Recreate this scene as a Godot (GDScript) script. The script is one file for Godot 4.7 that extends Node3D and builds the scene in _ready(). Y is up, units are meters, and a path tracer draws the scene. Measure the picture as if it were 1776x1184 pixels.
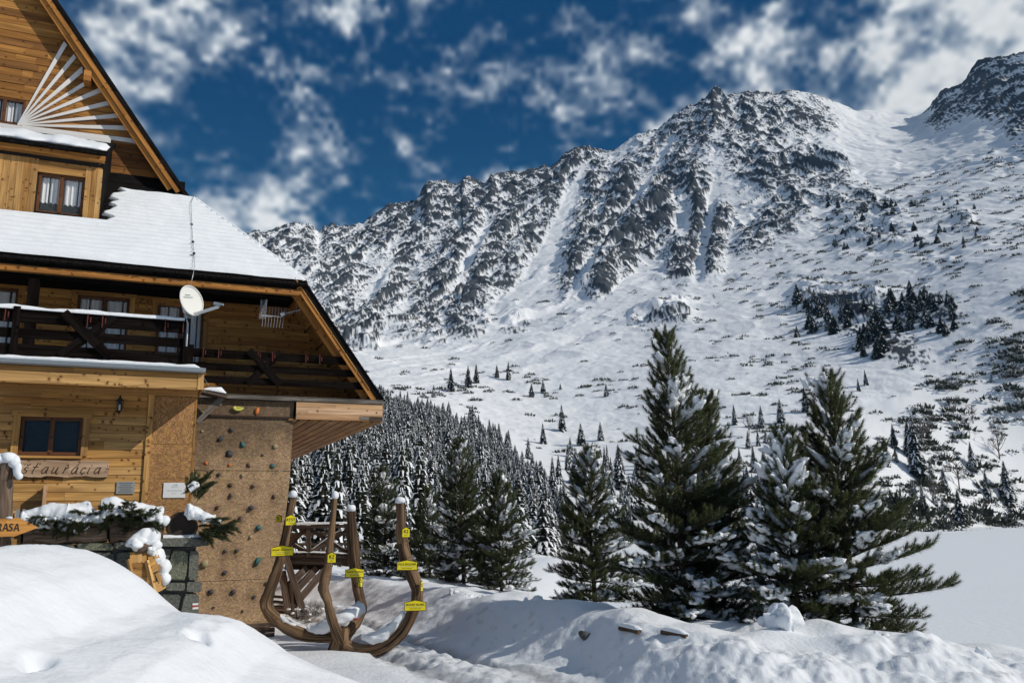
extends Node3D
# A mountain chalet beside a snowed-in lake; metres, y up, the camera looks along -z.

const F := 1460.0                      # focal length in pixels of a 1776 x 1184 frame
const EYE := Vector3(0, 2.3, 0)
const PITCH := 11.9
const ROLL := -1.0
const YAW := 66.2                      # heading of the chalet's front
var look := Vector3()
var side := Vector3()
var above := Vector3()
var bu := Vector3()
var bw := Vector3()
var B0 := Vector3()
var chalet: Node3D
var M := {}
var rng := RandomNumberGenerator.new()
var nz := FastNoiseLite.new()
var nz2 := FastNoiseLite.new()

var RIDGE := PackedVector2Array([Vector2(-37.62,12.36), Vector2(-32.28,14.40), Vector2(-26.12,16.01), Vector2(-22.76,16.90), Vector2(-19.94,17.72), Vector2(-17.75,18.49), Vector2(-17.06,18.21), Vector2(-16.06,18.78), Vector2(-15.21,19.18), Vector2(-14.16,19.16), Vector2(-13.44,18.61), Vector2(-12.57,19.34), Vector2(-10.44,19.69), Vector2(-9.90,20.14), Vector2(-8.64,20.75), Vector2(-7.17,20.92), Vector2(-6.44,21.53), Vector2(-5.98,22.31), Vector2(-4.58,22.33), Vector2(-4.11,22.00), Vector2(-3.55,22.17), Vector2(-3.36,22.68), Vector2(-2.52,22.60), Vector2(-1.86,22.34), Vector2(-1.29,23.11), Vector2(-0.63,22.85), Vector2(0.68,22.74), Vector2(1.73,23.14), Vector2(2.96,23.36), Vector2(3.92,23.91), Vector2(4.88,24.43), Vector2(7.50,24.23), Vector2(9.42,25.26), Vector2(10.91,25.30), Vector2(12.06,26.09), Vector2(13.56,26.50), Vector2(14.15,26.91), Vector2(14.87,27.35), Vector2(15.68,26.95), Vector2(17.84,26.80), Vector2(20.10,26.53), Vector2(21.65,26.05), Vector2(23.13,25.34), Vector2(24.14,24.72), Vector2(25.46,24.39), Vector2(27.16,23.90), Vector2(28.01,23.72), Vector2(28.50,23.70), Vector2(28.93,24.23), Vector2(29.26,24.58), Vector2(30.38,24.67), Vector2(31.00,25.15), Vector2(31.74,25.58), Vector2(32.41,25.54), Vector2(34.00,25.72), Vector2(37.67,25.70), Vector2(42.85,24.80), Vector2(50.74,20.77)])
var TOE := PackedVector3Array([Vector3(-39.43,6.57,240), Vector3(-17.24,7.62,240), Vector3(-12.82,7.89,245), Vector3(-9.01,7.73,250), Vector3(-5.12,6.95,255), Vector3(-1.21,5.35,255), Vector3(1.11,4.16,255), Vector3(4.23,4.28,255), Vector3(8.49,4.67,258), Vector3(15.67,5.81,265), Vector3(22.77,6.69,300), Vector3(27.42,7.47,320), Vector3(31.60,8.03,330), Vector3(42.43,7.93,340)])
var SCREE := PackedVector3Array([Vector3(-39.76,9.29,520), Vector3(-17.40,11.18,560), Vector3(-11.40,11.56,560), Vector3(-7.50,11.62,570), Vector3(-3.92,12.02,580), Vector3(-0.70,13.56,590), Vector3(4.58,14.60,600), Vector3(8.23,15.60,610), Vector3(12.58,15.71,620), Vector3(16.48,16.51,620), Vector3(20.23,16.85,620), Vector3(23.86,17.46,620), Vector3(27.32,17.98,620), Vector3(32.89,17.95,600), Vector3(43.71,15.96,600)])
var SHORE := PackedVector3Array([Vector3(-38.62,45,-0.6), Vector3(-16.87,45,-0.6), Vector3(-7.38,48,-0.8), Vector3(-1.68,62,-1.6), Vector3(2.14,97,-2.2), Vector3(8.20,120,-2.2), Vector3(15.15,140,-2.2), Vector3(21.99,160,-2.2), Vector3(26.43,230,-2.2), Vector3(30.43,300,-2.2), Vector3(40.99,330,-2.2)])
var RDIST := PackedVector2Array([Vector2(-41.12,900), Vector2(-18.05,900), Vector2(-10.11,950), Vector2(0.76,970), Vector2(9.11,1000), Vector2(14.75,1000), Vector2(23.73,1060), Vector2(27.82,1120), Vector2(28.21,1120), Vector2(29.11,1060), Vector2(33.29,1010), Vector2(44.04,950)])
var STROKES := [
	[Vector2(-16.59,17.79),Vector2(-7.58,19.74),2.31,0.45],
	[Vector2(-7.58,20.12),Vector2(4.90,23.43),2.69,0.55],
	[Vector2(-13.07,16.10),Vector2(-11.43,13.10),1.92,0.45],
	[Vector2(-10.78,18.49),Vector2(-12.98,13.05),1.73,0.45],
	[Vector2(-6.76,18.61),Vector2(-9.88,13.13),1.62,0.50],
	[Vector2(-3.49,19.42),Vector2(-5.92,13.19),1.62,0.50],
	[Vector2(-0.18,20.17),Vector2(-3.52,13.19),1.62,0.55],
	[Vector2(3.18,21.61),Vector2(-0.26,15.51),1.46,0.50],
	[Vector2(6.08,21.87),Vector2(4.63,16.16),1.35,0.50],
	[Vector2(8.54,21.72),Vector2(6.22,15.32),1.54,0.75],
	[Vector2(12.16,21.43),Vector2(7.12,17.60),2.12,0.75],
	[Vector2(13.22,19.46),Vector2(11.85,16.53),1.23,0.70],
	[Vector2(14.78,19.31),Vector2(13.79,16.37),0.96,0.55],
	[Vector2(14.95,26.63),Vector2(10.23,22.72),1.73,0.55],
	[Vector2(15.32,26.23),Vector2(16.99,22.76),1.54,0.45],
	[Vector2(19.16,25.35),Vector2(17.82,23.38),1.54,0.40],
	[Vector2(18.07,21.90),Vector2(22.51,21.61),1.54,0.55],
	[Vector2(19.77,19.84),Vector2(16.54,17.25),1.35,0.50],
	[Vector2(22.40,20.56),Vector2(25.96,17.85),1.73,0.40],
	[Vector2(27.65,20.71),Vector2(30.09,16.80),1.08,0.50],
	[Vector2(23.86,17.46),Vector2(25.93,17.50),1.54,0.30],
	[Vector2(30.91,25.40),Vector2(33.51,22.45),2.31,0.62],
	[Vector2(29.00,23.52),Vector2(30.69,23.80),1.15,0.60],
	[Vector2(16.90,26.20),Vector2(23.15,24.16),1.23,0.50],
	[Vector2(14.98,26.99),Vector2(17.15,24.56),1.15,0.55],
	[Vector2(19.94,13.73),Vector2(27.90,11.74),1.00,0.60],
	[Vector2(22.93,11.77),Vector2(25.55,9.52),1.23,0.75],
	[Vector2(8.52,13.45),Vector2(11.64,13.08),0.85,0.50],
	[Vector2(-11.39,11.44),Vector2(-9.45,11.36),0.35,1.00],
	[Vector2(5.01,15.37),Vector2(6.18,14.34),0.69,0.60],
	[Vector2(-13.02,14.58),Vector2(-5.12,12.02),1.15,0.35],
	[Vector2(-4.32,13.98),Vector2(0.50,12.75),1.08,0.40],
	[Vector2(12.14,21.06),Vector2(12.36,18.39),0.69,-0.50],
	[Vector2(24.55,23.73),Vector2(27.49,19.35),2.31,-0.60],
	[Vector2(30.96,21.06),Vector2(31.39,14.86),1.73,-0.60],
	[Vector2(5.30,23.04),Vector2(1.80,16.64),0.46,-0.50],
	[Vector2(2.22,17.02),Vector2(-1.11,13.17),0.69,-0.50],
	[Vector2(14.53,21.20),Vector2(13.04,15.67),0.35,-0.50],
	[Vector2(-8.35,17.03),Vector2(-9.90,14.68),0.38,-0.40],
	[Vector2(11.76,24.44),Vector2(4.61,15.38),0.42,-0.50],
	[Vector2(-1.42,19.80),Vector2(-3.50,16.32),0.35,-0.40],
	[Vector2(9.80,15.13),Vector2(0.46,10.79),1.15,-0.70],
	[Vector2(16.42,15.76),Vector2(23.60,14.96),1.15,-0.50],
	[Vector2(-11.36,10.02),Vector2(4.42,9.91),1.54,-0.60],
]
var CREST := PackedVector3Array([Vector3(-6.47,0.55,-28.35), Vector3(-4.80,0.60,-27.16), Vector3(-2.74,0.62,-23.17), Vector3(-1.45,0.65,-20.24), Vector3(-0.29,0.75,-17.84), Vector3(0.57,0.75,-16.48), Vector3(1.27,0.70,-14.89), Vector3(1.88,0.80,-14.10), Vector3(2.45,0.70,-12.82), Vector3(3.30,0.80,-12.52), Vector3(4.54,0.80,-12.34), Vector3(5.27,0.70,-12.76), Vector3(5.78,0.55,-12.63), Vector3(6.25,0.40,-12.02), Vector3(6.92,0.25,-12.19)])


# ------------------------------------------------------------------ surveying
func ray(x: float, y: float) -> Vector3:
	return look + side * ((x - 888.0) / F) - above * ((y - 592.0) / F)

func at(x: float, y: float, depth: float) -> Vector3:       # a sighted point at a given depth
	return EYE + ray(x, y) * depth

func at_y(x: float, y: float, h: float) -> Vector3:
	var r := ray(x, y)
	return EYE + r * ((h - EYE.y) / r.y)

func to_b(p: Vector3) -> Vector3:                            # world to chalet axes
	var d := p - B0
	return Vector3(d.dot(bu), d.y, d.dot(bw))

func from_b(p: Vector3) -> Vector3:
	return B0 + bu * p.x + Vector3.UP * p.y + bw * p.z

func on_w(x: float, y: float, w: float) -> Vector3:          # sighted point on a plane parallel to the front, in chalet axes
	var r := ray(x, y)
	var t := (w - (EYE - B0).dot(bw)) / r.dot(bw)
	return to_b(EYE + r * t)

# ------------------------------------------------------------------ mesh building
class MB:
	var v := PackedVector3Array()
	var n := PackedVector3Array()
	var t := PackedVector2Array()
	var c := PackedColorArray()
	var ix := PackedInt32Array()
	var colored := false
	var col := Color.WHITE
	func vert(p: Vector3, nn: Vector3, uv := Vector2.ZERO) -> int:
		v.append(p); n.append(nn); t.append(uv); c.append(col)
		return v.size() - 1
	# corners counter-clockwise seen from outside
	func quad(a: Vector3, b: Vector3, d: Vector3, e: Vector3, ua := Vector2(0, 0), ub := Vector2(1, 0), ud := Vector2(1, 1), ue := Vector2(0, 1)) -> void:
		var nn := (b - a).cross(e - a)
		if nn.length_squared() < 1e-14:
			nn = (d - a).cross(e - a)
		nn = nn.normalized()
		var i := vert(a, nn, ua)
		vert(b, nn, ub); vert(d, nn, ud); vert(e, nn, ue)
		ix.append_array([i, i + 2, i + 1, i, i + 3, i + 2])
	func tri(a: Vector3, b: Vector3, d: Vector3) -> void:
		var nn := (b - a).cross(d - a).normalized()
		var i := vert(a, nn, Vector2(a.x + a.z, a.y))
		vert(b, nn, Vector2(b.x + b.z, b.y)); vert(d, nn, Vector2(d.x + d.z, d.y))
		ix.append_array([i, i + 2, i + 1])
	# a box with uv in metres, grain (u) along its longest edge
	func box(T: Transform3D, s: Vector3, off := Vector2.ZERO) -> void:
		var h := s * 0.5
		var long := 0
		if s.y >= s.x and s.y >= s.z: long = 1
		elif s.z >= s.x and s.z >= s.y: long = 2
		for ax in 3:
			for sg in [-1.0, 1.0]:
				var p := Vector3(); p[ax] = sg
				var i1 := (ax + 1) % 3
				var i2 := (ax + 2) % 3
				var cs := [[-1, -1], [1, -1], [1, 1], [-1, 1]]
				if sg < 0: cs = [[-1, -1], [-1, 1], [1, 1], [1, -1]]
				var pts := []
				var uvs := []
				for q in cs:
					var k := p; k[i1] = q[0]; k[i2] = q[1]
					var l := k * h
					pts.append(T * l)
					var uv := Vector2(l[i1], l[i2])
					if long == i2: uv = Vector2(l[i2], l[i1])
					elif long == ax: uv = Vector2(l[i1] * 0.3, l[i2])
					uvs.append(uv + off + Vector2(0, ax * 0.17))
				quad(pts[0], pts[1], pts[2], pts[3], uvs[0], uvs[1], uvs[2], uvs[3])
	# flat polygon (counter-clockwise seen from +z) extruded from z0 to z1, placed by T
	func prism(T: Transform3D, poly: PackedVector2Array, z0: float, z1: float, off := Vector2.ZERO) -> void:
		var area := 0.0
		for i in poly.size():
			area += poly[i].cross(poly[(i + 1) % poly.size()])
		if area < 0:
			poly.reverse()
		var tr := Geometry2D.triangulate_polygon(poly)
		for i in range(0, tr.size(), 3):
			var a := poly[tr[i]]
			var b := poly[tr[i + 1]]
			var d := poly[tr[i + 2]]
			if (b - a).cross(d - a) < 0:
				var w := b; b = d; d = w
			for z in [z1, z0]:
				var A := T * Vector3(a.x, a.y, z)
				var B := T * Vector3(b.x, b.y, z)
				var D := T * Vector3(d.x, d.y, z)
				var k := v.size()
				var nn := (B - A).cross(D - A).normalized() * (1.0 if z == z1 else -1.0)
				vert(A, nn, a + off); vert(B, nn, b + off); vert(D, nn, d + off)
				if z == z1: ix.append_array([k, k + 2, k + 1])
				else: ix.append_array([k, k + 1, k + 2])
		var run := 0.0
		for i in poly.size():
			var a := poly[i]
			var b := poly[(i + 1) % poly.size()]
			var l := a.distance_to(b)
			quad(T * Vector3(a.x, a.y, z0), T * Vector3(b.x, b.y, z0), T * Vector3(b.x, b.y, z1), T * Vector3(a.x, a.y, z1),
				Vector2(run, z0) + off, Vector2(run + l, z0) + off, Vector2(run + l, z1) + off, Vector2(run, z1) + off)
			run += l
	# tube along points with a radius at each, smooth
	func tube(pts: Array, radii: Array, sides := 8, caps := true, rough := 0.0, seed_ := 0) -> void:
		var up := Vector3(0.13, 0.97, 0.21).normalized()
		var base := v.size()
		var run := 0.0
		var pa := Vector3()
		for i in pts.size():
			var p: Vector3 = pts[i]
			var q0: Vector3 = pts[max(i - 1, 0)]
			var q1: Vector3 = pts[min(i + 1, pts.size() - 1)]
			var d := (q1 - q0).normalized()
			var x := up.cross(d)
			if x.length() < 0.05: x = Vector3(1, 0, 0).cross(d)
			if i > 0:
				x = pa - d * pa.dot(d)
			x = x.normalized(); pa = x
			var y := d.cross(x)
			if i > 0: run += p.distance_to(pts[i - 1])
			for k in sides + 1:
				var a := TAU * k / sides
				var o := x * cos(a) + y * sin(a)
				var r: float = radii[i]
				if rough > 0.0:
					r *= 1.0 + rough * sin(a * 3.0 + seed_ + i * 0.7) + rough * 0.7 * sin(a * 5.0 + seed_ * 2.1 - i * 1.3)
				vert(p + o * r, o, Vector2(run, a / TAU * TAU * radii[0]))
		for i in pts.size() - 1:
			for k in sides:
				var a := base + i * (sides + 1) + k
				var b := a + sides + 1
				ix.append_array([a, b + 1, a + 1, a, b, b + 1])
		if caps:
			for e in 2:
				var i := 0 if e == 0 else pts.size() - 1
				var p: Vector3 = pts[i]
				var q: Vector3 = pts[1] if e == 0 else pts[pts.size() - 2]
				var d := (p - q).normalized()
				var ci := vert(p + d * radii[i] * 0.08, d, Vector2(0.5, 0.5))
				var st := v.size()
				for k in sides + 1:
					var s := base + i * (sides + 1) + k
					vert(v[s], d, Vector2(0.5 + 0.1 * cos(TAU * k / sides), 0.5 + 0.1 * sin(TAU * k / sides)))
				for k in sides:
					if e == 0: ix.append_array([ci, st + k, st + k + 1])
					else: ix.append_array([ci, st + k + 1, st + k])
	# lumpy ball, smooth
	func blob(T: Transform3D, rings := 6, segs := 9, lump := 0.15, seed_ := 0.0) -> void:
		var base := v.size()
		for i in rings + 1:
			var th := PI * i / rings
			for k in segs + 1:
				var ph := TAU * (k % segs) / segs
				var o := Vector3(sin(th) * cos(ph), cos(th), sin(th) * sin(ph))
				var r := 1.0 + lump * (sin(o.x * 4.1 + seed_) + sin(o.y * 3.7 + seed_ * 1.7) + sin(o.z * 4.6 - seed_ * 2.3)) * 0.6
				var p := T * (o * r)
				vert(p, (T.basis.inverse().transposed() * o).normalized(), Vector2(o.x, o.y))
		for i in rings:
			for k in segs:
				var a := base + i * (segs + 1) + k
				var b := a + segs + 1
				ix.append_array([a, b + 1, a + 1, a, b, b + 1])
	func smooth() -> void:                 # normals from faces, shared where positions are indexed
		for i in n.size(): n[i] = Vector3.ZERO
		for i in range(0, ix.size(), 3):
			var a := v[ix[i]]
			var nn := (v[ix[i + 2]] - a).cross(v[ix[i + 1]] - a)
			n[ix[i]] += nn; n[ix[i + 1]] += nn; n[ix[i + 2]] += nn
		for i in n.size(): n[i] = n[i].normalized()
	func add(T: Transform3D, o: MB) -> void:
		var b := v.size()
		for i in o.v.size():
			v.append(T * o.v[i]); n.append((T.basis * o.n[i]).normalized()); t.append(o.t[i]); c.append(o.c[i])
		for i in o.ix: ix.append(b + i)
	func mesh() -> ArrayMesh:
		var a := []
		a.resize(Mesh.ARRAY_MAX)
		a[Mesh.ARRAY_VERTEX] = v; a[Mesh.ARRAY_NORMAL] = n; a[Mesh.ARRAY_TEX_UV] = t
		if colored: a[Mesh.ARRAY_COLOR] = c
		a[Mesh.ARRAY_INDEX] = ix
		var m := ArrayMesh.new()
		m.add_surface_from_arrays(Mesh.PRIMITIVE_TRIANGLES, a)
		return m

func tf(p: Vector3, r := Vector3.ZERO, s := Vector3.ONE) -> Transform3D:
	return Transform3D(Basis.from_euler(r).scaled_local(s), p)

# a frame whose x axis points along d
func along(p: Vector3, d: Vector3, up := Vector3.UP) -> Transform3D:
	var x := d.normalized()
	var z := x.cross(up)
	if z.length() < 0.01: z = x.cross(Vector3(0, 0, 1))
	z = z.normalized()
	return Transform3D(Basis(x, z.cross(x), z), p)

func put(parent: Node, called: String, mesh: Mesh, m: Material) -> MeshInstance3D:
	var o := MeshInstance3D.new()
	o.name = called; o.mesh = mesh; o.material_override = m
	parent.add_child(o, true)
	return o

func thing(called: String, label: String, category: String, T := Transform3D(), group := "") -> Node3D:
	var o := Node3D.new()
	o.name = called
	o.transform = T
	add_child(o, true)
	return tag(o, label, category, group)

func tag(o: Node3D, label: String, category: String, group := "") -> Node3D:
	o.set_meta("label", label); o.set_meta("category", category)
	if group: o.set_meta("group", group)
	return o

func ground(called: String, mesh: Mesh, m: Material) -> MeshInstance3D:
	var o := put(self, called, mesh, m)
	o.set_meta("kind", "structure")
	return o

func swarm(parent: Node, called: String, mesh: Mesh, m: Material, places: Array) -> MultiMeshInstance3D:
	var o := MultiMeshInstance3D.new()
	var mm := MultiMesh.new()
	mm.transform_format = MultiMesh.TRANSFORM_3D
	mm.mesh = mesh
	mm.instance_count = places.size()
	for i in places.size(): mm.set_instance_transform(i, places[i])
	o.multimesh = mm; o.name = called; o.material_override = m
	o.set_meta("kind", "stuff")
	parent.add_child(o, true)
	return o

func board(parent: Node, called: String, T: Transform3D, s: Vector3, m: Material) -> MeshInstance3D:
	var b := MB.new()
	b.box(T, s, Vector2(rng.randf() * 7.0, rng.randf() * 3.0))
	return put(parent, called, b.mesh(), m)

# a board between two points, thick t (towards up) and wide w
func beam(parent: Node, called: String, a: Vector3, b: Vector3, t: float, w: float, m: Material, up := Vector3.UP) -> MeshInstance3D:
	return board(parent, called, along((a + b) * 0.5, b - a, up), Vector3(a.distance_to(b), t, w), m)

# ------------------------------------------------------------------ materials
func srgb(r: int, g: int, b: int) -> Color:
	return Color(r / 255.0, g / 255.0, b / 255.0)

func plainmat(c: Color, rough := 0.8, metal := 0.0) -> StandardMaterial3D:
	var m := StandardMaterial3D.new()
	m.albedo_color = c; m.roughness = rough; m.metallic = metal
	m.metallic_specular = 0.4
	return m

func lin(r: float, g: float, b: float) -> Color:
	return Color(r, g, b).linear_to_srgb()

func wood_image(seed_: int, knots: int, w := 768, h := 256, deep := 0.34) -> Image:
	var a := FastNoiseLite.new(); a.seed = seed_; a.frequency = 0.011; a.fractal_octaves = 3
	var b := FastNoiseLite.new(); b.seed = seed_ + 5; b.frequency = 0.05; b.fractal_octaves = 2
	var r := RandomNumberGenerator.new(); r.seed = seed_
	var ks := []
	for i in knots: ks.append(Vector3(r.randf() * w, r.randf() * h, r.randf_range(2.5, 6.0)))
	var buf := PackedByteArray(); buf.resize(w * h * 3)
	var o := 0
	for y in h:
		var near := PackedVector3Array()
		for k in ks:
			if absf(y - k.y) < 22: near.append(k)
		for x in w:
			var yy := float(y)
			var dark := 0.0
			var ring := 0.0
			for k in near:
				var dx: float = absf(x - k.x)
				if dx > 40: continue
				var dy: float = y - k.y
				var q: float = sqrt(dx * dx * 0.6 + dy * dy) / k.z
				yy += dy * 0.9 * exp(-q * q * 0.25)
				if q < 1.0: dark = maxf(dark, 1.0 - q * q * 0.6)
				elif q < 2.4: ring = maxf(ring, (2.4 - q) * 0.22)
			var g := a.get_noise_2d(x * 0.10, yy * 1.5) * 0.55 + b.get_noise_2d(x * 0.06, yy * 1.6) * 0.35
			var l := 0.84 + g * deep - ring * 0.35
			var rr := l; var gg := l * (0.985 + g * 0.05); var bb := l * (0.96 + g * 0.10)
			rr = lerpf(rr, 0.42, dark); gg = lerpf(gg, 0.30, dark); bb = lerpf(bb, 0.22, dark)
			buf[o] = int(clampf(rr, 0, 1) * 255.0); buf[o + 1] = int(clampf(gg, 0, 1) * 255.0); buf[o + 2] = int(clampf(bb, 0, 1) * 255.0)
			o += 3
	return Image.create_from_data(w, h, false, Image.FORMAT_RGB8, buf)

func osb_image() -> Image:
	var s := 768
	var d := PackedByteArray(); d.resize(s * s * 3); d.fill(150)
	var r := RandomNumberGenerator.new(); r.seed = 77
	for i in 4200:
		var cx := r.randf() * s
		var cy := r.randf() * s
		var an := r.randf() * PI
		if r.randf() < 0.55: an = r.randfn(0.0, 0.5)
		var L := r.randf_range(14, 46)
		var Wd := r.randf_range(3, 9)
		var tone := r.randf_range(0.62, 1.0)
		var c0 := int(235 * tone); var c1 := int((222 + r.randf_range(-14, 8)) * tone); var c2 := int((205 + r.randf_range(-30, 12)) * tone)
		var ca := cos(an); var sa := sin(an)
		var j := -L
		while j < L:
			var k := -Wd * (1.0 - absf(j) / L * 0.5)
			var e := -k
			while k < e:
				var px := (int(cx + j * ca - k * sa) + s) % s
				var py := (int(cy + j * sa + k * ca) + s) % s
				var o := (py * s + px) * 3
				var edge := 0.8 if k > e - 1.6 else 1.0
				d[o] = int(c0 * edge); d[o + 1] = int(c1 * edge); d[o + 2] = int(c2 * edge)
				k += 1.0
			j += 1.0
	return Image.create_from_data(s, s, false, Image.FORMAT_RGB8, d)

func tex(im: Image) -> ImageTexture:
	return ImageTexture.create_from_image(im)

func woodmat(t: Texture2D, c: Color, rough := 0.7, sx := 0.42, sy := 0.9) -> StandardMaterial3D:
	var m := plainmat(c, rough)
	m.albedo_texture = t
	m.uv1_scale = Vector3(sx, sy, 1)
	m.heightmap_enabled = true
	m.heightmap_texture = t
	m.heightmap_scale = 0.25
	return m

func noise_tex(freq: float, oct: int, seed_: int, size := 512, lo := Color.BLACK, hi := Color.WHITE) -> NoiseTexture2D:
	var f := FastNoiseLite.new(); f.seed = seed_; f.frequency = freq; f.fractal_octaves = oct
	f.noise_type = FastNoiseLite.TYPE_SIMPLEX_SMOOTH
	var t := NoiseTexture2D.new()
	t.width = size; t.height = size; t.seamless = true; t.noise = f
	var g := Gradient.new(); g.set_color(0, lo); g.set_color(1, hi)
	t.color_ramp = g
	return t

func materials() -> void:
	var w1 := tex(wood_image(3, 60))
	var w2 := tex(wood_image(19, 28))
	var old := tex(wood_image(41, 14, 768, 256, 0.75))
	var honey := [Vector3(0.65, 0.355, 0.105), Vector3(0.72, 0.415, 0.14), Vector3(0.52, 0.265, 0.075), Vector3(0.76, 0.46, 0.175), Vector3(0.60, 0.34, 0.12)]
	M.honey = []; M.brown = []; M.gable = []; M.pale = []; M.weather = []
	for h in honey:
		M.honey.append(woodmat(w1, lin(h.x, h.y, h.z)))
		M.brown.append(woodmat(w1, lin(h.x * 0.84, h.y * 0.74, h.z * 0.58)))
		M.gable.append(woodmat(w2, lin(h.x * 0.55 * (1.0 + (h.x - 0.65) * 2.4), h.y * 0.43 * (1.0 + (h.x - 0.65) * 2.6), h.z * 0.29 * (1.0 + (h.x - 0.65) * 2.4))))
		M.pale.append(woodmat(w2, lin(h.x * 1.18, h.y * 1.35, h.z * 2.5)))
	for g in [Vector3(0.145, 0.105, 0.082), Vector3(0.085, 0.062, 0.05), Vector3(0.20, 0.15, 0.115)]:
		M.weather.append(woodmat(old, lin(g.x, g.y, g.z), 0.85, 0.6, 1.6))
	M.orange_boards = [woodmat(w2, lin(0.50, 0.26, 0.09)), woodmat(w2, lin(0.44, 0.22, 0.07)), woodmat(w1, lin(0.54, 0.29, 0.11))]
	M.orange = woodmat(w2, lin(0.74, 0.35, 0.085))
	M.barge = woodmat(w2, lin(0.55, 0.235, 0.05))
	M.sign = woodmat(w2, lin(0.62, 0.43, 0.29), 0.75, 0.5, 1.4)
	M.dark = woodmat(old, lin(0.0125, 0.0095, 0.009), 0.8)
	M.dark.metallic_specular = 0.08
	M.grey_wood = woodmat(old, lin(0.22, 0.2, 0.18), 0.9, 0.6, 1.6)
	M.frame = woodmat(w2, lin(0.19, 0.075, 0.025), 0.5)
	M.shingle = woodmat(old, lin(0.017, 0.0155, 0.0155), 0.9, 1.0, 2.0)
	M.shingle.metallic_specular = 0.12
	M.trunk_wood = woodmat(tex(wood_image(57, 10, 768, 256, 1.25)), lin(0.235, 0.145, 0.08), 0.8, 0.35, 1.7)
	M.trunk_wood.heightmap_scale = 1.2
	M.bark = woodmat(old, lin(0.10, 0.075, 0.055), 0.95, 1.2, 2.5)
	M.log = woodmat(old, lin(0.21, 0.15, 0.11), 0.9, 0.7, 1.2)
	M.log_end = plainmat(lin(0.035, 0.026, 0.022), 0.9)
	var osb := tex(osb_image())
	M.osb = woodmat(osb, lin(0.70, 0.44, 0.22), 0.85, 1.0, 1.0)
	M.osb_wall = woodmat(osb, lin(0.76, 0.59, 0.43), 0.9, 1.3, 1.3)
	M.osb_wall.vertex_color_use_as_albedo = true
	M.white_paint = plainmat(lin(0.74, 0.72, 0.69), 0.6)
	M.zinc = plainmat(lin(0.42, 0.47, 0.50), 0.45, 0.6)
	M.plaque = plainmat(lin(0.36, 0.37, 0.36), 0.4, 0.3)
	M.black = plainmat(lin(0.012, 0.012, 0.013), 0.5)
	M.room = plainmat(lin(0.03, 0.028, 0.026), 0.9)
	M.dish = plainmat(lin(0.74, 0.74, 0.70), 0.4)
	M.steel = plainmat(lin(0.5, 0.5, 0.5), 0.35, 0.8)
	M.yellow = plainmat(lin(0.90, 0.74, 0.012), 0.45)
	M.ink = plainmat(lin(0.02, 0.02, 0.02), 0.7)
	M.burnt = plainmat(lin(0.05, 0.028, 0.018), 0.8)
	M.red = plainmat(lin(0.36, 0.055, 0.04), 0.6)
	M.hook = plainmat(lin(0.12, 0.03, 0.02), 0.8)
	M.paper = plainmat(lin(0.72, 0.73, 0.72), 0.5)
	M.grey_ink = plainmat(lin(0.25, 0.33, 0.33), 0.6)
	M.lace = plainmat(lin(0.78, 0.79, 0.80), 0.9)
	M.lace.backlight_enabled = true; M.lace.backlight = Color(0.4, 0.4, 0.4)
	var gl := StandardMaterial3D.new()
	gl.albedo_color = Color(0.7, 0.8, 0.85, 0.03); gl.roughness = 0.03; gl.transparency = BaseMaterial3D.TRANSPARENCY_ALPHA
	gl.metallic_specular = 0.3
	M.glass = gl
	# snow
	var s := plainmat(lin(0.80, 0.835, 0.865), 0.75)
	s.metallic_specular = 0.25
	s.heightmap_enabled = true
	s.heightmap_texture = noise_tex(0.035, 5, 8)
	s.heightmap_scale = 0.9
	s.uv1_triplanar = true; s.uv1_world_triplanar = true; s.uv1_scale = Vector3.ONE * 0.55
	M.snow = s
	var sg: StandardMaterial3D = s.duplicate()
	sg.albedo_color = Color.WHITE
	sg.vertex_color_use_as_albedo = true
	M.snow_ground = sg
	var lk: StandardMaterial3D = s.duplicate()
	lk.heightmap_scale = 1.2; lk.uv1_scale = Vector3.ONE * 0.12
	M.lake = lk
	var mt := plainmat(Color.WHITE, 0.9)
	mt.metallic_specular = 0.2
	mt.vertex_color_use_as_albedo = true
	M.mountain = mt
	M.needle = plainmat(lin(0.066, 0.088, 0.036), 0.5)
	M.needle.backlight_enabled = true; M.needle.backlight = Color(0.25, 0.25, 0.1)
	M.needle_far = plainmat(lin(0.045, 0.052, 0.032), 0.7)
	M.snow_far = plainmat(lin(0.82, 0.85, 0.88), 0.8)
	M.tree = plainmat(Color.WHITE, 0.8)
	M.tree.vertex_color_use_as_albedo = true
	M.twig = plainmat(lin(0.13, 0.11, 0.10), 0.9)
	var st := plainmat(lin(0.23, 0.235, 0.215), 0.9)
	st.albedo_texture = noise_tex(0.03, 5, 12, 512, Color(0.55, 0.57, 0.55), Color(1, 0.99, 0.95))
	st.heightmap_enabled = true; st.heightmap_texture = noise_tex(0.06, 4, 13); st.heightmap_scale = 1.5
	st.uv1_triplanar = true; st.uv1_world_triplanar = true; st.uv1_scale = Vector3.ONE * 1.3
	M.stone = st
	var st2: StandardMaterial3D = st.duplicate(); st2.albedo_color = lin(0.28, 0.29, 0.22); M.stone_green = st2
	var st3: StandardMaterial3D = st.duplicate(); st3.albedo_color = lin(0.17, 0.175, 0.17); M.stone_dark = st3
	M.mortar = plainmat(lin(0.12, 0.115, 0.105), 0.95)

# uneven surface: moves the points of a closed shape in and out
func roughen(b: MB, amp: float, f: float, seed_: float) -> void:
	for i in b.v.size():
		var p := b.v[i]
		b.v[i] = p + b.n[i] * amp * (near_fine.get_noise_3d(p.x * f + seed_, p.y * f, p.z * f) + 0.6 * near_fine.get_noise_3d(p.x * f * 0.4, p.y * f * 0.4 + seed_, p.z * f * 0.4))
	b.smooth()

func pick(a: Array) -> Material:
	return a[rng.randi() % a.size()]

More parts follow.
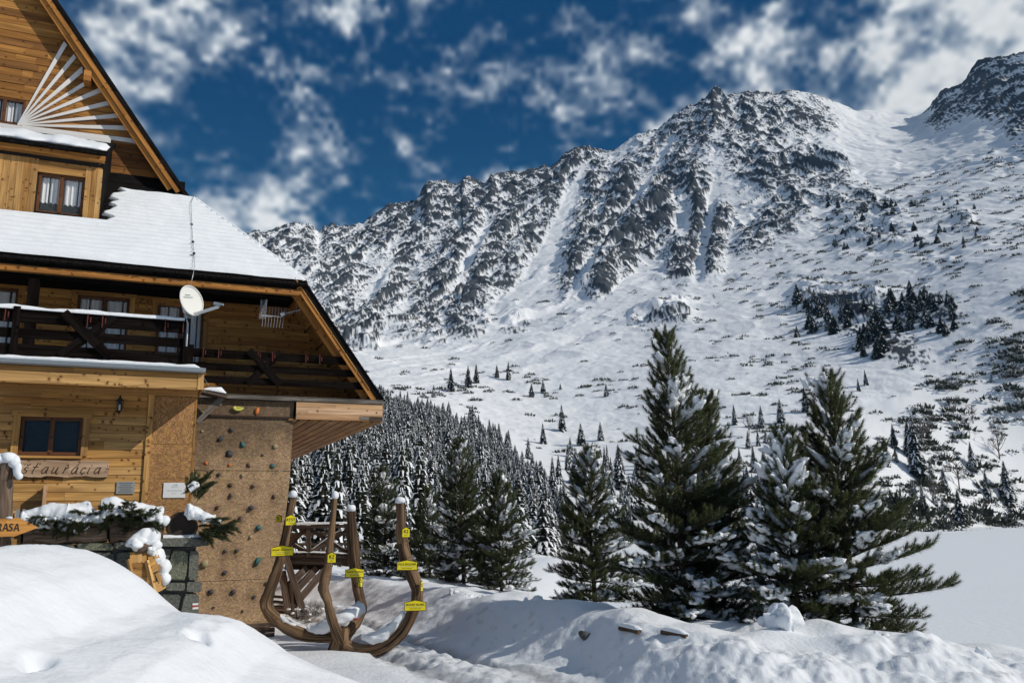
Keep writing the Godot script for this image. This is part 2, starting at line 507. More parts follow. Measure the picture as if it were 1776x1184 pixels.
# ------------------------------------------------------------------ sky
# clouds by direction: azimuth, elevation, their half widths (degrees), strength
var CLOUDS := [
	[-21.0, 32.4, 11.0, 4.6, 1.25], [-29.0, 28.5, 5.0, 5.0, 0.8], [28.6, 28.2, 4.4, 4.6, 1.4], [27.0, 24.6, 3.2, 2.4, 1.1], [34.0, 31.0, 5.0, 3.0, 0.5], [24.5, 30.0, 2.5, 2.0, 0.4],
	[-15.0, 19.6, 8.0, 2.1, 1.35], [-19.5, 22.6, 3.6, 2.0, 0.6], [-10.5, 21.4, 2.8, 1.3, 0.7], [-7.0, 25.3, 1.2, 0.8, 0.7], [-15.3, 23.7, 0.9, 0.9, 0.5], [-4.5, 22.6, 2.0, 0.9, 0.4],
	[-18.0, 25.5, 3.2, 1.8, 0.30], [-12.5, 27.0, 3.4, 1.8, 0.26], [-9.0, 30.0, 5.0, 2.0, 0.30], [-4.0, 26.0, 2.2, 1.4, 0.38], [-1.8, 24.6, 2.6, 0.8, 0.45], [3.2, 27.0, 2.4, 1.2, 0.36],
	[8.0, 28.5, 3.4, 1.2, 0.36], [12.5, 25.6, 2.6, 1.0, 0.5], [-0.5, 27.9, 1.8, 1.4, 0.35], [12.0, 30.5, 4.0, 1.2, 0.12],
	[-24.5, 25.4, 2.6, 2.0, -0.7], [2.8, 30.2, 3.0, 1.4, -0.5], [20.0, 28.6, 2.6, 3.0, -0.7], [16.0, 27.9, 2.0, 0.7, -0.2], [4.0, 24.6, 2.8, 1.0, -0.6], [-6.0, 23.6, 2.0, 0.8, -0.4], [-12.0, 24.8, 1.6, 0.9, -0.4], [-18.0, 29.0, 2.2, 0.9, -0.5],
	[60.0, 30.0, 14.0, 6.0, 0.8], [95.0, 22.0, 14.0, 6.0, 0.8], [140.0, 35.0, 18.0, 9.0, 0.8], [-60.0, 24.0, 14.0, 7.0, 0.8], [-100.0, 33.0, 17.0, 9.0, 0.8], [-150.0, 25.0, 18.0, 8.0, 0.8], [180.0, 50.0, 28.0, 10.0, 0.7], [20.0, 60.0, 24.0, 9.0, 0.7], [-50.0, 62.0, 22.0, 9.0, 0.7], [100.0, 62.0, 28.0, 9.0, 0.7], [-120.0, 60.0, 28.0, 9.0, 0.6], [75.0, 45.0, 14.0, 5.0, 0.5], [-70.0, 45.0, 14.0, 5.0, 0.5], [165.0, 15.0, 20.0, 6.0, 0.6], [-170.0, 12.0, 20.0, 5.0, 0.5]]

var near_clouds := []
func gather(az: float, el0: float, el1: float) -> void:        # the clouds that reach this heading
	near_clouds = []
	for c in CLOUDS:
		if absf(az - c[0]) < c[2] * 2.5 + 2.5 and c[1] + c[3] * 2.5 + 2 > el0 and c[1] - c[3] * 2.5 - 2 < el1: near_clouds.append(c)

func sky_color(az: float, el: float) -> Color:
	var a := deg_to_rad(az)
	var e := deg_to_rad(maxf(el, 0.5))
	var y := sin(e)
	var blue := Color(0.018, 0.125, 0.275).lerp(Color(0.0025, 0.052, 0.155), smoothstep(0.16, 0.52, y))
	# noise over the sphere, so that it goes round without a seam
	var p := Vector3(sin(a) * cos(e), y * 1.25, -cos(a) * cos(e)) * 100.0
	var w1 := nz.get_noise_3d(p.x, p.y, p.z)
	var w2 := nz.get_noise_3d(p.x + 70.0, p.y, p.z)
	p += Vector3(w1, w2, -w1) * 5.0
	var n1 := nz2.get_noise_3d(p.x * 3.2, p.y * 4.2, p.z * 3.2)
	var n2 := nz2.get_noise_3d(p.x * 11.0, p.y * 13.0, p.z * 11.0)
	var n3 := nz2.get_noise_3d(p.x * 34.0, p.y * 38.0, p.z * 34.0)
	var d := n1 * 0.80 + n2 * 0.52 + n3 * 0.16 + 0.06
	var wa := az + n1 * 1.2 + n2 * 0.9
	var we := el + n2 * 0.9 + w2 * 0.8
	var bank := 0.0
	for c in near_clouds:
		var dx: float = (wa - c[0]) / c[2]
		if dx > 2.5 or dx < -2.5: continue
		var dy: float = (we - c[1]) / c[3]
		var q := dx * dx + dy * dy
		if q < 6.0: bank += c[4] * exp(-q)
	d = d * (1.0 - 0.55 * clampf(bank - 0.25, 0.0, 0.9)) + bank * (1.1 + 0.35 * n2)
	var al := pow(smoothstep(-0.04, 0.88, d), 1.25)
	var core := smoothstep(0.2, 1.05, d + n2 * 0.22)
	var cl := Color(0.33, 0.44, 0.57).lerp(Color(0.80, 0.83, 0.85), core)
	cl = cl * (1.0 + 0.16 * n2 + 0.10 * n1 + 0.10 * n3)
	return blue.lerp(cl, clampf(al, 0.0, 0.97))

func build_sky() -> Environment:
	nz.seed = 4; nz.frequency = 0.02; nz.fractal_octaves = 3
	nz2.seed = 11; nz2.frequency = 0.02; nz2.fractal_octaves = 5; nz2.fractal_gain = 0.58
	var small := Image.create(1024, 512, false, Image.FORMAT_RGB8)
	for i in 1024:
		gather((i + 0.5) * 360.0 / 1024.0 - 180.0, -90, 90)
		for j in 512:
			var el := 90.0 - (j + 0.5) * 180.0 / 512.0
			if el < -3.0:
				small.set_pixel(i, j, Color(0.62, 0.66, 0.70))
			else:
				small.set_pixel(i, j, sky_color((i + 0.5) * 360.0 / 1024.0 - 180.0, el).linear_to_srgb())
	small.resize(4096, 2048, Image.INTERPOLATE_CUBIC)
	for i in range(1600, 2496):                                  # the same clouds, drawn finer above the ridge
		gather((i + 0.5) * 360.0 / 4096.0 - 180.0, 12, 40)
		for j in range(592, 876):
			var el := 90.0 - (j + 0.5) * 180.0 / 2048.0
			small.set_pixel(i, j, sky_color((i + 0.5) * 360.0 / 4096.0 - 180.0, el).linear_to_srgb())
	var pm := PanoramaSkyMaterial.new()
	pm.panorama = tex(small)
	pm.energy_multiplier = 1.0
	var env := Environment.new()
	env.background_mode = Environment.BG_SKY
	env.sky = Sky.new(); env.sky.sky_material = pm
	env.tonemap_mode = Environment.TONE_MAPPER_LINEAR
	env.tonemap_exposure = 0.91
	env.fog_enabled = true; env.fog_density = 0.00008; env.fog_light_color = Color(0.55, 0.76, 0.95)
	env.sdfgi_enabled = true; env.ssao_enabled = true; env.ssil_enabled = true
	return env

# ------------------------------------------------------------------ terrain
func look2(t: PackedVector2Array, x: float) -> float:
	var n := t.size()
	if x <= t[0].x: return t[0].y
	for i in range(1, n):
		if x < t[i].x:
			return lerpf(t[i - 1].y, t[i].y, (x - t[i - 1].x) / (t[i].x - t[i - 1].x))
	return t[n - 1].y

func look3(t: PackedVector3Array, x: float) -> Vector2:
	var n := t.size()
	if x <= t[0].x: return Vector2(t[0].y, t[0].z)
	for i in range(1, n):
		if x < t[i].x:
			var k := (x - t[i - 1].x) / (t[i].x - t[i - 1].x)
			return Vector2(lerpf(t[i - 1].y, t[i].y, k), lerpf(t[i - 1].z, t[i].z, k))
	return Vector2(t[n - 1].y, t[n - 1].z)

var smooth_tabs := []
func build_tabs() -> void:                                     # the tables every 0.5 degrees, rounded off
	for q in [[SHORE, 5], [TOE, 7], [SCREE, 9]]:
		var t := PackedVector2Array()
		for i in 341: t.append(look3(q[0], -85.0 + i * 0.5))
		for pass_ in 3:
			var o := t.duplicate()
			for i in range(1, 340):
				var s := Vector2.ZERO
				var n := 0
				for k in range(-int(q[1]), int(q[1]) + 1):
					if i + k >= 0 and i + k < 341: s += t[i + k]; n += 1
				o[i] = s / n
			t = o
		smooth_tabs.append(t)
	var rd := PackedVector2Array()
	for i in 341: rd.append(Vector2(look2(RDIST, -85.0 + i * 0.5), 0))
	for pass_ in 2:
		var o := rd.duplicate()
		for i in range(2, 339): o[i] = (rd[i - 2] + rd[i - 1] + rd[i] + rd[i + 1] + rd[i + 2]) / 5.0
		rd = o
	smooth_tabs.append(rd)
	var re := PackedVector2Array()
	for i in 341: re.append(Vector2(look2(RIDGE, -85.0 + i * 0.5), 0))
	for pass_ in 3:
		var o := re.duplicate()
		for i in range(5, 336):
			var s := 0.0
			for k in range(-5, 6): s += re[i + k].x
			o[i] = Vector2(s / 11.0, 0)
		re = o
	smooth_tabs.append(re)

func tab(n: int, az: float) -> Vector2:
	var x := clampf((az + 85.0) * 2.0, 0.0, 339.9)
	var i := int(x)
	var t: PackedVector2Array = smooth_tabs[n]
	return t[i].lerp(t[i + 1], x - i)

# distances and heights of the five knots of the slope seen in one direction: [d..., h..., slopes...]
func knots(az: float) -> Array:
	var s := tab(0, az)
	var t := tab(1, az)
	var c := tab(2, az)
	var rd := tab(3, az).x
	var re := tab(4, az).x
	var extra := rd * (tan(deg_to_rad(look2(RIDGE, az))) - tan(deg_to_rad(re)))
	var d := [36.0, s.x, t.y, c.y, rd]
	var h := [s.y - 1.2, s.y, EYE.y + t.y * tan(deg_to_rad(t.x)), EYE.y + c.y * tan(deg_to_rad(c.x)), EYE.y + rd * tan(deg_to_rad(re))]
	var sl := []
	for i in 4: sl.append((h[i + 1] - h[i]) / (d[i + 1] - d[i]))
	var m := [sl[0]]
	for i in range(1, 4): m.append(2.0 * sl[i - 1] * sl[i] / (sl[i - 1] + sl[i] + 1e-6))
	m.append(sl[3] * 1.25)
	return [d, h, m, extra]

func profile(k: Array, r: float) -> float:
	var d: Array = k[0]
	var h: Array = k[1]
	var m: Array = k[2]
	if r >= d[4]: return h[4] + k[3] - (r - d[4]) * 0.7
	var top: float = 0.0
	if r > d[4] - 190.0:
		top = (r - d[4] + 190.0) / 190.0
		top = top * top * k[3]
	var i := 0
	while i < 3 and r > d[i + 1]: i += 1
	var w: float = d[i + 1] - d[i]
	var t: float = clampf((r - d[i]) / w, 0, 1)
	var t2 := t * t
	var t3 := t2 * t
	return top + (2 * t3 - 3 * t2 + 1) * h[i] + (t3 - 2 * t2 + t) * w * m[i] + (-2 * t3 + 3 * t2) * h[i + 1] + (t3 - t2) * w * m[i + 1]

var crag := FastNoiseLite.new()
var rib := FastNoiseLite.new()
var lump := FastNoiseLite.new()
var fine := FastNoiseLite.new()
var mask := PackedFloat32Array()

func build_mask() -> void:                                     # where rock stands out of the snow
	mask.resize(256 * 128)
	for j in 128:
		var el := j * 0.25
		for i in 256:
			var az := -28.0 + i * 0.27
			var p := Vector2(az, el)
			var s := 0.0
			for k in STROKES:
				var w: float = k[2]
				var a: Vector2 = k[0]
				var b: Vector2 = k[1]
				var ab := b - a
				var t := clampf((p - a).dot(ab) / ab.length_squared(), 0, 1)
				var q := (p - a - ab * t).length_squared() / (w * w)
				if q < 5.0:
					if k[3] > 0: s = maxf(s, k[3] * exp(-q))
					else: s += k[3] * exp(-q)
			mask[j * 256 + i] = s

func mask_at(az: float, el: float) -> float:
	var x := clampf((az + 28.0) / 0.27, 0, 254.9)
	var y := clampf(el / 0.25, 0, 126.9)
	var i := int(x)
	var j := int(y)
	var fx := x - i
	var fy := y - j
	var o := j * 256 + i
	return lerpf(lerpf(mask[o], mask[o + 1], fx), lerpf(mask[o + 256], mask[o + 257], fx), fy)

# relief on the plain slope: metres to add
func relief(az: float, r: float, h: float, k: Array) -> float:
	var d: Array = k[0]
	var x := deg_to_rad(az) * r
	if r < d[2]:
		var f := smoothstep(d[1] - 30.0, d[1] + 12.0, r)
		return f * (lump.get_noise_2d(x * 1.0, r * 1.0) * 1.5 + fine.get_noise_2d(x * 1.0, r * 1.0) * 0.15)
	var el := rad_to_deg(atan2(h - EYE.y, r))
	var mk := clampf(mask_at(az, el), 0.0, 1.0)
	var up := smoothstep(d[2], d[3], r)
	var nearridge := 1.0 - 0.25 * smoothstep(d[4] - 90.0, d[4], r)
	var lean := lerpf(0.75, 0.15, smoothstep(4.0, 24.0, az))
	var s := x - lean * (r - 700.0) + 34.0 * lump.get_noise_2d(x * 0.8, r * 1.1)
	var rb := rib.get_noise_2d(s * 0.9, r * 0.34 + h * 0.12)
	var cg := crag.get_noise_3d(x, h * 1.3, r * 0.8)
	var g := (rb * 15.0 + 4.0) * (0.22 + mk) + cg * (1.2 + 12.0 * mk)
	return (lump.get_noise_2d(x * 0.7, r * 0.7) * 2.2 + fine.get_noise_2d(x, r) * 0.5) * (1.0 - up * 0.4) + up * nearridge * g

func height_far(az: float, r: float) -> float:
	var k := knots(az)
	var h := profile(k, r)
	return h + relief(az, r, h, k)

func build_mountain() -> void:
	crag.seed = 21; crag.frequency = 0.022; crag.fractal_type = FastNoiseLite.FRACTAL_RIDGED; crag.fractal_octaves = 5; crag.fractal_gain = 0.55
	rib.seed = 5; rib.frequency = 0.015; rib.fractal_type = FastNoiseLite.FRACTAL_RIDGED; rib.fractal_octaves = 3
	lump.seed = 31; lump.frequency = 0.018; lump.fractal_octaves = 3
	fine.seed = 32; fine.frequency = 0.11; fine.fractal_octaves = 3
	build_mask()
	build_tabs()
	var azs := PackedFloat32Array()
	var a := -75.0
	while a < -22.0: azs.append(a); a += 1.4
	while a < 36.5: azs.append(a); a += 0.078
	while a < 75.0: azs.append(a); a += 1.2
	var cols := azs.size()
	var n1 := 70; var n2 := 150; var n3 := 270; var n4 := 10
	var rows := n1 + n2 + n3 + n4 + 1
	var v := PackedVector3Array(); v.resize(cols * rows)
	var nn := PackedVector3Array(); nn.resize(cols * rows)
	var cc := PackedColorArray(); cc.resize(cols * rows)
	var rr := PackedFloat32Array(); rr.resize(cols * rows)
	for i in cols:
		var az := azs[i]
		var k := knots(az)
		var d: Array = k[0]
		var sa := sin(deg_to_rad(az))
		var ca := cos(deg_to_rad(az))
		for j in rows:
			var r: float
			if j <= n1: r = lerpf(d[0], d[2], pow(float(j) / n1, 1.3))
			elif j <= n1 + n2: r = lerpf(d[2], d[3], float(j - n1) / n2)
			elif j <= n1 + n2 + n3: r = lerpf(d[3], d[4], float(j - n1 - n2) / n3)
			else: r = d[4] + pow(float(j - n1 - n2 - n3) / n4, 1.5) * 260.0
			var h := profile(k, r)
			h += relief(az, r, h, k)
			v[j * cols + i] = Vector3(sa * r, h, -ca * r)
			rr[j * cols + i] = r
	for j in rows:
		for i in cols:
			var o := j * cols + i
			var x0 := v[o - 1] if i > 0 else v[o]
			var x1 := v[o + 1] if i < cols - 1 else v[o]
			var y0 := v[o - cols] if j > 0 else v[o]
			var y1 := v[o + cols] if j < rows - 1 else v[o]
			var q := (x1 - x0).cross(y1 - y0).normalized()
			if q.y < 0: q = -q
			nn[o] = q
			var p := v[o]
			var r := rr[o]
			var az := azs[i]
			var rock := 0.0
			var shade := 0.0
			if j > n1:
				var el := rad_to_deg(atan2(p.y - EYE.y, r))
				var mk := mask_at(az, el)
				var st := fine.get_noise_2d((p.x + p.y * 0.8) * 0.9, (p.y * 1.6 - p.x * 0.5) * 1.6)
				var lg := lump.get_noise_2d(p.x * 2.4, p.y * 3.0 + p.z)
				var s2 := fine.get_noise_2d((p.x + p.y * 0.6) * 2.6, (p.y * 2.0 - p.x * 0.8) * 2.6)
				var val := mk * 1.15 + (0.74 - q.y) * 0.9 + st * 0.50 + s2 * 0.92 + lg * 0.46 - 0.50
				val -= 0.30 * (1.0 - smoothstep(0.02, 0.2, mk))
				if i > 6 and i < cols - 7 and j > 6 and j < rows - 7:
					var lap := p.y * 4.0 - v[o - 5].y - v[o + 5].y - v[o - 5 * cols].y - v[o + 5 * cols].y
					val += clampf(lap * 0.055, -0.55, 0.45)
				rock = smoothstep(0.0, 0.14, val)
				shade = lg * 0.4 + st * 0.25
			var rc := Color(0.056, 0.064, 0.073) * (1.0 + shade * 1.3)
			cc[o] = Color(0.82, 0.845, 0.87).lerp(rc, rock)
	var ix := PackedInt32Array()
	ix.resize((rows - 1) * (cols - 1) * 6)
	var w := 0
	for j in rows - 1:
		for i in cols - 1:
			var o := j * cols + i
			ix[w] = o; ix[w + 1] = o + cols; ix[w + 2] = o + 1
			ix[w + 3] = o + 1; ix[w + 4] = o + cols; ix[w + 5] = o + cols + 1
			w += 6
	var ar := []
	ar.resize(Mesh.ARRAY_MAX)
	ar[Mesh.ARRAY_VERTEX] = v; ar[Mesh.ARRAY_NORMAL] = nn; ar[Mesh.ARRAY_COLOR] = cc; ar[Mesh.ARRAY_INDEX] = ix
	var m := ArrayMesh.new()
	m.add_surface_from_arrays(Mesh.PRIMITIVE_TRIANGLES, ar)
	ground("mountain", m, M.mountain)

# ------------------------------------------------------------------ ground close by
var crest := PackedVector3Array()                              # crest of the ploughed bank (x, height, z)
var hump := PackedVector2Array()                               # crest of the heap in front (x, height) along z = -8.5
const HUMP_Z := -8.5
var near_lump := FastNoiseLite.new()
var near_fine := FastNoiseLite.new()

var dents := []                                               # hollows in the heap: place, radius, depth
func prepare_ground() -> void:
	near_lump.seed = 3; near_lump.frequency = 0.35; near_lump.fractal_octaves = 3
	near_fine.seed = 9; near_fine.frequency = 2.2; near_fine.fractal_octaves = 3
	crest = PackedVector3Array([Vector3(-22, 0.5, -62), Vector3(-12, 0.5, -40)])
	for q in CREST: crest.append(Vector3(q.x, q.y, -12.35 + 0.02 * (q.x - 4.0) if q.x > 3.0 else q.z))
	crest.append_array(PackedVector3Array([Vector3(9.0, 0.15, -11.6), Vector3(13, 0.1, -9), Vector3(22, 0.1, -3)]))
	for p in [[-260, 985], [-120, 972], [-20, 956], [40, 942], [92, 938], [135, 950], [185, 972], [215, 992], [245, 1022], [275, 1050], [310, 1066], [345, 1070], [380, 1073], [415, 1086], [445, 1110], [475, 1136], [520, 1160], [580, 1185]]:
		var r := ray(p[0], p[1])
		var q := EYE + r * (HUMP_Z / r.z)
		hump.append(Vector2(q.x, q.y))
	var last := hump[hump.size() - 1]
	hump.append(last + Vector2(0.7, -0.35)); hump.append(last + Vector2(1.6, -1.2))

# [height, how much of the road it is, steepness of the bank face]
func near_h(x: float, z: float) -> Vector3:
	var best := 1e9
	var ch := 0.5
	var sd := 0.0
	for i in crest.size() - 1:
		var a := crest[i]
		var b := crest[i + 1]
		var dx := b.x - a.x
		var dz := b.z - a.z
		var t := clampf(((x - a.x) * dx + (z - a.z) * dz) / (dx * dx + dz * dz), 0.0, 1.0)
		var ex := x - a.x - dx * t
		var ez := z - a.z - dz * t
		var q := ex * ex + ez * ez
		if q < best:
			best = q
			ch = lerpf(a.y, b.y, t)
			sd = sqrt(q) * (1.0 if dx * ez - dz * ex > 0.0 else -1.0)
	var road := 0.0
	var face := 0.0
	var h: float
	var ln := near_lump.get_noise_2d(x, z)
	var fn := near_fine.get_noise_2d(x, z)
	ch *= 1.0 + ln * 0.35
	if sd < 0.0:
		var s := -sd
		h = ch * (1.0 - 0.5 * smoothstep(0.0, 2.6, s)) + ln * 0.12 * smoothstep(0.3, 1.5, s)
		var lake := smoothstep(-3.0, 3.0, x + (z + 20.0) * 0.12)
		h = lerpf(h, -0.5, smoothstep(2.0, 9.0, s) * (1.0 - lake))
		h = lerpf(h, -2.6, smoothstep(2.2, 11.0, s) * lake)
	else:
		var wid := lerpf(1.0, 2.9, smoothstep(0.9, 2.8, x))
		var s := sd / wid + ln * 0.25
		if wid > 1.3: ch += (fn * 0.07 + ln * 0.20) * (wid - 1.0) * 0.5 * smoothstep(0.0, 0.35, s)
		face = smoothstep(0.1, 0.5, s) * (1.0 - smoothstep(1.0, 1.6, s))
		h = ch * (1.0 - smoothstep(0.0, 1.55, s)) + fn * 0.045 * face
		road = smoothstep(1.35, 1.6, s) * (1.0 - smoothstep(3.1, 3.5, s))
		var rs := sd / wid + ln * 0.06
		var rut := exp(-pow((rs - 1.8) / 0.19, 2)) + exp(-pow((rs - 2.95) / 0.19, 2))
		h += road * (fn * 0.09 + ln * 0.05 - rut * 0.13 + 0.07 * exp(-pow((s - 2.4) / 0.35, 2)))
		road *= 0.25 + 0.75 * minf(rut, 1.0)
		var apron := smoothstep(3.1, 3.7, s)
		h += apron * (0.04 + ln * 0.05)
	# the heap of snow in front
	if z > -14.0 and x < 4.0:
		var hc := maxf(look2(hump, x + 0.05 * ln), 0.0)
		var g: float
		if z < HUMP_Z: g = exp(-pow((z - HUMP_Z) / 1.9, 2))
		else: g = 1.0 - 0.42 * pow((z - HUMP_Z) / 7.0, 2)
		if z > -1.5: g *= 1.0
		var hh := hc * g + ln * 0.05 + near_lump.get_noise_2d(x * 3.0 + 50.0, z * 3.0) * 0.035 + fn * 0.006
		hh += 0.035 * exp(-pow((x + 2.75) / 0.28, 2)) * exp(-pow((z - HUMP_Z - 0.5) / 0.8, 2)) * (1.0 + fn)
		for dd in dents:
			var e: float = Vector2(x - dd[0].x, z - dd[0].z).length() / dd[1]
			if e < 2.5: hh -= dd[2] * exp(-e * e) - dd[2] * 0.10 * exp(-pow(e - 1.4, 2) * 3.0)
		var k := 0.22
		var m := maxf(h, hh)
		var df := absf(h - hh)
		if df < k: m += (k - df) * (k - df) / (4.0 * k)
		h = m
	return Vector3(h, road, face)

func build_ground() -> void:
	prepare_ground()
	var found := []
	for q in [[345, 1106, 0.085, 0.14], [64, 1150, 0.09, 0.12], [45, 1160, 0.05, 0.06], [330, 1098, 0.05, 0.05], [200, 1060, 0.16, 0.03], [120, 1090, 0.2, 0.03]]:
		found.append([on_ground(q[0], q[1], 4.0), float(q[2]), float(q[3])])
	dents = found
	var cols := 720
	var rows := 400
	var v := PackedVector3Array(); v.resize(cols * rows)
	var nn := PackedVector3Array(); nn.resize(cols * rows)
	var cc := PackedColorArray(); cc.resize(cols * rows)
	for j in rows:
		var r := 2.2 * pow(64.0 / 2.2, float(j) / (rows - 1))
		for i in cols:
			var az := deg_to_rad(lerpf(-52.0, 52.0, float(i) / (cols - 1)))
			var x := sin(az) * r
			var z := -cos(az) * r
			var q := near_h(x, z)
			v[j * cols + i] = Vector3(x, q.x, z)
			var c := Color(0.80, 0.835, 0.865)
			var fn := near_fine.get_noise_2d(x * 1.6 + 40.0, z * 1.6)
			c = c.lerp(Color(0.36, 0.37, 0.39), q.y * clampf(0.9 + fn * 0.7, 0, 1))
			var dirt := smoothstep(0.34, 0.5, fn) * q.z
			c = c.lerp(Color(0.36, 0.34, 0.32), dirt * 0.35)
			cc[j * cols + i] = c
	for j in rows:
		for i in cols:
			var o := j * cols + i
			var q := (v[o + 1 if i < cols - 1 else o] - v[o - 1 if i > 0 else o]).cross(v[o + cols if j < rows - 1 else o] - v[o - cols if j > 0 else o]).normalized()
			nn[o] = q if q.y > 0 else -q
	var ix := PackedInt32Array()
	ix.resize((rows - 1) * (cols - 1) * 6)
	var w := 0
	for j in rows - 1:
		for i in cols - 1:
			var o := j * cols + i
			ix[w] = o; ix[w + 1] = o + cols; ix[w + 2] = o + 1
			ix[w + 3] = o + 1; ix[w + 4] = o + cols; ix[w + 5] = o + cols + 1
			w += 6
	var ar := []
	ar.resize(Mesh.ARRAY_MAX)
	ar[Mesh.ARRAY_VERTEX] = v; ar[Mesh.ARRAY_NORMAL] = nn; ar[Mesh.ARRAY_COLOR] = cc; ar[Mesh.ARRAY_INDEX] = ix
	var m := ArrayMesh.new()
	m.add_surface_from_arrays(Mesh.PRIMITIVE_TRIANGLES, ar)
	ground("snowy_ground", m, M.snow_ground)
	# the frozen lake, one sheet under its shores
	var b := MB.new()
	var ln := 110
	for j in ln + 1:
		for i in ln + 1:
			var x := -80.0 + pow(i / float(ln), 1.6) * 600.0
			var z := -21.0 - pow(j / float(ln), 1.7) * 480.0
			var y := -2.0 + near_lump.get_noise_2d(x * 0.22, z * 0.30) * 0.09 + near_lump.get_noise_2d(x * 0.9, z * 1.4) * 0.018
			b.vert(Vector3(x, y, z), Vector3.UP)
	for j in ln:
		for i in ln:
			var o := j * (ln + 1) + i
			b.ix.append_array([o, o + ln + 1, o + 1, o + 1, o + ln + 1, o + ln + 2])
	b.smooth()
	if b.n[0].y < 0:
		for i in b.n.size(): b.n[i] = -b.n[i]
	ground("frozen_lake", b.mesh(), M.lake)
	# the ground the photographer stands on and what lies behind
	var g := MB.new()
	g.quad(Vector3(-400, -2.7, 300), Vector3(400, -2.7, 300), Vector3(400, -2.7, -20), Vector3(-400, -2.7, -20))
	ground("ground", g.mesh(), M.lake)

func ground_y(x: float, z: float) -> float:
	var r := Vector2(x, z).length()
	if r < 46.0: return maxf(near_h(x, z).x, -2.0)
	return maxf(height_far(rad_to_deg(atan2(x, -z)), r), -2.0)

# ------------------------------------------------------------------ the chalet (all in chalet axes: along the front, up, out of the front)
const ROOF_K := 1.4016                                         # fall of the main roof
func roof_v(u: float) -> float: return 7.301 - ROOF_K * (u - 0.117)
func roof_u(v: float) -> float: return 0.117 - (v - 7.301) / ROOF_K

func bbase(u: float, v: float, w: float) -> Transform3D:
	return Transform3D(Basis(bu, Vector3.UP, bw), from_b(Vector3(u, v, w)))

# rows of planks on a wall facing w; holes are Rect2 (u, v, width, height); right(v) limits the row
func plank_wall(parent: Node, u0: float, right: Callable, v0: float, v1: float, row: float, w: float, mats: Array, holes: Array, step := 2.6, dir := 1.0) -> void:
	var v := v0
	while v < v1 - 0.02:
		var h := minf(row, v1 - v)
		var e: float = minf(right.call(v), right.call(v + h)) + 0.0
		var cuts := [u0]
		var x := u0 + rng.randf_range(0.4, step)
		while x < e - 0.5:
			cuts.append(x); x += rng.randf_range(step * 0.6, step * 1.3)
		cuts.append(e)
		for i in cuts.size() - 1:
			var spans := [[cuts[i], cuts[i + 1]]]
			for hole in holes:
				var r: Rect2 = hole
				if v + h * 0.5 < r.position.y or v + h * 0.5 > r.end.y: continue
				var next := []
				for s in spans:
					if s[1] <= r.position.x or s[0] >= r.end.x: next.append(s); continue
					if s[0] < r.position.x: next.append([s[0], r.position.x])
					if s[1] > r.end.x: next.append([r.end.x, s[1]])
				spans = next
			for s in spans:
				if s[1] - s[0] < 0.03: continue
				var T := tf(Vector3((s[0] + s[1]) * 0.5, v + h * 0.5, w + rng.randf_range(-0.003, 0.004)), Vector3(deg_to_rad(-3.2) * dir, 0, 0))
				board(parent, "plank", T, Vector3(s[1] - s[0] - 0.003, h - 0.006, 0.03), pick(mats))
		v += row

# solid wall behind the planks, boxes around the holes
func backing(u0: float, u1: float, v0: float, v1: float, w0: float, w1: float, holes: Array) -> MB:
	var b := MB.new()
	var us := [u0, u1]
	for h in holes: us.append_array([clampf(h.position.x, u0, u1), clampf(h.end.x, u0, u1)])
	us.sort()
	for i in us.size() - 1:
		if us[i + 1] - us[i] < 0.01: continue
		var mid: float = (us[i] + us[i + 1]) * 0.5
		var gaps := []
		for h in holes:
			if mid > h.position.x and mid < h.end.x: gaps.append([h.position.y, h.end.y])
		gaps.sort_custom(func(p, q): return p[0] < q[0])
		var v := v0
		for g in gaps + [[v1, v1]]:
			if g[0] - v > 0.01:
				b.box(tf(Vector3(mid, (v + g[0]) * 0.5, (w0 + w1) * 0.5)), Vector3(us[i + 1] - us[i], g[0] - v, w1 - w0))
			v = maxf(v, g[1])
	return b

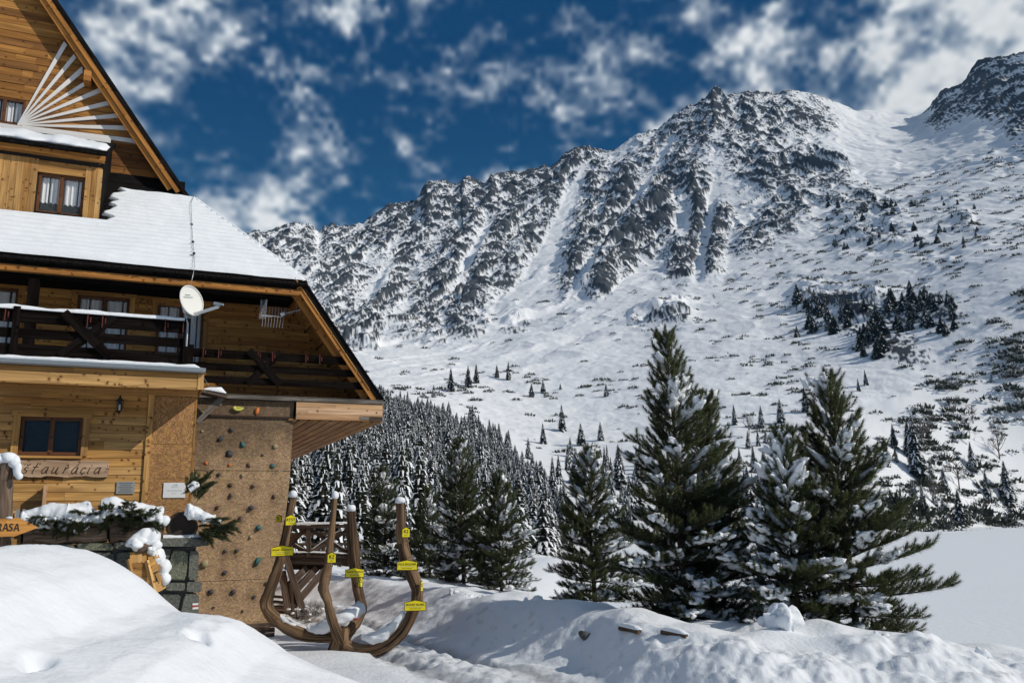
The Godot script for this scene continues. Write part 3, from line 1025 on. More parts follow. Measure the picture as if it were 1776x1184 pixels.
# a timber window in the hole r of a wall at w: frame, sashes, panes, lace, dark room
func window(parent: Node, r: Rect2, w: float, sashes: int, deep: float, lace: float, fm: Material) -> Node3D:
	var o := Node3D.new()
	o.name = "window"; parent.add_child(o, true)
	var f := MB.new()
	var wf := w - deep
	var c := r.get_center()
	var t := 0.055
	f.box(tf(Vector3(r.position.x + t * 0.5, c.y, wf)), Vector3(t, r.size.y, 0.08))
	f.box(tf(Vector3(r.end.x - t * 0.5, c.y, wf)), Vector3(t, r.size.y, 0.08))
	f.box(tf(Vector3(c.x, r.position.y + t * 0.6, wf)), Vector3(r.size.x - 2 * t, t * 1.2, 0.08))
	f.box(tf(Vector3(c.x, r.end.y - t * 0.5, wf)), Vector3(r.size.x - 2 * t, t, 0.08))
	for i in range(1, sashes):
		f.box(tf(Vector3(r.position.x + r.size.x * i / sashes, c.y, wf + 0.008)), Vector3(t * 1.35, r.size.y - 2 * t, 0.085))
	put(o, "frame", f.mesh(), fm)
	for i in sashes:
		var p := MB.new()
		var pw := (r.size.x - 2 * t) / sashes
		p.box(tf(Vector3(r.position.x + t + pw * (i + 0.5), c.y, wf - 0.01)), Vector3(pw - 0.02, r.size.y - 2 * t, 0.006))
		put(o, "pane", p.mesh(), M.glass)
		if lace > 0.0:
			var k := MB.new()
			var n := 14
			var top := r.end.y - t
			var bot := top - (r.size.y - 2 * t) * lace
			for j in n:
				var x0 := r.position.x + t + pw * i + pw * j / n
				var x1 := x0 + pw / n
				var z0 := wf - 0.09 + 0.02 * sin(j * 1.9 + i)
				var z1 := wf - 0.09 + 0.02 * sin((j + 1) * 1.9 + i)
				var b0 := bot - 0.035 * absf(sin(j * 0.9))
				var b1 := bot - 0.035 * absf(sin((j + 1) * 0.9))
				if (j * 7 + i * 3) % 5 != 0 or j % 2 == 0:
					k.quad(Vector3(x0, b0, z0), Vector3(x1, b1, z1), Vector3(x1, top, z1), Vector3(x0, top, z0))
			put(o, "lace_curtain", k.mesh(), M.lace)
	var d := MB.new()
	var z := wf - 0.9
	d.quad(Vector3(r.position.x, r.position.y, z), Vector3(r.end.x, r.position.y, z), Vector3(r.end.x, r.end.y, z), Vector3(r.position.x, r.end.y, z))
	for q in [[Vector3(r.position.x, r.position.y, z), Vector3(r.position.x, r.end.y, z), Vector3(r.position.x, r.end.y, wf), Vector3(r.position.x, r.position.y, wf)],
			[Vector3(r.end.x, r.end.y, z), Vector3(r.end.x, r.position.y, z), Vector3(r.end.x, r.position.y, wf), Vector3(r.end.x, r.end.y, wf)],
			[Vector3(r.position.x, r.end.y, z), Vector3(r.end.x, r.end.y, z), Vector3(r.end.x, r.end.y, wf), Vector3(r.position.x, r.end.y, wf)],
			[Vector3(r.end.x, r.position.y, z), Vector3(r.position.x, r.position.y, z), Vector3(r.position.x, r.position.y, wf), Vector3(r.end.x, r.position.y, wf)]]:
		d.quad(q[0], q[1], q[2], q[3])
	put(o, "room", d.mesh(), M.room)
	return o

func trim_around(parent: Node, r: Rect2, w: float, t: float, mats: Array, bottom := true) -> void:
	board(parent, "trim_board", tf(Vector3(r.get_center().x, r.end.y + t * 0.5, w)), Vector3(r.size.x + 2 * t + 0.06, t, 0.035), pick(mats))
	board(parent, "trim_board", tf(Vector3(r.position.x - t * 0.5, r.get_center().y, w)), Vector3(t, r.size.y, 0.035), pick(mats))
	board(parent, "trim_board", tf(Vector3(r.end.x + t * 0.5, r.get_center().y, w)), Vector3(t, r.size.y, 0.035), pick(mats))
	if bottom: board(parent, "sill", tf(Vector3(r.get_center().x, r.position.y - 0.025, w + 0.02)), Vector3(r.size.x + 0.06, 0.04, 0.09), pick(mats))

# snow lying on a plane strip: a soft slab from a to b (along x), depth dz, thickness th
func snow_strip(parent: Node, T: Transform3D, L: float, D: float, th: float, seed_: int, called := "snow", seg := 0.09) -> MeshInstance3D:
	var b := MB.new()
	var nx := maxi(int(L / seg), 4)
	var prof := [[-0.5, 0.0], [-0.54, 0.35], [-0.47, 0.8], [-0.3, 1.0], [0.0, 1.06], [0.3, 1.0], [0.48, 0.75], [0.54, 0.3], [0.5, 0.0]]
	var np := prof.size()
	for i in nx + 1:
		var x := L * i / nx
		var e := minf(1.0, minf(x, L - x) / (th * 0.8) * 0.9 + 0.25)
		var k := th * (1.0 + near_lump.get_noise_2d(x * 4.0 + seed_ * 13.0, 3.0) * 0.5) * e
		var dd := D * (1.0 + near_lump.get_noise_2d(x * 5.0, seed_ * 7.0) * 0.22) * (0.85 + 0.15 * e)
		for p in prof:
			b.vert(T * Vector3(x, p[1] * k, p[0] * dd), Vector3.UP)
	for i in nx:
		for j in np - 1:
			var o := i * np + j
			b.ix.append_array([o, o + 1, o + np, o + 1, o + np + 1, o + np])
	for e in [0, nx]:
		for j in range(1, np - 1):
			b.ix.append_array([e * np, e * np + j, e * np + j + 1])
	b.smooth()
	return put(parent, called, b.mesh(), M.snow)

func build_chalet() -> void:
	chalet = thing("chalet", "timber chalet with steep snowy roof, balcony and sunburst boards on its gable", "building", bbase(0, 0, 0))
	chalet_ground_floor()
	chalet_first_floor()
	chalet_roof()
	chalet_gable()

func sub(parent: Node, called: String) -> Node3D:
	var o := Node3D.new(); o.name = called; parent.add_child(o, true)
	return o

func chalet_ground_floor() -> void:
	var hole := Rect2(-4.79, 3.49, 0.95, 0.66)
	var far := Rect2(-7.4, 3.49, 0.95, 0.66)
	var wall := put(chalet, "ground_floor_wall", backing(-9.0, -2.02, 0.0, 4.62, 2.5, 2.865, [hole, far]).mesh(), M.room)
	plank_wall(wall, -9.0, func(_v): return -2.825, 2.0, 4.6, 0.146, 2.885, M.honey, [hole.grow_individual(0.02, 0.02, 0.02, 0.02), far])
	window(chalet, hole, 2.9, 2, 0.07, 0.0, M.frame)
	window(chalet, far, 2.9, 2, 0.07, 0.0, M.frame)
	trim_around(chalet, hole, 2.925, 0.105, M.honey)
	board(wall, "corner_board", tf(Vector3(-2.775, 3.3, 2.915)), Vector3(0.095, 2.6, 0.045), M.honey[1])
	# chipboard panels to the corner
	var e := [2.0, 2.55, 3.11, 3.72, 4.59]
	for i in 4:
		var b := MB.new()
		b.box(tf(Vector3(-2.37, (e[i] + e[i + 1]) * 0.5, 2.885)), Vector3(0.72, e[i + 1] - e[i] - 0.006, 0.025), Vector2(i * 1.3, i * 0.37))
		put(wall, "chipboard_panel", b.mesh(), M.osb)
	board(wall, "corner_batten", tf(Vector3(-2.012, 3.3, 2.87)), Vector3(0.035, 2.58, 0.07), M.honey[2])
	var ret := backing(-2.06, -2.02, 0.0, 4.62, 1.3, 2.5, [])
	put(chalet, "return_wall", ret.mesh(), M.bark)
	# ceiling and fascia of the porch roof that carries the balcony
	var f := sub(chalet, "porch_roof")
	for i in 6:
		board(f, "ceiling_board", tf(Vector3(-5.5, 4.6, 3.0 + i * 0.15)), Vector3(6.96, 0.02, 0.146), pick(M.honey))
	board(f, "fascia_board", tf(Vector3(-5.57, 4.685, 3.905)), Vector3(7.0, 0.175, 0.03), M.honey[3])
	board(f, "fascia_board", tf(Vector3(-5.57, 4.605, 3.897)), Vector3(7.0, 0.05, 0.03), M.honey[1])
	board(f, "fascia_board", tf(Vector3(-5.57, 4.82, 3.895)), Vector3(7.0, 0.085, 0.03), M.honey[2])
	board(f, "end_board", tf(Vector3(-2.015, 4.72, 3.91)), Vector3(0.1, 0.27, 0.045), M.honey[3])
	board(f, "side_board", tf(Vector3(-1.985, 4.72, 3.4)), Vector3(0.03, 0.27, 0.95), M.honey[2])
	var deck := MB.new()
	deck.box(tf(Vector3(-5.55, 4.91, 1.95)), Vector3(7.1, 0.07, 3.9))
	deck.box(tf(Vector3(-5.55, 4.95, 3.93)), Vector3(7.12, 0.02, 0.10))
	put(f, "metal_deck", deck.mesh(), M.zinc)
	var g := MB.new()
	var n := 10
	for i in n:
		var a0 := PI + PI * i / n
		var a1 := PI + PI * (i + 1) / n
		var c := Vector3(0, 4.925, 4.0)
		var p0 := c + Vector3(0, sin(a0) * 0.062, -cos(a0) * 0.062)
		var p1 := c + Vector3(0, sin(a1) * 0.062, -cos(a1) * 0.062)
		var X0 := Vector3(-9.0, 0, 0)
		var X1 := Vector3(-1.95, 0, 0)
		g.quad(p0 + X0, p1 + X0, p1 + X1, p0 + X1)
		g.tri(c + X1, p0 + X1, p1 + X1)
	g.tube([Vector3(-9, 4.928, 4.065), Vector3(-1.95, 4.928, 4.065)], [0.012, 0.012], 6)
	put(f, "gutter", g.mesh(), M.zinc)
	for i in 8:
		var h := MB.new()
		for k in n:
			var a0 := PI + PI * k / n
			var a1 := PI + PI * (k + 1) / n
			var c := Vector3(-2.25 - i * 0.92, 4.925, 4.0)
			var p0 := c + Vector3(0, sin(a0) * 0.067, -cos(a0) * 0.067)
			var p1 := c + Vector3(0, sin(a1) * 0.067, -cos(a1) * 0.067)
			h.quad(p0, p1, p1 + Vector3(0.022, 0, 0), p0 + Vector3(0.022, 0, 0))
		put(f, "gutter_bracket", h.mesh(), M.zinc)
	snow_strip(f, tf(Vector3(-9.0, 4.962, 3.86)), 6.96, 0.20, 0.055, 3)
	snow_strip(f, tf(Vector3(-9.0, 4.950, 3.4)), 6.6, 0.55, 0.035, 4)
	# bracket and ledge in the corner beside the climbing wall
	var k := sub(chalet, "corner_bracket")
	var a := on_w(384, 690, 2.0); var c2 := on_w(341, 733, 2.0)
	beam(k, "strut", c2, a, 0.09, 0.09, M.grey_wood)
	beam(k, "ledge_board", on_w(345, 679, 2.0), on_w(392, 690, 2.0), 0.05, 0.4, M.weather[0])
	beam(k, "cross_piece", on_w(344, 692, 1.75), on_w(384, 702, 1.75), 0.08, 0.06, M.weather[2])
	var q := on_w(352, 675, 2.0)
	snow_strip(k, Transform3D(Basis(Vector3(0, 0, 1), -0.13), q + Vector3(0, -0.03, 0)), 0.42, 0.36, 0.10, 5)
	var wire := MB.new()
	wire.tube([on_w(353, 655, 3.0), on_w(361, 668, 2.2)], [0.006, 0.006], 5)
	put(k, "wire", wire.mesh(), M.steel)

func railing(parent: Node, u0: float, u1: float, w: float, bars: Array, right: Callable, x0: float, x1: float, posts: Array, hooks: Array, top: float, low: float) -> Node3D:
	var r := sub(parent, "balcony_railing")
	for b in bars:
		var e: float = minf(u1, right.call(b[1]))
		board(r, "rail_board", tf(Vector3((u0 + e) * 0.5, (b[0] + b[1]) * 0.5, w)), Vector3(e - u0, b[1] - b[0], 0.045), M.dark)
	beam(r, "cross_brace", Vector3(x0, low, w + 0.04), Vector3(x1, top, w + 0.04), 0.15, 0.035, M.dark)
	beam(r, "cross_brace", Vector3(x0, top, w + 0.078), Vector3(x1, low, w + 0.078), 0.15, 0.035, M.dark)
	for p in posts:
		board(r, "post", tf(Vector3(p, (top + low) * 0.5 + 0.01, w + 0.035)), Vector3(0.1, top - low + 0.08, 0.1), M.dark)
	for h in hooks:
		var m := MB.new()
		m.box(tf(Vector3(h, top - 0.1, w + 0.075)), Vector3(0.014, 0.22, 0.012))
		m.box(tf(Vector3(h, top - 0.205, w + 0.095)), Vector3(0.014, 0.014, 0.05))
		m.box(tf(Vector3(h + 0.045, top - 0.09, w + 0.06)), Vector3(0.014, 0.09, 0.01))
		put(r, "flower_box_hook", m.mesh(), M.hook)
	return r

func chalet_first_floor() -> void:
	var w1 := Rect2(-6.6, 4.95, 1.2, 2.14)
	var w2 := Rect2(-4.32, 4.95, 1.0, 2.12)
	var w3 := Rect2(-2.76, 4.95, 0.95, 2.08)
	var holes := [w1, w2, w3]
	var wall := put(chalet, "first_floor_wall", backing(-9.0, -0.2, 4.6, 7.6, -0.35, -0.02, holes).mesh(), M.room)
	var right := func(v): return minf(roof_u(v + 0.12) - 0.02, 1.5)
	plank_wall(wall, -9.0, right, 4.86, 7.55, 0.192, 0.0, M.brown, holes)
	var side_fill := MB.new()
	side_fill.prism(Transform3D(), PackedVector2Array([Vector2(-0.2, 4.6), Vector2(1.7, 4.6), Vector2(roof_u(7.5) - 0.1, 7.3), Vector2(-0.2, 7.5)]), -0.35, -0.022)
	put(chalet, "end_wall", side_fill.mesh(), M.room)
	for r in [w1, w2, w3]:
		var win := window(chalet, r, 0.015, 2, 0.06, 0.93, M.frame)
		board(win, "door_panel", tf(Vector3(r.get_center().x, r.position.y + 0.22, -0.075)), Vector3(r.size.x - 0.12, 0.40, 0.05), M.frame)
		trim_around(chalet, r, 0.035, 0.10, M.brown, false)
	# balcony floors
	var fl := MB.new()
	fl.box(tf(Vector3(-0.08, 4.80, 0.79)), Vector3(3.86, 0.08, 1.6))
	put(chalet, "balcony_floor", fl.mesh(), M.weather[1])
	var fe := MB.new()
	fe.box(tf(Vector3(-0.08, 4.815, 1.615)), Vector3(3.9, 0.085, 0.03))
	fe.box(tf(Vector3(-0.08, 4.858, 1.60)), Vector3(3.9, 0.008, 0.09))
	put(chalet, "floor_flashing", fe.mesh(), M.grey_wood)
	# lit band of boards under the right end and the boarded underside
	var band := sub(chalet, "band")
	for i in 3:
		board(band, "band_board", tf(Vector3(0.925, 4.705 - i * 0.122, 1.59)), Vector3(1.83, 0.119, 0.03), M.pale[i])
	board(band, "old_board", tf(Vector3(1.70, 4.455, 1.61)), Vector3(0.29, 0.085, 0.012), M.bark)
	board(band, "grey_patch", tf(Vector3(1.45, 4.46, 1.609)), Vector3(0.2, 0.07, 0.01), M.grey_wood)
	var so := sub(chalet, "underside")
	var cuts := [1.56, -1.5, -5.3, -10.0, -14.0]
	for s in 4:
		for i in 9:
			var u := 1.74 - i * 0.222
			board(so, "soffit_board", tf(Vector3(u, 4.392 + 0.004 * (s % 2), (cuts[s] + cuts[s + 1]) * 0.5)), Vector3(0.19, 0.025, cuts[s] - cuts[s + 1] - 0.01), pick(M.orange_boards))
	var sb := MB.new()
	sb.box(tf(Vector3(0.0, 4.43, -6.2)), Vector3(3.68, 0.03, 15.5))
	put(so, "soffit_frame", sb.mesh(), M.burnt)
	board(so, "edge_beam", tf(Vector3(1.842, 4.58, -6.3)), Vector3(0.04, 0.36, 15.7), M.pale[0])
	# body of the house below and behind
	var body := MB.new()
	body.box(tf(Vector3(-4.6, 2.15, -6.7)), Vector3(9.0, 4.4, 13.3))
	body.box(tf(Vector3(-4.6, 6.0, -7.2)), Vector3(9.4, 3.3, 13.5))
	put(chalet, "house_body", body.mesh(), M.honey[2])
	# railings
	var none := func(_v): return 99.0
	var ra := railing(chalet, -9.0, -2.24, 3.75, [[5.60, 5.81], [5.34, 5.50], [5.06, 5.24]], none, -4.22, -3.45, [-2.28, -4.9, -7.3],
		[on_w(8, 550, 3.8).x, on_w(151, 560, 3.8).x, on_w(177, 560, 3.8).x, on_w(286, 565, 3.8).x, on_w(317, 570, 3.8).x], 5.80, 5.06)
	snow_strip(ra, tf(Vector3(-9.0, 5.812, 3.76)), 6.78, 0.10, 0.062, 11)
	board(ra, "side_rail", tf(Vector3(-2.28, 5.705, 2.6)), Vector3(0.045, 0.18, 2.2), M.dark)
	board(ra, "side_rail", tf(Vector3(-2.28, 5.42, 2.6)), Vector3(0.045, 0.15, 2.2), M.dark)
	board(ra, "side_rail", tf(Vector3(-2.28, 5.15, 2.6)), Vector3(0.045, 0.15, 2.2), M.dark)
	var limit := func(v): return roof_u(v) - 0.16
	var rb := railing(chalet, -2.14, 3.0, 1.5, [[5.61, 5.78], [5.355, 5.50], [5.09, 5.235]], limit, -0.99, -0.33, [-2.1],
		[on_w(352, 610, 1.55).x, on_w(379, 610, 1.55).x, on_w(447, 615, 1.55).x, on_w(472, 615, 1.55).x, on_w(530, 618, 1.55).x, on_w(554, 618, 1.55).x], 5.79, 5.10)
	rb.set_meta("label", "dark railing under the right roof slope")
	# posts and beam under the eave
	board(chalet, "balcony_post", tf(Vector3(-4.975, 5.95, 1.42)), Vector3(0.19, 2.0, 0.16), M.dark)
	board(chalet, "balcony_post", tf(Vector3(-7.6, 5.95, 1.42)), Vector3(0.19, 2.0, 0.16), M.dark)
	board(chalet, "eave_beam", tf(Vector3(-4.6, 7.0, 1.42)), Vector3(8.9, 0.10, 0.12), M.dark)

func slope_frame() -> Transform3D:                             # x down the right slope, y off it, z out of the front
	var x := Vector3(1, -ROOF_K, 0).normalized()
	var y := Vector3(ROOF_K, 1, 0).normalized()
	return Transform3D(Basis(x, y, Vector3(0, 0, 1)), Vector3(0.117, 7.301, 0))

func on_skirt(u: float, w: float, lift := 0.0) -> Vector3:
	return Vector3(u, 8.55 - 0.75 * w, w) + Vector3(0, 0.8, 0.6) * lift

func hip_u(w: float) -> float: return roof_u(8.55 - 0.75 * w)

func chalet_roof() -> void:
	var S := slope_frame()
	var inv := S.affine_inverse()
	var at_s := func(u: float, w: float) -> Vector2:
		var p := inv * Vector3(u, roof_v(u), w)
		return Vector2(p.x, p.z)
	# main slope, seen edge-on; the local z of the prism is the thickness
	var P := Transform3D(Basis(S.basis.x, S.basis.z, -S.basis.y), S.origin)
	var poly := PackedVector2Array([at_s.call(1.885, 1.62), at_s.call(0.10, 1.62), at_s.call(hip_u(-2.58), -2.58), at_s.call(-7.0, -2.58), at_s.call(-7.0, -14.0), at_s.call(1.885, -14.0)])
	var rf := MB.new()
	rf.prism(P, poly, 0.0, 0.11)
	var roof := put(chalet, "roof", rf.mesh(), M.shingle)
	# left slope, mirrored about the ridge
	var L := Transform3D(Basis(Vector3(-1, 0, 0), Vector3.UP, Vector3(0, 0, 1)), Vector3(-14.0, 0, 0))
	var lf := MB.new()
	lf.prism(L * P, poly, 0.0, 0.11)
	put(roof, "left_slope", lf.mesh(), M.shingle)
	# boards of the two verges: outer and inner
	var verge := func(called: String, u0: float, u1: float, w: float, d0: float, d1: float, t: float, m: Material) -> void:
		var a := Vector3(u0, roof_v(u0), w)
		var b := Vector3(u1, roof_v(u1), w)
		var yv := S.basis.y
		beam(chalet, called, a - yv * (d0 + d1) * 0.5, b - yv * (d0 + d1) * 0.5, d1 - d0, t, m, yv)
	verge.call("bargeboard", 0.10, 1.80, 1.585, 0.105, 0.215, 0.035, M.barge)
	verge.call("verge_rafter", 0.02, 1.72, 1.38, 0.11, 0.33, 0.10, M.barge)
	verge.call("bargeboard", -7.0, -2.32, -2.62, 0.12, 0.235, 0.04, M.barge)
	verge.call("verge_rafter", -7.0, -2.42, -2.70, 0.12, 0.36, 0.06, M.barge)
	# underside boards of the right slope
	for i in 6:
		var u := 0.0 + i * 0.28
		var a := Vector3(u, roof_v(u), 0.75) - S.basis.y * 0.125
		var c := S.basis
		board(chalet, "underside_board", Transform3D(Basis(c.x, c.y, c.z), a + c.x * 0.2), Vector3(0.46, 0.02, 1.75), pick(M.brown))
	# verge shingles, each lapping over the edge
	for i in 26:
		var u := 0.12 + i * 0.068
		var a := Vector3(u, roof_v(u), 1.60) + S.basis.y * 0.006
		var c := S.basis.rotated(Vector3(0, 0, 1), 0.05)
		board(roof, "shingle", Transform3D(c, a), Vector3(0.17, 0.02, 0.10 + rng.randf() * 0.012), M.shingle)
	# the skirt roof under the gable
	var sk := MB.new()
	var n := 40
	var u_l := -11.0
	for i in n:
		var w0 := lerpf(1.62, -3.0, float(i) / n)
		var w1 := lerpf(1.62, -3.0, float(i + 1) / n)
		sk.quad(on_skirt(u_l, w0), on_skirt(hip_u(w0), w0), on_skirt(hip_u(w1), w1), on_skirt(u_l, w1))
		sk.quad(on_skirt(u_l, w1, -0.1), on_skirt(hip_u(w1), w1, -0.1), on_skirt(hip_u(w0), w0, -0.1), on_skirt(u_l, w0, -0.1))
	sk.quad(on_skirt(u_l, 1.62, -0.1), on_skirt(hip_u(1.62), 1.62, -0.1), on_skirt(hip_u(1.62), 1.62), on_skirt(u_l, 1.62))
	var skirt := put(chalet, "skirt_roof", sk.mesh(), M.shingle)
	var u := -6.4
	while u < 0.06:                                             # bottom row of shingles
		var wd := rng.randf_range(0.07, 0.11)
		board(skirt, "shingle", Transform3D(Basis(Vector3(1, 0, 0), 0.62 + rng.randf() * 0.05), on_skirt(u + wd * 0.5, 1.60 + rng.randf() * 0.02, -0.03)), Vector3(wd - 0.006, 0.05, 0.28), M.shingle)
		u += wd
	# bare courses beside and under the dormer
	for r in 9:
		var wr := -0.25 - r * 0.2
		var uu := -4.1
		while uu < -3.2:
			var wd := rng.randf_range(0.08, 0.13)
			board(skirt, "shingle", Transform3D(Basis(Vector3(1, 0, 0), 0.60), on_skirt(uu, wr, 0.02)), Vector3(wd - 0.008, 0.02, 0.30), M.shingle)
			uu += wd
	board(chalet, "fascia_board", tf(Vector3(-4.5, 7.105, 1.585)), Vector3(9.0, 0.115, 0.035), M.barge)
	board(chalet, "eave_lining", tf(Vector3(-5.5, 7.17, 0.75)), Vector3(11.0, 0.03, 1.6), M.dark)
	board(chalet, "eave_board", tf(Vector3(-5.5, 7.23, 1.57)), Vector3(11.0, 0.14, 0.03), M.shingle)
	board(chalet, "fascia_board", tf(Vector3(-4.5, 7.07, 1.45)), Vector3(9.0, 0.05, 0.2), M.brown[1])
	# snow on the skirt, lying in courses
	var b := MB.new()
	var nu := 150
	var nw := 96
	var left_at := func(w: float) -> float:
		if w > -0.22: return -9.0
		var course := floorf((w + 0.25) / 0.21)
		return -3.92 + 0.10 * sin(course * 2.4) + 0.05 * sin(course * 5.1 + 1.0) + 0.12 * smoothstep(-1.8, -2.4, w)
	for i in nw + 1:
		var w := lerpf(1.60, -2.46, float(i) / nw)
		var ww := w
		var l: float = left_at.call(w)
		var rgt := hip_u(w) + 0.03
		for j in nu + 1:
			var x := lerpf(l, rgt, float(j) / nu)
			if w > -0.30 and w < 0.1 and x < -3.9:
				ww = minf(w, 0.02 + 0.05 * near_lump.get_noise_2d(x * 3.0, 1.0))
			else: ww = w
			var f := fposmod((w + 0.25) / 0.21, 1.0)
			var th := 0.085 + 0.036 * smoothstep(0.0, 1.0, f) - 0.022 * exp(-pow((f - 0.04) / 0.05, 2)) + near_lump.get_noise_2d(x * 1.6, w * 1.6) * 0.03 + near_lump.get_noise_2d(x * 7.0, w * 7.0) * 0.010
			var e := minf(minf(x - l, rgt - x) / 0.07, minf((1.60 - w) / 0.06, (w + 2.46) / 0.06))
			th *= sqrt(clampf(e + 0.12, 0.0, 1.0))
			b.vert(on_skirt(x, ww, th), Vector3.UP)
	for i in nw:
		for j in nu:
			var o := i * (nu + 1) + j
			b.ix.append_array([o, o + nu + 1, o + 1, o + 1, o + nu + 1, o + nu + 2])
	b.smooth()
	put(skirt, "snow", b.mesh(), M.snow)
	# rim of snow on the hip
	var hp := MB.new()
	var pts := []
	var rad := []
	for i in 25:
		var w := lerpf(1.55, -2.4, i / 24.0)
		pts.append(on_skirt(hip_u(w) + 0.02, w, 0.05)); rad.append(0.055 + 0.02 * near_lump.get_noise_1d(i * 2.0))
	hp.tube(pts, rad, 8)
	put(skirt, "hip_snow", hp.mesh(), M.snow)
	# wire of the lightning rod over the snow
	var wi := MB.new()
	var q := [[338, 336], [331, 350], [332, 390], [334, 420], [336, 440], [337, 462], [330, 490]]
	var wp := []
	for p in q:
		var r := ray(p[0], p[1])
		var e := to_b(EYE)
		var rb := Vector3(r.dot(bu), r.y, r.dot(bw))
		var t := (8.55 + 0.17 - (e.y + 0.75 * e.z)) / (rb.y + 0.75 * rb.z)
		wp.append(e + rb * t)
	wp[wp.size() - 1] = Vector3(wp[5].x - 0.05, 7.0, 1.66)
	var wr := []
	for i in wp.size(): wr.append(0.0055)
	wi.tube(wp, wr, 5)
	put(chalet, "lightning_wire", wi.mesh(), M.steel)
	for i in [2, 3, 4]:
		var s := MB.new()
		s.box(tf(wp[i] + Vector3(0, 0.01, 0), Vector3(0.3, 0, 0.2)), Vector3(0.05, 0.05, 0.03))
		put(chalet, "wire_clip", s.mesh(), M.black)

func chalet_gable() -> void:
	var win := Rect2(-7.4, 11.95, 1.32, 0.68)
	var right := func(v): return roof_u(v + 0.20)
	var gw := put(chalet, "gable_wall", backing(-10.5, -3.4, 10.0, 11.95, -3.4, -3.04, []).mesh(), M.room)
	var tri := MB.new()
	tri.prism(Transform3D(), PackedVector2Array([Vector2(-10.5, 11.0), Vector2(-2.95, 11.0), Vector2(-6.9, 16.7), Vector2(-7.1, 16.7), Vector2(-10.5, 12.0)]), -3.4, -3.14)
	put(gw, "gable_core", tri.mesh(), M.room)
	plank_wall(gw, -10.4, right, 11.05, 16.8, 0.2, -3.02, M.gable, [win], 3.4)
	for i in 3:
		board(gw, "shingle_row", tf(Vector3(-3.6, 10.98 - i * 0.13, -2.99 + i * 0.03), Vector3(-0.15, 0, 0)), Vector3(2.6, 0.15, 0.03), M.shingle)
	window(chalet, win, -2.99, 3, 0.04, 0.93, M.frame)
	# sunburst
	var fan := sub(chalet, "sunburst")
	var c := Vector2(-6.2, 11.955)
	var tips := [[110, 72, 116, 78], [127, 94, 132, 100], [142, 115, 143, 126], [150, 139, 158, 142], [171, 153, 175, 160], [186, 175, 190, 182], [202, 197, 206, 204], [215, 218, 221, 226]]
	for i in tips.size():
		var t: Array = tips[i]
		var p := on_w(t[0], t[1], -2.98)
		var q := on_w(t[2], t[3], -2.98)
		var d := (Vector2(q.x + p.x, q.y + p.y) * 0.5 - c).normalized()
		var nrm := Vector2(-d.y, d.x)
		var b := MB.new()
		b.prism(Transform3D(), PackedVector2Array([c + nrm * 0.012, c - nrm * 0.012, Vector2(q.x, q.y), Vector2(p.x, p.y)]), -3.0, -2.965 + i * 0.0008)
		put(fan, "ray_board", b.mesh(), M.white_paint)
	var e0 := on_w(235, 241, -2.97)
	var e1 := on_w(237, 247, -2.97)
	var lb := MB.new()
	lb.prism(Transform3D(), PackedVector2Array([c + Vector2(0.1, 0.0), c + Vector2(0.1, -0.03), Vector2(e1.x, e1.y - 0.03), Vector2(e0.x, e0.y)]), -3.0, -2.956)
	put(fan, "ray_board", lb.mesh(), M.white_paint)
	board(fan, "base_board", tf(Vector3(-7.0, 11.865, -2.965)), Vector3(5.75, 0.125, 0.05), M.white_paint)
	board(chalet, "purlin", tf(Vector3(-4.76, 13.42, -2.87)), Vector3(0.17, 0.28, 0.46), M.barge)
	board(chalet, "purlin", tf(Vector3(-9.24, 13.42, -2.87)), Vector3(0.17, 0.28, 0.46), M.barge)
	# the dormer with its sliding shutters
	var dm := sub(chalet, "dormer")
	var wd := -0.35
	var wl := on_w(64, 330, wd).x
	var wr := on_w(144, 340, wd).x
	var hole := Rect2(wl, on_w(100, 372, wd).y, wr - wl, 0.0)
	hole.size.y = on_w(100, 302, wd).y - hole.position.y
	put(dm, "dormer_wall", backing(-10.0, -4.08, 8.5, 10.25, -0.75, wd - 0.05, [hole]).mesh(), M.room)
	window(chalet, hole, wd - 0.02, 2, 0.06, 0.68, M.frame)
	var u := wl - 0.03
	var k := 0
	while u > -10.0:                                            # left boards, upright
		board(dm, "shutter_board", tf(Vector3(u - 0.065, 9.47, wd + 0.01 + 0.003 * (k % 3))), Vector3(0.126, 1.26, 0.03), pick(M.honey))
		u -= 0.13
		k += 1
	var r0 := wr + 0.01
	for i in 3:
		var x := lerpf(r0, -4.08, (i + 0.5) / 3.0)
		board(dm, "shutter_board", tf(Vector3(x, 9.36, wd + 0.015 + 0.003 * i)), Vector3((-4.08 - r0) / 3.0 - 0.004, 1.36, 0.03), M.honey[1 + (i % 3)])
	board(dm, "lintel_board", tf(Vector3((wl + wr) * 0.5, hole.end.y + 0.07, wd + 0.005)), Vector3(wr - wl + 0.06, 0.14, 0.03), M.honey[0])
	board(dm, "lintel_board", tf(Vector3(-7.0, hole.end.y + 0.2, wd + 0.004)), Vector3(5.8, 0.13, 0.03), M.honey[2])
	board(dm, "apron_board", tf(Vector3(-7.0, hole.position.y - 0.12, wd - 0.04)), Vector3(5.84, 0.3, 0.05), M.shingle)
	var sw := MB.new()
	sw.prism(Transform3D(Basis(Vector3(0, 0, -1), Vector3.UP, Vector3(1, 0, 0)), Vector3(-4.09, 0, 0)), PackedVector2Array([Vector2(0.37, 8.6), Vector2(3.0, 10.6), Vector2(3.0, 11.7), Vector2(0.37, 10.35)]), -0.02, 0.02)
	put(dm, "side_wall", sw.mesh(), M.shingle)
	# its low roof with fascia and snow
	var a := Vector3(-7.0, 10.34, -0.10)
	var b2 := Vector3(-7.0, 11.78, -2.97)
	var T := along((a + b2) * 0.5, b2 - a, Vector3(0, 1, 0))
	var rf := MB.new()
	rf.box(T, Vector3(a.distance_to(b2) + 0.02, 0.10, 6.0))
	put(dm, "dormer_roof", rf.mesh(), M.shingle)
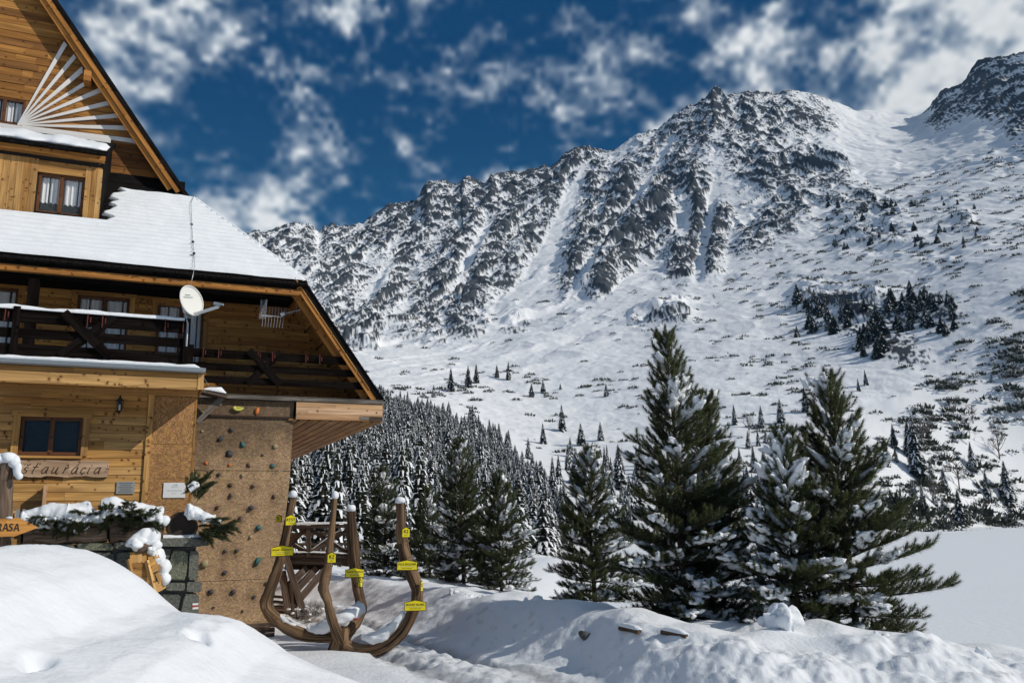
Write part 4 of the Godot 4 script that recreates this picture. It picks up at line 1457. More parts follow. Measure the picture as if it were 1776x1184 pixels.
	board(dm, "dormer_fascia", tf(Vector3(-7.0, 10.225, -0.13)), Vector3(5.92, 0.10, 0.035), M.barge)
	board(dm, "eave_boards", tf(Vector3(-7.0, 10.20, -0.25)), Vector3(5.88, 0.02, 0.2), M.honey[2])
	var uu := -9.9
	while uu < -4.06:
		board(dm, "shingle", Transform3D(Basis(Vector3(1, 0, 0), 0.46), Vector3(uu, 10.335, -0.10)), Vector3(0.112, 0.05, 0.2), M.shingle)
		uu += 0.12
	var dirv := (b2 - a).normalized()
	var zz := Vector3(1, 0, 0)
	snow_strip(dm, Transform3D(Basis(zz, Vector3(0, 0.894, 0.447), Vector3(0, -0.447, 0.894)), a + dirv * 0.82 + Vector3(-3.0, 0.05, 0)), 5.96, 1.5, 0.13, 21)

# ------------------------------------------------------------------ the climbing wall
func build_climbing_wall() -> void:
	var o := thing("climbing_wall", "weathered chipboard climbing wall with small coloured holds at the chalet corner", "climbing wall", bbase(0, 0, 0))
	var wv := func(v: float) -> float: return 1.50 if v > 3.3 else lerpf(0.85, 1.50, clampf(v / 3.3, 0, 1))
	var rv := func(v: float) -> float:                        # its right edge
		if v > 3.3: return -0.02 - (4.8 - v) * 0.02
		return lerpf(-0.36, -0.05, smoothstep(-0.6, 3.3, v))
	var rows := [[4.380, 4.84], [3.345, 4.372], [1.2, 3.334], [-0.3, 1.19]]
	var spots := []
	for h in [[401, 745], [382, 761], [420, 771], [397, 787], [379, 823], [399, 841], [438, 843], [399, 859], [435, 880], [416, 898], [448, 915], [390, 956], [410, 955], [389, 993], [365, 1026], [404, 1026], [440, 1035], [474, 861], [355, 977], [446, 973], [376, 880], [472, 808], [357, 803]]:
		var p := on_w(h[0], h[1], 1.35)
		spots.append(Vector2(p.x, p.y))
	for q in rows:
		var b := MB.new()
		b.colored = true
		var nu := 56
		var nv := int((q[1] - q[0]) / 0.036) + 2
		for i in nv + 1:
			var v := lerpf(q[0], q[1], float(i) / nv)
			for j in nu + 1:
				var u := lerpf(-2.06, rv.call(v), float(j) / nu)
				# damp stains with a shape of their own, running down from the top
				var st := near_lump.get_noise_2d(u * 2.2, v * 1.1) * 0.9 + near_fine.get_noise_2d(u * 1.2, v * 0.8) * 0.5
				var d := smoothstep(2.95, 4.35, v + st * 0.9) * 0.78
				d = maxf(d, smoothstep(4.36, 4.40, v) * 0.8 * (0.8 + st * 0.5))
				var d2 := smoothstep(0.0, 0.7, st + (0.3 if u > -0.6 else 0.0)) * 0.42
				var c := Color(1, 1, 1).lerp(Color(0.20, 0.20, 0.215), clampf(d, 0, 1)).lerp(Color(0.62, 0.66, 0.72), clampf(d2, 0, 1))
				var mark := 0.0                                     # scuffs of boots and damp round the holds
				for sp in spots:
					var e := Vector2(u - sp.x + 0.02 * st, (v - sp.y + 0.03) * (0.7 if v < sp.y else 1.3)).length()
					if e < 0.16: mark = maxf(mark, 1.0 - e / 0.16)
				c = c.lerp(Color(0.33, 0.29, 0.27), mark * (0.55 + 0.35 * st))
				b.col = c
				b.vert(Vector3(u, v, wv.call(v)), Vector3(0, 0, 1), Vector2(u, v + q[0] * 0.7))
		for i in nv:
			for j in nu:
				var a := i * (nu + 1) + j
				b.ix.append_array([a, a + nu + 1, a + 1, a + 1, a + nu + 1, a + nu + 2])
		# edges give it thickness
		b.col = Color(0.6, 0.6, 0.6)
		for s in [[q[0], -1], [q[1], 1]]:
			var v: float = s[0]
			var w: float = wv.call(v)
			b.quad(Vector3(-2.06, v, w), Vector3(rv.call(v), v, w), Vector3(rv.call(v), v, w - 0.03), Vector3(-2.06, v, w - 0.03))
		for i in 6:
			var v0 := lerpf(q[0], q[1], i / 6.0)
			var v1 := lerpf(q[0], q[1], (i + 1) / 6.0)
			b.quad(Vector3(rv.call(v0), v0, wv.call(v0)), Vector3(rv.call(v0), v0, wv.call(v0) - 0.03), Vector3(rv.call(v1), v1, wv.call(v1) - 0.03), Vector3(rv.call(v1), v1, wv.call(v1)))
		put(o, "panel", b.mesh(), M.osb_wall)
	var fr := MB.new()
	fr.box(tf(Vector3(-1.15, 2.4, 0.55)), Vector3(1.4, 4.6, 0.5))
	put(o, "frame", fr.mesh(), M.bark)
	var grey := plainmat(lin(0.055, 0.058, 0.062), 0.7)
	var teal := plainmat(lin(0.045, 0.13, 0.13), 0.6)
	var brown := plainmat(lin(0.08, 0.045, 0.028), 0.7)
	var cream := plainmat(lin(0.34, 0.29, 0.17), 0.7)
	var yel := plainmat(lin(0.62, 0.6, 0.12), 0.5)
	var oran := plainmat(lin(0.62, 0.19, 0.05), 0.5)
	var hs := [[412, 709, 17, 7, yel], [445, 713, 15, 8, oran], [401, 745, 10, 8, grey], [382, 761, 11, 8, grey], [420, 771, 13, 8, teal], [477, 774, 10, 9, cream], [397, 787, 11, 10, grey], [455, 789, 5, 5, grey], [357, 803, 6, 5, oran], [430, 807, 8, 6, brown], [398, 806, 6, 5, oran], [472, 808, 8, 8, teal], [379, 823, 8, 7, grey], [420, 824, 7, 6, cream], [399, 841, 6, 7, brown], [438, 843, 7, 7, brown], [399, 859, 8, 6, grey], [474, 861, 5, 7, brown], [435, 880, 8, 11, grey], [376, 880, 6, 6, brown], [416, 898, 7, 5, grey], [448, 915, 10, 9, teal], [434, 931, 6, 7, cream], [390, 956, 7, 5, grey], [410, 955, 6, 7, grey], [446, 973, 14, 10, teal], [355, 977, 13, 13, cream], [389, 993, 9, 6, grey], [365, 1026, 9, 9, grey], [404, 1026, 8, 9, grey], [390, 956, 5, 5, brown], [370, 1053, 5, 4, brown], [440, 1035, 6, 5, grey], [420, 1060, 5, 4, brown], [398, 863, 5, 4, grey], [350, 748, 4, 5, cream], [461, 1012, 6, 6, grey]]
	var k := 0
	for h in hs:
		var p := Vector3.ZERO
		var w := 1.5
		for it in 5:
			p = on_w(h[0], h[1], w); w = wv.call(p.y)
		var m := MB.new()
		var sx: float = h[2] * 0.0058
		var sy: float = h[3] * 0.0058
		m.blob(Transform3D(Basis(Vector3(0, 0, 1), k * 1.3).scaled_local(Vector3(sx, sy, (sx + sy) * 0.34)) , p + Vector3(0, 0, 0.01)), 5, 8, 0.22, k * 1.7)
		if h[4] == yel:
			m = MB.new()
			var arc := []
			var rad := []
			for i in 9:
				var a := PI + PI * i / 8.0
				arc.append(p + Vector3(cos(a) * 0.085, sin(a) * 0.055 + 0.03, 0.05)); rad.append(0.03)
			m.tube(arc, rad, 7)
			m.tube([p + Vector3(-0.08, 0.035, 0.05), p + Vector3(0.08, 0.02, 0.05)], [0.016, 0.016], 6)
		put(o, "hold", m.mesh(), h[4])
		k += 1
	# foundation boards under it
	for i in 5:
		board(o, "base_board", tf(Vector3(-0.9, 0.28 - i * 0.1, 0.93 - i * 0.01)), Vector3(1.5, 0.09, 0.04), pick(M.weather))

# ------------------------------------------------------------------ fittings on the front
func build_fittings() -> void:
	# carved board with the burnt-in word
	var s := thing("restaurant_sign", "pale carved board reading Reštaurácia below the ground floor window", "sign", bbase(0, 0, 0))
	var pts := PackedVector2Array()
	var x0 := -5.35
	var x1 := -3.385
	for i in 24: pts.append(Vector2(lerpf(x0, x1, i / 23.0), 3.135 + 0.012 * sin(i * 1.1) + 0.006 * sin(i * 2.7)))
	pts.append(Vector2(x1 + 0.01, 3.27)); pts.append(Vector2(x1, 3.405))
	for i in 12: pts.append(Vector2(lerpf(x1, x0, (i + 1) / 12.0), 3.41 + 0.006 * sin(i * 1.7)))
	var b := MB.new()
	b.prism(Transform3D(), pts, 2.915, 2.965)
	put(s, "board", b.mesh(), M.sign)
	# letters as strokes in a 1 high box, slanted
	var G := {
		"R": [[[0, 0], [0.15, 1]], [[0.0, 0.95], [0.45, 1], [0.6, 0.8], [0.45, 0.55], [0.1, 0.5]], [[0.25, 0.5], [0.6, 0]]],
		"e": [[[0.05, 0.3], [0.45, 0.33], [0.42, 0.55], [0.25, 0.6], [0.08, 0.45], [0.05, 0.2], [0.2, 0.02], [0.42, 0.08]]],
		"š": [[[0.42, 0.55], [0.25, 0.6], [0.12, 0.48], [0.2, 0.34], [0.36, 0.26], [0.38, 0.12], [0.22, 0], [0.02, 0.06]], [[0.2, 0.85], [0.3, 0.75], [0.46, 0.9]]],
		"ť": [[[0.34, 1.0], [0.16, 0.3], [0.14, 0.05], [0.22, 0]], [[0.05, 0.62], [0.48, 0.62]], [[0.52, 0.98], [0.5, 0.88]]],
		"a": [[[0.5, 0.6], [0.25, 0.6], [0.08, 0.4], [0.05, 0.15], [0.2, 0], [0.36, 0.12], [0.5, 0.6], [0.46, 0.1], [0.56, 0]]],
		"u": [[[0.12, 0.6], [0.05, 0.2], [0.15, 0], [0.34, 0.1], [0.48, 0.6]], [[0.48, 0.6], [0.43, 0.08], [0.55, 0]]],
		"r": [[[0.1, 0.6], [0.05, 0]], [[0.08, 0.35], [0.25, 0.58], [0.42, 0.58]]],
		"c": [[[0.42, 0.5], [0.28, 0.6], [0.1, 0.45], [0.05, 0.15], [0.2, 0], [0.42, 0.1]], [[0.25, 0.0], [0.25, -0.12]]],
		"i": [[[0.12, 0.58], [0.05, 0.06], [0.16, 0]], [[0.2, 0.82], [0.21, 0.76]]],
		":": [[[0.05, 0.25], [0.09, 0.22]], [[0.05, 0.5], [0.09, 0.47]], [[0.08, 0.8], [0.1, 0.76]]],
	}
	var word := ["R", "e", "š", "ť", "a", "u", "r", "a", "c", "i", "a", ":"]
	var xs := [-5.12, -4.87, -4.70, -4.57, -4.42, -4.27, -4.09, -3.97, -3.83, -3.72, -3.62, -3.455]
	var sc := 0.175
	for i in word.size():
		var m := MB.new()
		var strokes: Array = G[word[i]].duplicate()
		if i == 7: strokes.append([[0.3, 0.75], [0.45, 0.92]])
		for st in strokes:
			for j in st.size() - 1:
				var p := Vector2(st[j][0] + st[j][1] * 0.28, st[j][1]) * sc
				var q := Vector2(st[j + 1][0] + st[j + 1][1] * 0.28, st[j + 1][1]) * sc
				var d := (q - p).normalized()
				p -= d * 0.004; q += d * 0.004
				var nn := Vector2(-d.y, d.x) * 0.0075
				var o := Vector2(xs[i], 3.185)
				m.prism(Transform3D(), PackedVector2Array([p + nn + o, p - nn + o, q - nn + o, q + nn + o]), 2.964, 2.9675 + j * 0.0003)
		put(s, "letter", m.mesh(), M.burnt)
	# lantern
	var l := thing("wall_lantern", "black wall lantern with tapering glass under the porch roof", "lantern", bbase(-3.285, 4.2, 2.9))
	var lb := MB.new()
	lb.box(tf(Vector3(0, 0.2, 0.015)), Vector3(0.07, 0.16, 0.02))
	lb.tube([Vector3(0, 0.24, 0.02), Vector3(0, 0.3, 0.06), Vector3(0, 0.28, 0.12)], [0.008, 0.008, 0.008], 6)
	lb.tube([Vector3(0, 0.36, 0.12), Vector3(0, 0.33, 0.12), Vector3(0, 0.30, 0.12), Vector3(0, 0.27, 0.12), Vector3(0, 0.255, 0.12)], [0.006, 0.02, 0.03, 0.065, 0.07], 6)
	lb.tube([Vector3(0, 0.085, 0.12), Vector3(0, 0.06, 0.12), Vector3(0, 0.035, 0.12), Vector3(0, 0.0, 0.12)], [0.036, 0.03, 0.012, 0.004], 6)
	for i in 6:
		var a := TAU * i / 6.0
		lb.tube([Vector3(cos(a) * 0.034, 0.08, 0.12 + sin(a) * 0.034), Vector3(cos(a) * 0.062, 0.255, 0.12 + sin(a) * 0.062)], [0.004, 0.004], 4)
	put(l, "frame", lb.mesh(), M.black)
	var lg := MB.new()
	lg.tube([Vector3(0, 0.085, 0.12), Vector3(0, 0.255, 0.12)], [0.031, 0.058], 6, false)
	put(l, "glass", lg.mesh(), M.glass)
	var lc := MB.new()
	lc.tube([Vector3(0, 0.09, 0.12), Vector3(0, 0.19, 0.12)], [0.016, 0.016], 8)
	put(l, "bulb", lc.mesh(), M.paper)
	# plates
	var pl := thing("metal_plaque", "small grey metal plaque with lines of lettering on the plank wall", "plaque", bbase(-3.09, 2.84, 2.9))
	var pb := MB.new()
	pb.box(tf(Vector3(0, 0.11, 0.022)), Vector3(0.29, 0.21, 0.008))
	put(pl, "plate", pb.mesh(), M.plaque)
	for i in 5:
		var ln := MB.new()
		ln.box(tf(Vector3(0, 0.185 - i * 0.036, 0.0275)), Vector3(0.22 - (i % 2) * 0.05, 0.008, 0.002))
		put(pl, "line_of_lettering", ln.mesh(), M.black)
	var ws := thing("information_board", "white information board with a small grey emblem on the chipboard corner", "sign", bbase(-2.29, 2.77, 2.9))
	var wb := MB.new()
	wb.box(tf(Vector3(0, 0.135, 0.014)), Vector3(0.37, 0.265, 0.01))
	put(ws, "panel", wb.mesh(), M.paper)
	var em := MB.new()
	em.prism(Transform3D(), PackedVector2Array([Vector2(-0.05, 0.20), Vector2(-0.01, 0.235), Vector2(0.01, 0.225), Vector2(0.035, 0.245), Vector2(0.05, 0.205), Vector2(0.04, 0.205), Vector2(0.03, 0.225), Vector2(0.01, 0.21), Vector2(-0.01, 0.222), Vector2(-0.04, 0.20)]), 0.018, 0.0205)
	put(ws, "emblem", em.mesh(), M.grey_ink)
	for q in [[0.185, 0.12, 0.012], [0.125, 0.26, 0.016], [0.075, 0.10, 0.012]]:
		var ln := MB.new()
		var n := int(q[1] / 0.017)
		for i in n:
			ln.box(tf(Vector3(-q[1] * 0.5 + (i + 0.5) * 0.017, q[0] + 0.002 * (i % 2), 0.0198)), Vector3(0.010, q[2] * (0.7 + 0.3 * (i % 3) / 2.0), 0.002))
		put(ws, "line_of_lettering", ln.mesh(), M.grey_ink)
	# upright board standing out from the wall, and the grey grille beside it
	var ub := thing("upright_board", "narrow sunlit board standing out from the plank wall", "board", bbase(-4.31, 2.2, 2.9))
	board(ub, "board", tf(Vector3(0, 0.39, 0.17)), Vector3(0.035, 0.78, 0.3), M.pale[1])
	var gr := thing("metal_grille", "low grey metal grille at the foot of the plank wall", "grille", bbase(-4.65, 2.2, 2.98))
	for i in 9:
		board(gr, "bar", tf(Vector3(-0.4 + i * 0.09, 0.2, 0)), Vector3(0.05, 0.40, 0.015), M.plaque)
	# satellite dish
	var P := on_w(332, 521, 3.95)
	var d := thing("satellite_dish", "white satellite dish on the balcony corner post", "satellite dish", Transform3D(Basis(), from_b(P)))
	var toward := (side * 0.90 + above * 0.25 - look * 0.35).normalized()
	var ax := toward
	var up := (above - ax * ax.dot(above)).normalized()
	var rt := up.cross(ax)
	var bs := Basis(rt, up, ax)
	var db := MB.new()
	var R := 0.27
	for i in 9:
		for k in 29:
			var rr := R * i / 8.0
			var a := TAU * k / 28.0
			var p := Vector3(cos(a) * rr, sin(a) * rr, -0.09 + 0.09 * rr * rr / (R * R))
			db.vert(bs * p, bs * Vector3(-p.x, -p.y, 1.2).normalized())
	for i in 8:
		for k in 28:
			var o := i * 29 + k
			db.ix.append_array([o, o + 1, o + 29, o + 1, o + 30, o + 29])
	var rim := []
	var rimr := []
	for k in 29:
		var a := TAU * k / 28.0
		rim.append(bs * Vector3(cos(a) * R, sin(a) * R, 0.0)); rimr.append(0.012)
	db.tube(rim, rimr, 6, false)
	var bowl := put(d, "reflector", db.mesh(), M.dish)
	for q in [[0.12, 0.14, -0.066], [0.08, 0.24, -0.070]]:
		var ln := MB.new()
		var n := int(q[1] / 0.02)
		for i in n: ln.box(Transform3D(bs, bs * Vector3(-q[1] * 0.5 + (i + 0.5) * 0.02, q[0], q[2] + 0.004)), Vector3(0.012, 0.012 + 0.006 * (i % 2), 0.004))
		put(bowl, "line_of_lettering", ln.mesh(), M.grey_ink)
	var am := MB.new()
	var foot := bs * Vector3(0.0, -R + 0.02, -0.01)
	var head := from_b(on_w(378, 532, 4.25)) - from_b(P)
	am.box(along((foot + head) * 0.5, head - foot), Vector3(foot.distance_to(head), 0.045, 0.04))
	put(d, "feed_arm", am.mesh(), M.dish)
	var ln2 := MB.new()
	var fd := -(head - Vector3(0, -0.05, 0)).normalized()
	ln2.tube([head + Vector3(0, 0.05, 0) + fd * 0.08, head + Vector3(0, 0.05, 0), head + Vector3(0, 0.05, 0) - fd * 0.1], [0.032, 0.026, 0.018], 8)
	ln2.box(tf(head + Vector3(0, 0.02, 0)), Vector3(0.04, 0.05, 0.04))
	put(d, "receiver", ln2.mesh(), M.zinc)
	var mt := MB.new()
	var post := from_b(Vector3(-2.28, 5.5, 3.82)) - from_b(P)
	mt.tube([bs * Vector3(0, 0, -0.1), bs * Vector3(0, 0, -0.2), post + Vector3(0, 0.25, 0), post + Vector3(0, -0.15, 0)], [0.022, 0.022, 0.022, 0.022], 8)
	mt.box(Transform3D(bs, bs * Vector3(0, -0.12, -0.13)), Vector3(0.18, 0.14, 0.06))
	put(d, "mount", mt.mesh(), M.steel)
	# aerial
	var Q := on_w(470, 545, 1.2)
	var an := thing("tv_aerial", "wire tv aerial hanging from the eave under the right roof slope", "aerial", bbase(Q.x, Q.y, 1.2))
	var g1 := MB.new()
	for i in 8:
		var p := on_w(457 + i * 5.3, 531 + i * 0.4, 1.2) - Q
		var q := on_w(454 + i * 5.0, 566 + i * 0.4, 1.2) - Q
		g1.tube([p, q], [0.006, 0.006], 4)
	g1.tube([on_w(455, 546, 1.2) - Q, on_w(489, 550, 1.2) - Q], [0.012, 0.012], 5)
	put(an, "right_screen", g1.mesh(), M.steel)
	var g2 := MB.new()
	for i in 6:
		var z := i * 0.055
		var p := on_w(452, 520, 1.2) - Q + Vector3(i * 0.018, -0.01 * i, z)
		g2.tube([p, p + Vector3(-0.02, -0.42, 0)], [0.006, 0.006], 4)
	put(an, "left_screen", g2.mesh(), M.steel)
	var y := MB.new()
	var y0 := on_w(487, 545, 1.2) - Q
	var y1 := on_w(521, 537, 1.3) - Q
	y.tube([y0, y1], [0.008, 0.008], 5)
	for i in 7:
		var p := y0.lerp(y1, 0.15 + i * 0.13)
		y.tube([p + Vector3(0, 0.09, -0.02), p + Vector3(0, -0.07, 0.02)], [0.004, 0.004], 4)
	put(an, "director_rod", y.mesh(), M.steel)
	var bx := MB.new()
	bx.box(tf(y0 + Vector3(0.03, 0, 0), Vector3(0, 0, 0.4)), Vector3(0.08, 0.07, 0.05))
	put(an, "junction_box", bx.mesh(), M.paper)
	var ms := MB.new()
	ms.tube([on_w(453, 515, 1.2) - Q + Vector3(0, 0.12, 0), on_w(453, 548, 1.2) - Q, on_w(470, 549, 1.2) - Q], [0.014, 0.014, 0.012], 6)
	put(an, "mast", ms.mesh(), M.steel)

# ------------------------------------------------------------------ vegetation
var tuft_mesh: ArrayMesh
var snow_lumps := []
var veg := FastNoiseLite.new()

func hit(x: float, y: float, r0 := 40.0, r1 := 900.0) -> Vector3:   # where a sight line meets the slopes
	var d := ray(x, y)
	var hl := Vector2(d.x, d.z).length()
	var az := rad_to_deg(atan2(d.x, -d.z))
	var r := r0
	while r < r1:
		var h := EYE.y + r * d.y / hl
		if h <= maxf(height_far(az, r), -2.0): break
		r *= 1.012
	var a := deg_to_rad(az)
	return Vector3(sin(a) * r, maxf(height_far(az, r), -2.0), -cos(a) * r)

func make_tufts() -> void:
	var b := MB.new()
	var r := RandomNumberGenerator.new(); r.seed = 5
	for i in 52:
		var s := float(i) / 51.0
		var p := Vector3(s * 0.13, 0, 0)
		var a := i * 2.39996
		var o := Vector3(0, cos(a), sin(a))
		var tilt := lerpf(1.0, 0.35, s) * r.randf_range(0.8, 1.15)
		var d := (Vector3(cos(tilt), 0, 0) + o * sin(tilt)).normalized()
		var L := r.randf_range(0.066, 0.095)
		var w := d.cross(Vector3(r.randf() - 0.5, r.randf() - 0.5, r.randf() - 0.5)).normalized() * 0.0042
		var k := b.vert(p - w, (o + d * 0.4).normalized())
		b.vert(p + w, (o + d * 0.4).normalized()); b.vert(p + d * L, (o + d * 0.4).normalized())
		b.ix.append_array([k, k + 1, k + 2])
	tuft_mesh = b.mesh()
	for v in 3:
		var m := MB.new()
		m.blob(Transform3D(Basis.from_scale(Vector3(1, 0.7, 0.8)), Vector3.ZERO), 9, 14, 0.30, 1.3 + v * 2.9)
		roughen(m, 0.30, 0.9, v * 9.0)
		snow_lumps.append(m.mesh())

# a young stone pine: trunk, branches, needles, snow; heading of the snowier side in radians
func make_pine(called: String, label: String, base: Vector3, H: float, R: float, seed_: int, snow: float, windward: float, step := 0.12, group := "", lean := Vector2.ZERO, power := 0.8) -> Node3D:
	var o := thing(called, label, "tree", Transform3D(Basis(), base), group)
	var r := RandomNumberGenerator.new(); r.seed = seed_
	var tr := MB.new()
	var pts := []
	var rad := []
	for i in 13:
		var t := i / 12.0
		pts.append(Vector3(lean.x * t * H + 0.03 * sin(t * 5.0 + seed_), t * H, lean.y * t * H + 0.03 * cos(t * 4.0 + seed_)))
		rad.append(lerpf(H * 0.0165, 0.008, pow(t, 0.8)))
	pts[0] += Vector3(0, -0.3, 0)
	tr.tube(pts, rad, 9, true, 0.06, seed_)
	put(o, "trunk", tr.mesh(), M.bark)
	var br := MB.new()
	var needles := []
	var lumps := [[], [], []]
	var y := H * 0.035
	var turn := r.randf() * TAU
	while y < H * 0.985:
		var t := y / H
		var n := 6 if t < 0.5 else (5 if t < 0.78 else 4)
		turn += 0.7
		for k in n:
			var a := turn + TAU * k / n + r.randf_range(-0.3, 0.3)
			var shape := pow(1.0 - t, power)
			if t < 0.12: shape *= 0.7
			var L := R * shape * r.randf_range(0.52, 1.18) + 0.13
			var yy := y + r.randf_range(-0.1, 0.1) * H * 0.06
			var el := lerpf(0.02, 1.22, pow(t, 1.25)) + r.randf_range(-0.12, 0.16)
			var side_snow := snow * (0.45 + 0.75 * maxf(0.0, cos(a - windward))) * (1.12 - 0.85 * t)
			var droop := lerpf(0.34, 0.02, t) * (0.7 + 0.6 * side_snow) * r.randf_range(0.6, 1.2)
			var h := Vector3(cos(a), 0, sin(a))
			var c0 := Vector3(lean.x * yy + 0.03 * sin(t * 5.0 + seed_), yy, lean.y * yy + 0.03 * cos(t * 4.0 + seed_))
			var bp := []
			var brd := []
			for i in 7:
				var s := i / 6.0
				bp.append(c0 + h * (L * cos(el) * s) + Vector3.UP * (L * (sin(el) * s - droop * s * s + 0.30 * droop * s * s * s + 0.10 * s * s * s)))
				brd.append(lerpf(0.009 + L * 0.009, 0.003, s))
			br.tube(bp, brd, 5, false)
			var snowy := r.randf() < side_snow
			var len := 0.0
			var s := 0.16
			while s < 1.0:
				var q := s * 6.0
				var i := mini(int(q), 5)
				var p: Vector3 = bp[i].lerp(bp[i + 1], q - i)
				var d: Vector3 = (bp[i + 1] - bp[i]).normalized()
				var tl := clampf(0.42 * (1.0 - s) * L + 0.13, 0.13, 0.5) * r.randf_range(0.7, 1.2)
				if s > 0.3:
					needles.append(along(p, (d + Vector3.UP * 0.25).normalized()).scaled_local(Vector3.ONE * r.randf_range(0.9, 1.25)))
				for sd in [-1.0, 1.0]:
					if r.randf() < lerpf(0.14, 0.66, smoothstep(0.35, 0.9, t)): continue
					var out := h.rotated(Vector3.UP, sd * r.randf_range(0.75, 1.15))
					var td := (out * 0.9 + d * 0.35 + Vector3.UP * r.randf_range(0.0, 0.35)).normalized()
					var e := p + td * tl + Vector3.UP * 0.05
					if tl > 0.2: br.tube([p, e], [0.004, 0.002], 3, false)
					var u := 0.05
					while u < tl:
						var f := u / tl
						var nd := (td + Vector3.UP * (0.2 + 0.75 * f) + Vector3(r.randfn(0, 0.14), r.randfn(0, 0.1), r.randfn(0, 0.14))).normalized()
						needles.append(along(p.lerp(e, f), nd).scaled_local(Vector3.ONE * r.randf_range(0.8, 1.25)))
						u += step * 0.85 * r.randf_range(0.75, 1.2)
					if snowy and s > 0.3 and veg.get_noise_3d(p.x * 40 + seed_ * 9, p.y * 60, p.z * 40) > -0.12:
						for rep_ in (2 if r.randf() < 0.55 else 0):
							var g := r.randf_range(0.4, 1.0)
							var B := along(p.lerp(e, r.randf_range(0.1, 1.0)) + Vector3(r.randfn(0, 0.02), 0.035 + 0.025 * g, r.randfn(0, 0.02)), td + Vector3(r.randfn(0, 0.3), r.randfn(0, 0.15), r.randfn(0, 0.3)))
							lumps[r.randi() % 3].append(B.scaled_local(Vector3(0.06 + 0.06 * g, 0.05 * g + 0.018, 0.05 * g + 0.03)))
				if snowy and s > 0.25 and r.randf() < 0.85:
					var g := r.randf_range(0.55, 1.1)
					lumps[r.randi() % 3].append(along(p + Vector3.UP * (0.055 + 0.02 * g), d).scaled_local(Vector3(0.14, 0.05 * g + 0.03, 0.12 * g + 0.03)))
					lumps[r.randi() % 3].append(along(p + d * 0.07 + Vector3(r.randfn(0, 0.05), 0.05, r.randfn(0, 0.05)), d).scaled_local(Vector3(0.10, 0.045 * g + 0.02, 0.10 * g)))
				elif r.randf() < 0.05 + 0.1 * snow:
					lumps[r.randi() % 3].append(along(p + Vector3.UP * 0.05, d).scaled_local(Vector3(0.07, 0.04, 0.045)))
				s += clampf(0.15 / L, 0.07, 0.34)
			needles.append(along(bp[6], (bp[6] - bp[5]).normalized() + Vector3.UP * 0.3).scaled_local(Vector3.ONE * 1.2))
		y += lerpf(0.27, 0.18, t) * r.randf_range(0.85, 1.15) * clampf(H / 5.0, 0.8, 1.3)
	for i in 6:
		needles.append(along(Vector3(lean.x * H, H * (1.0 - i * 0.018) - 0.02, lean.y * H), Vector3(r.randfn(0, 0.1), 1, r.randfn(0, 0.1))).scaled_local(Vector3.ONE * 1.2))
	lumps[0].append(tf(Vector3(lean.x * H, H + 0.13, lean.y * H), Vector3.ZERO, Vector3(0.05, 0.07, 0.06)))
	put(o, "branches", br.mesh(), M.bark)
	swarm(o, "needles", tuft_mesh, M.needle, needles)
	for i in 3:
		if lumps[i].size(): swarm(o, "snow", snow_lumps[i], M.snow_far, lumps[i])
	return o

func pine_at(called: String, label: String, bx: float, by: float, tx: float, ty: float, dist: float, R: float, seed_: int, snow: float, windward: float, step := 0.12, group := "", power := 0.8) -> Node3D:
	var d := ray(bx, by)
	var p := EYE + d * (dist / Vector2(d.x, d.z).length())
	p.y = ground_y(p.x, p.z)
	var e := ray(tx, ty)
	var q := EYE + e * (dist / Vector2(e.x, e.z).length())
	var H := q.y - p.y
	var lean := Vector2(q.x - p.x, q.z - p.z) / H * 0.6
	return make_pine(called, label, p, H, R, seed_, snow, windward, step, group, lean, power)

func near_trees() -> void:
	veg.seed = 3; veg.frequency = 0.02
	make_tufts()
	pine_at("stone_pine", "tallest dark green pine, behind the ploughed bank below which logs lie", 1192, 1092, 1150, 592, 15.4, 1.36, 11, 0.66, 0.6, 0.115, "", 0.72)
	pine_at("stone_pine", "shorter pine set close to the right side of the tallest pine", 1235, 1085, 1238, 690, 16.3, 1.15, 12, 0.8, -0.2, 0.13)
	pine_at("stone_pine", "broad olive green pine on the right with wide low branches over the lake edge", 1482, 1085, 1440, 668, 15.6, 1.50, 13, 0.62, 2.8, 0.12, "", 0.78)
	pine_at("stone_pine", "small pine bent under heavy snow, close left of the broad right pine", 1384, 1086, 1366, 762, 15.0, 1.15, 14, 1.0, 2.6, 0.13)
	pine_at("stone_pine", "slim pine left of the tallest pine, beside the opening to the lake", 1032, 1058, 1020, 786, 20.5, 1.15, 15, 0.5, 0.4, 0.13)
	pine_at("stone_pine", "dark pine behind the bank right of the signposts, taller of two", 806, 1028, 788, 772, 27.0, 1.6, 16, 0.7, 3.0, 0.17)
	pine_at("stone_pine", "smaller pine right of the dark pine behind the bank", 872, 1030, 860, 832, 25.5, 1.25, 17, 0.65, 0.3, 0.16)
	pine_at("stone_pine", "snowy pine behind the carved trunk signpost", 668, 1003, 660, 815, 34.0, 1.5, 18, 0.9, 0.5, 0.2)
	pine_at("stone_pine", "snowy pine between the viewing deck and the carved posts", 745, 1010, 738, 850, 33.0, 1.3, 19, 0.85, 0.5, 0.2)

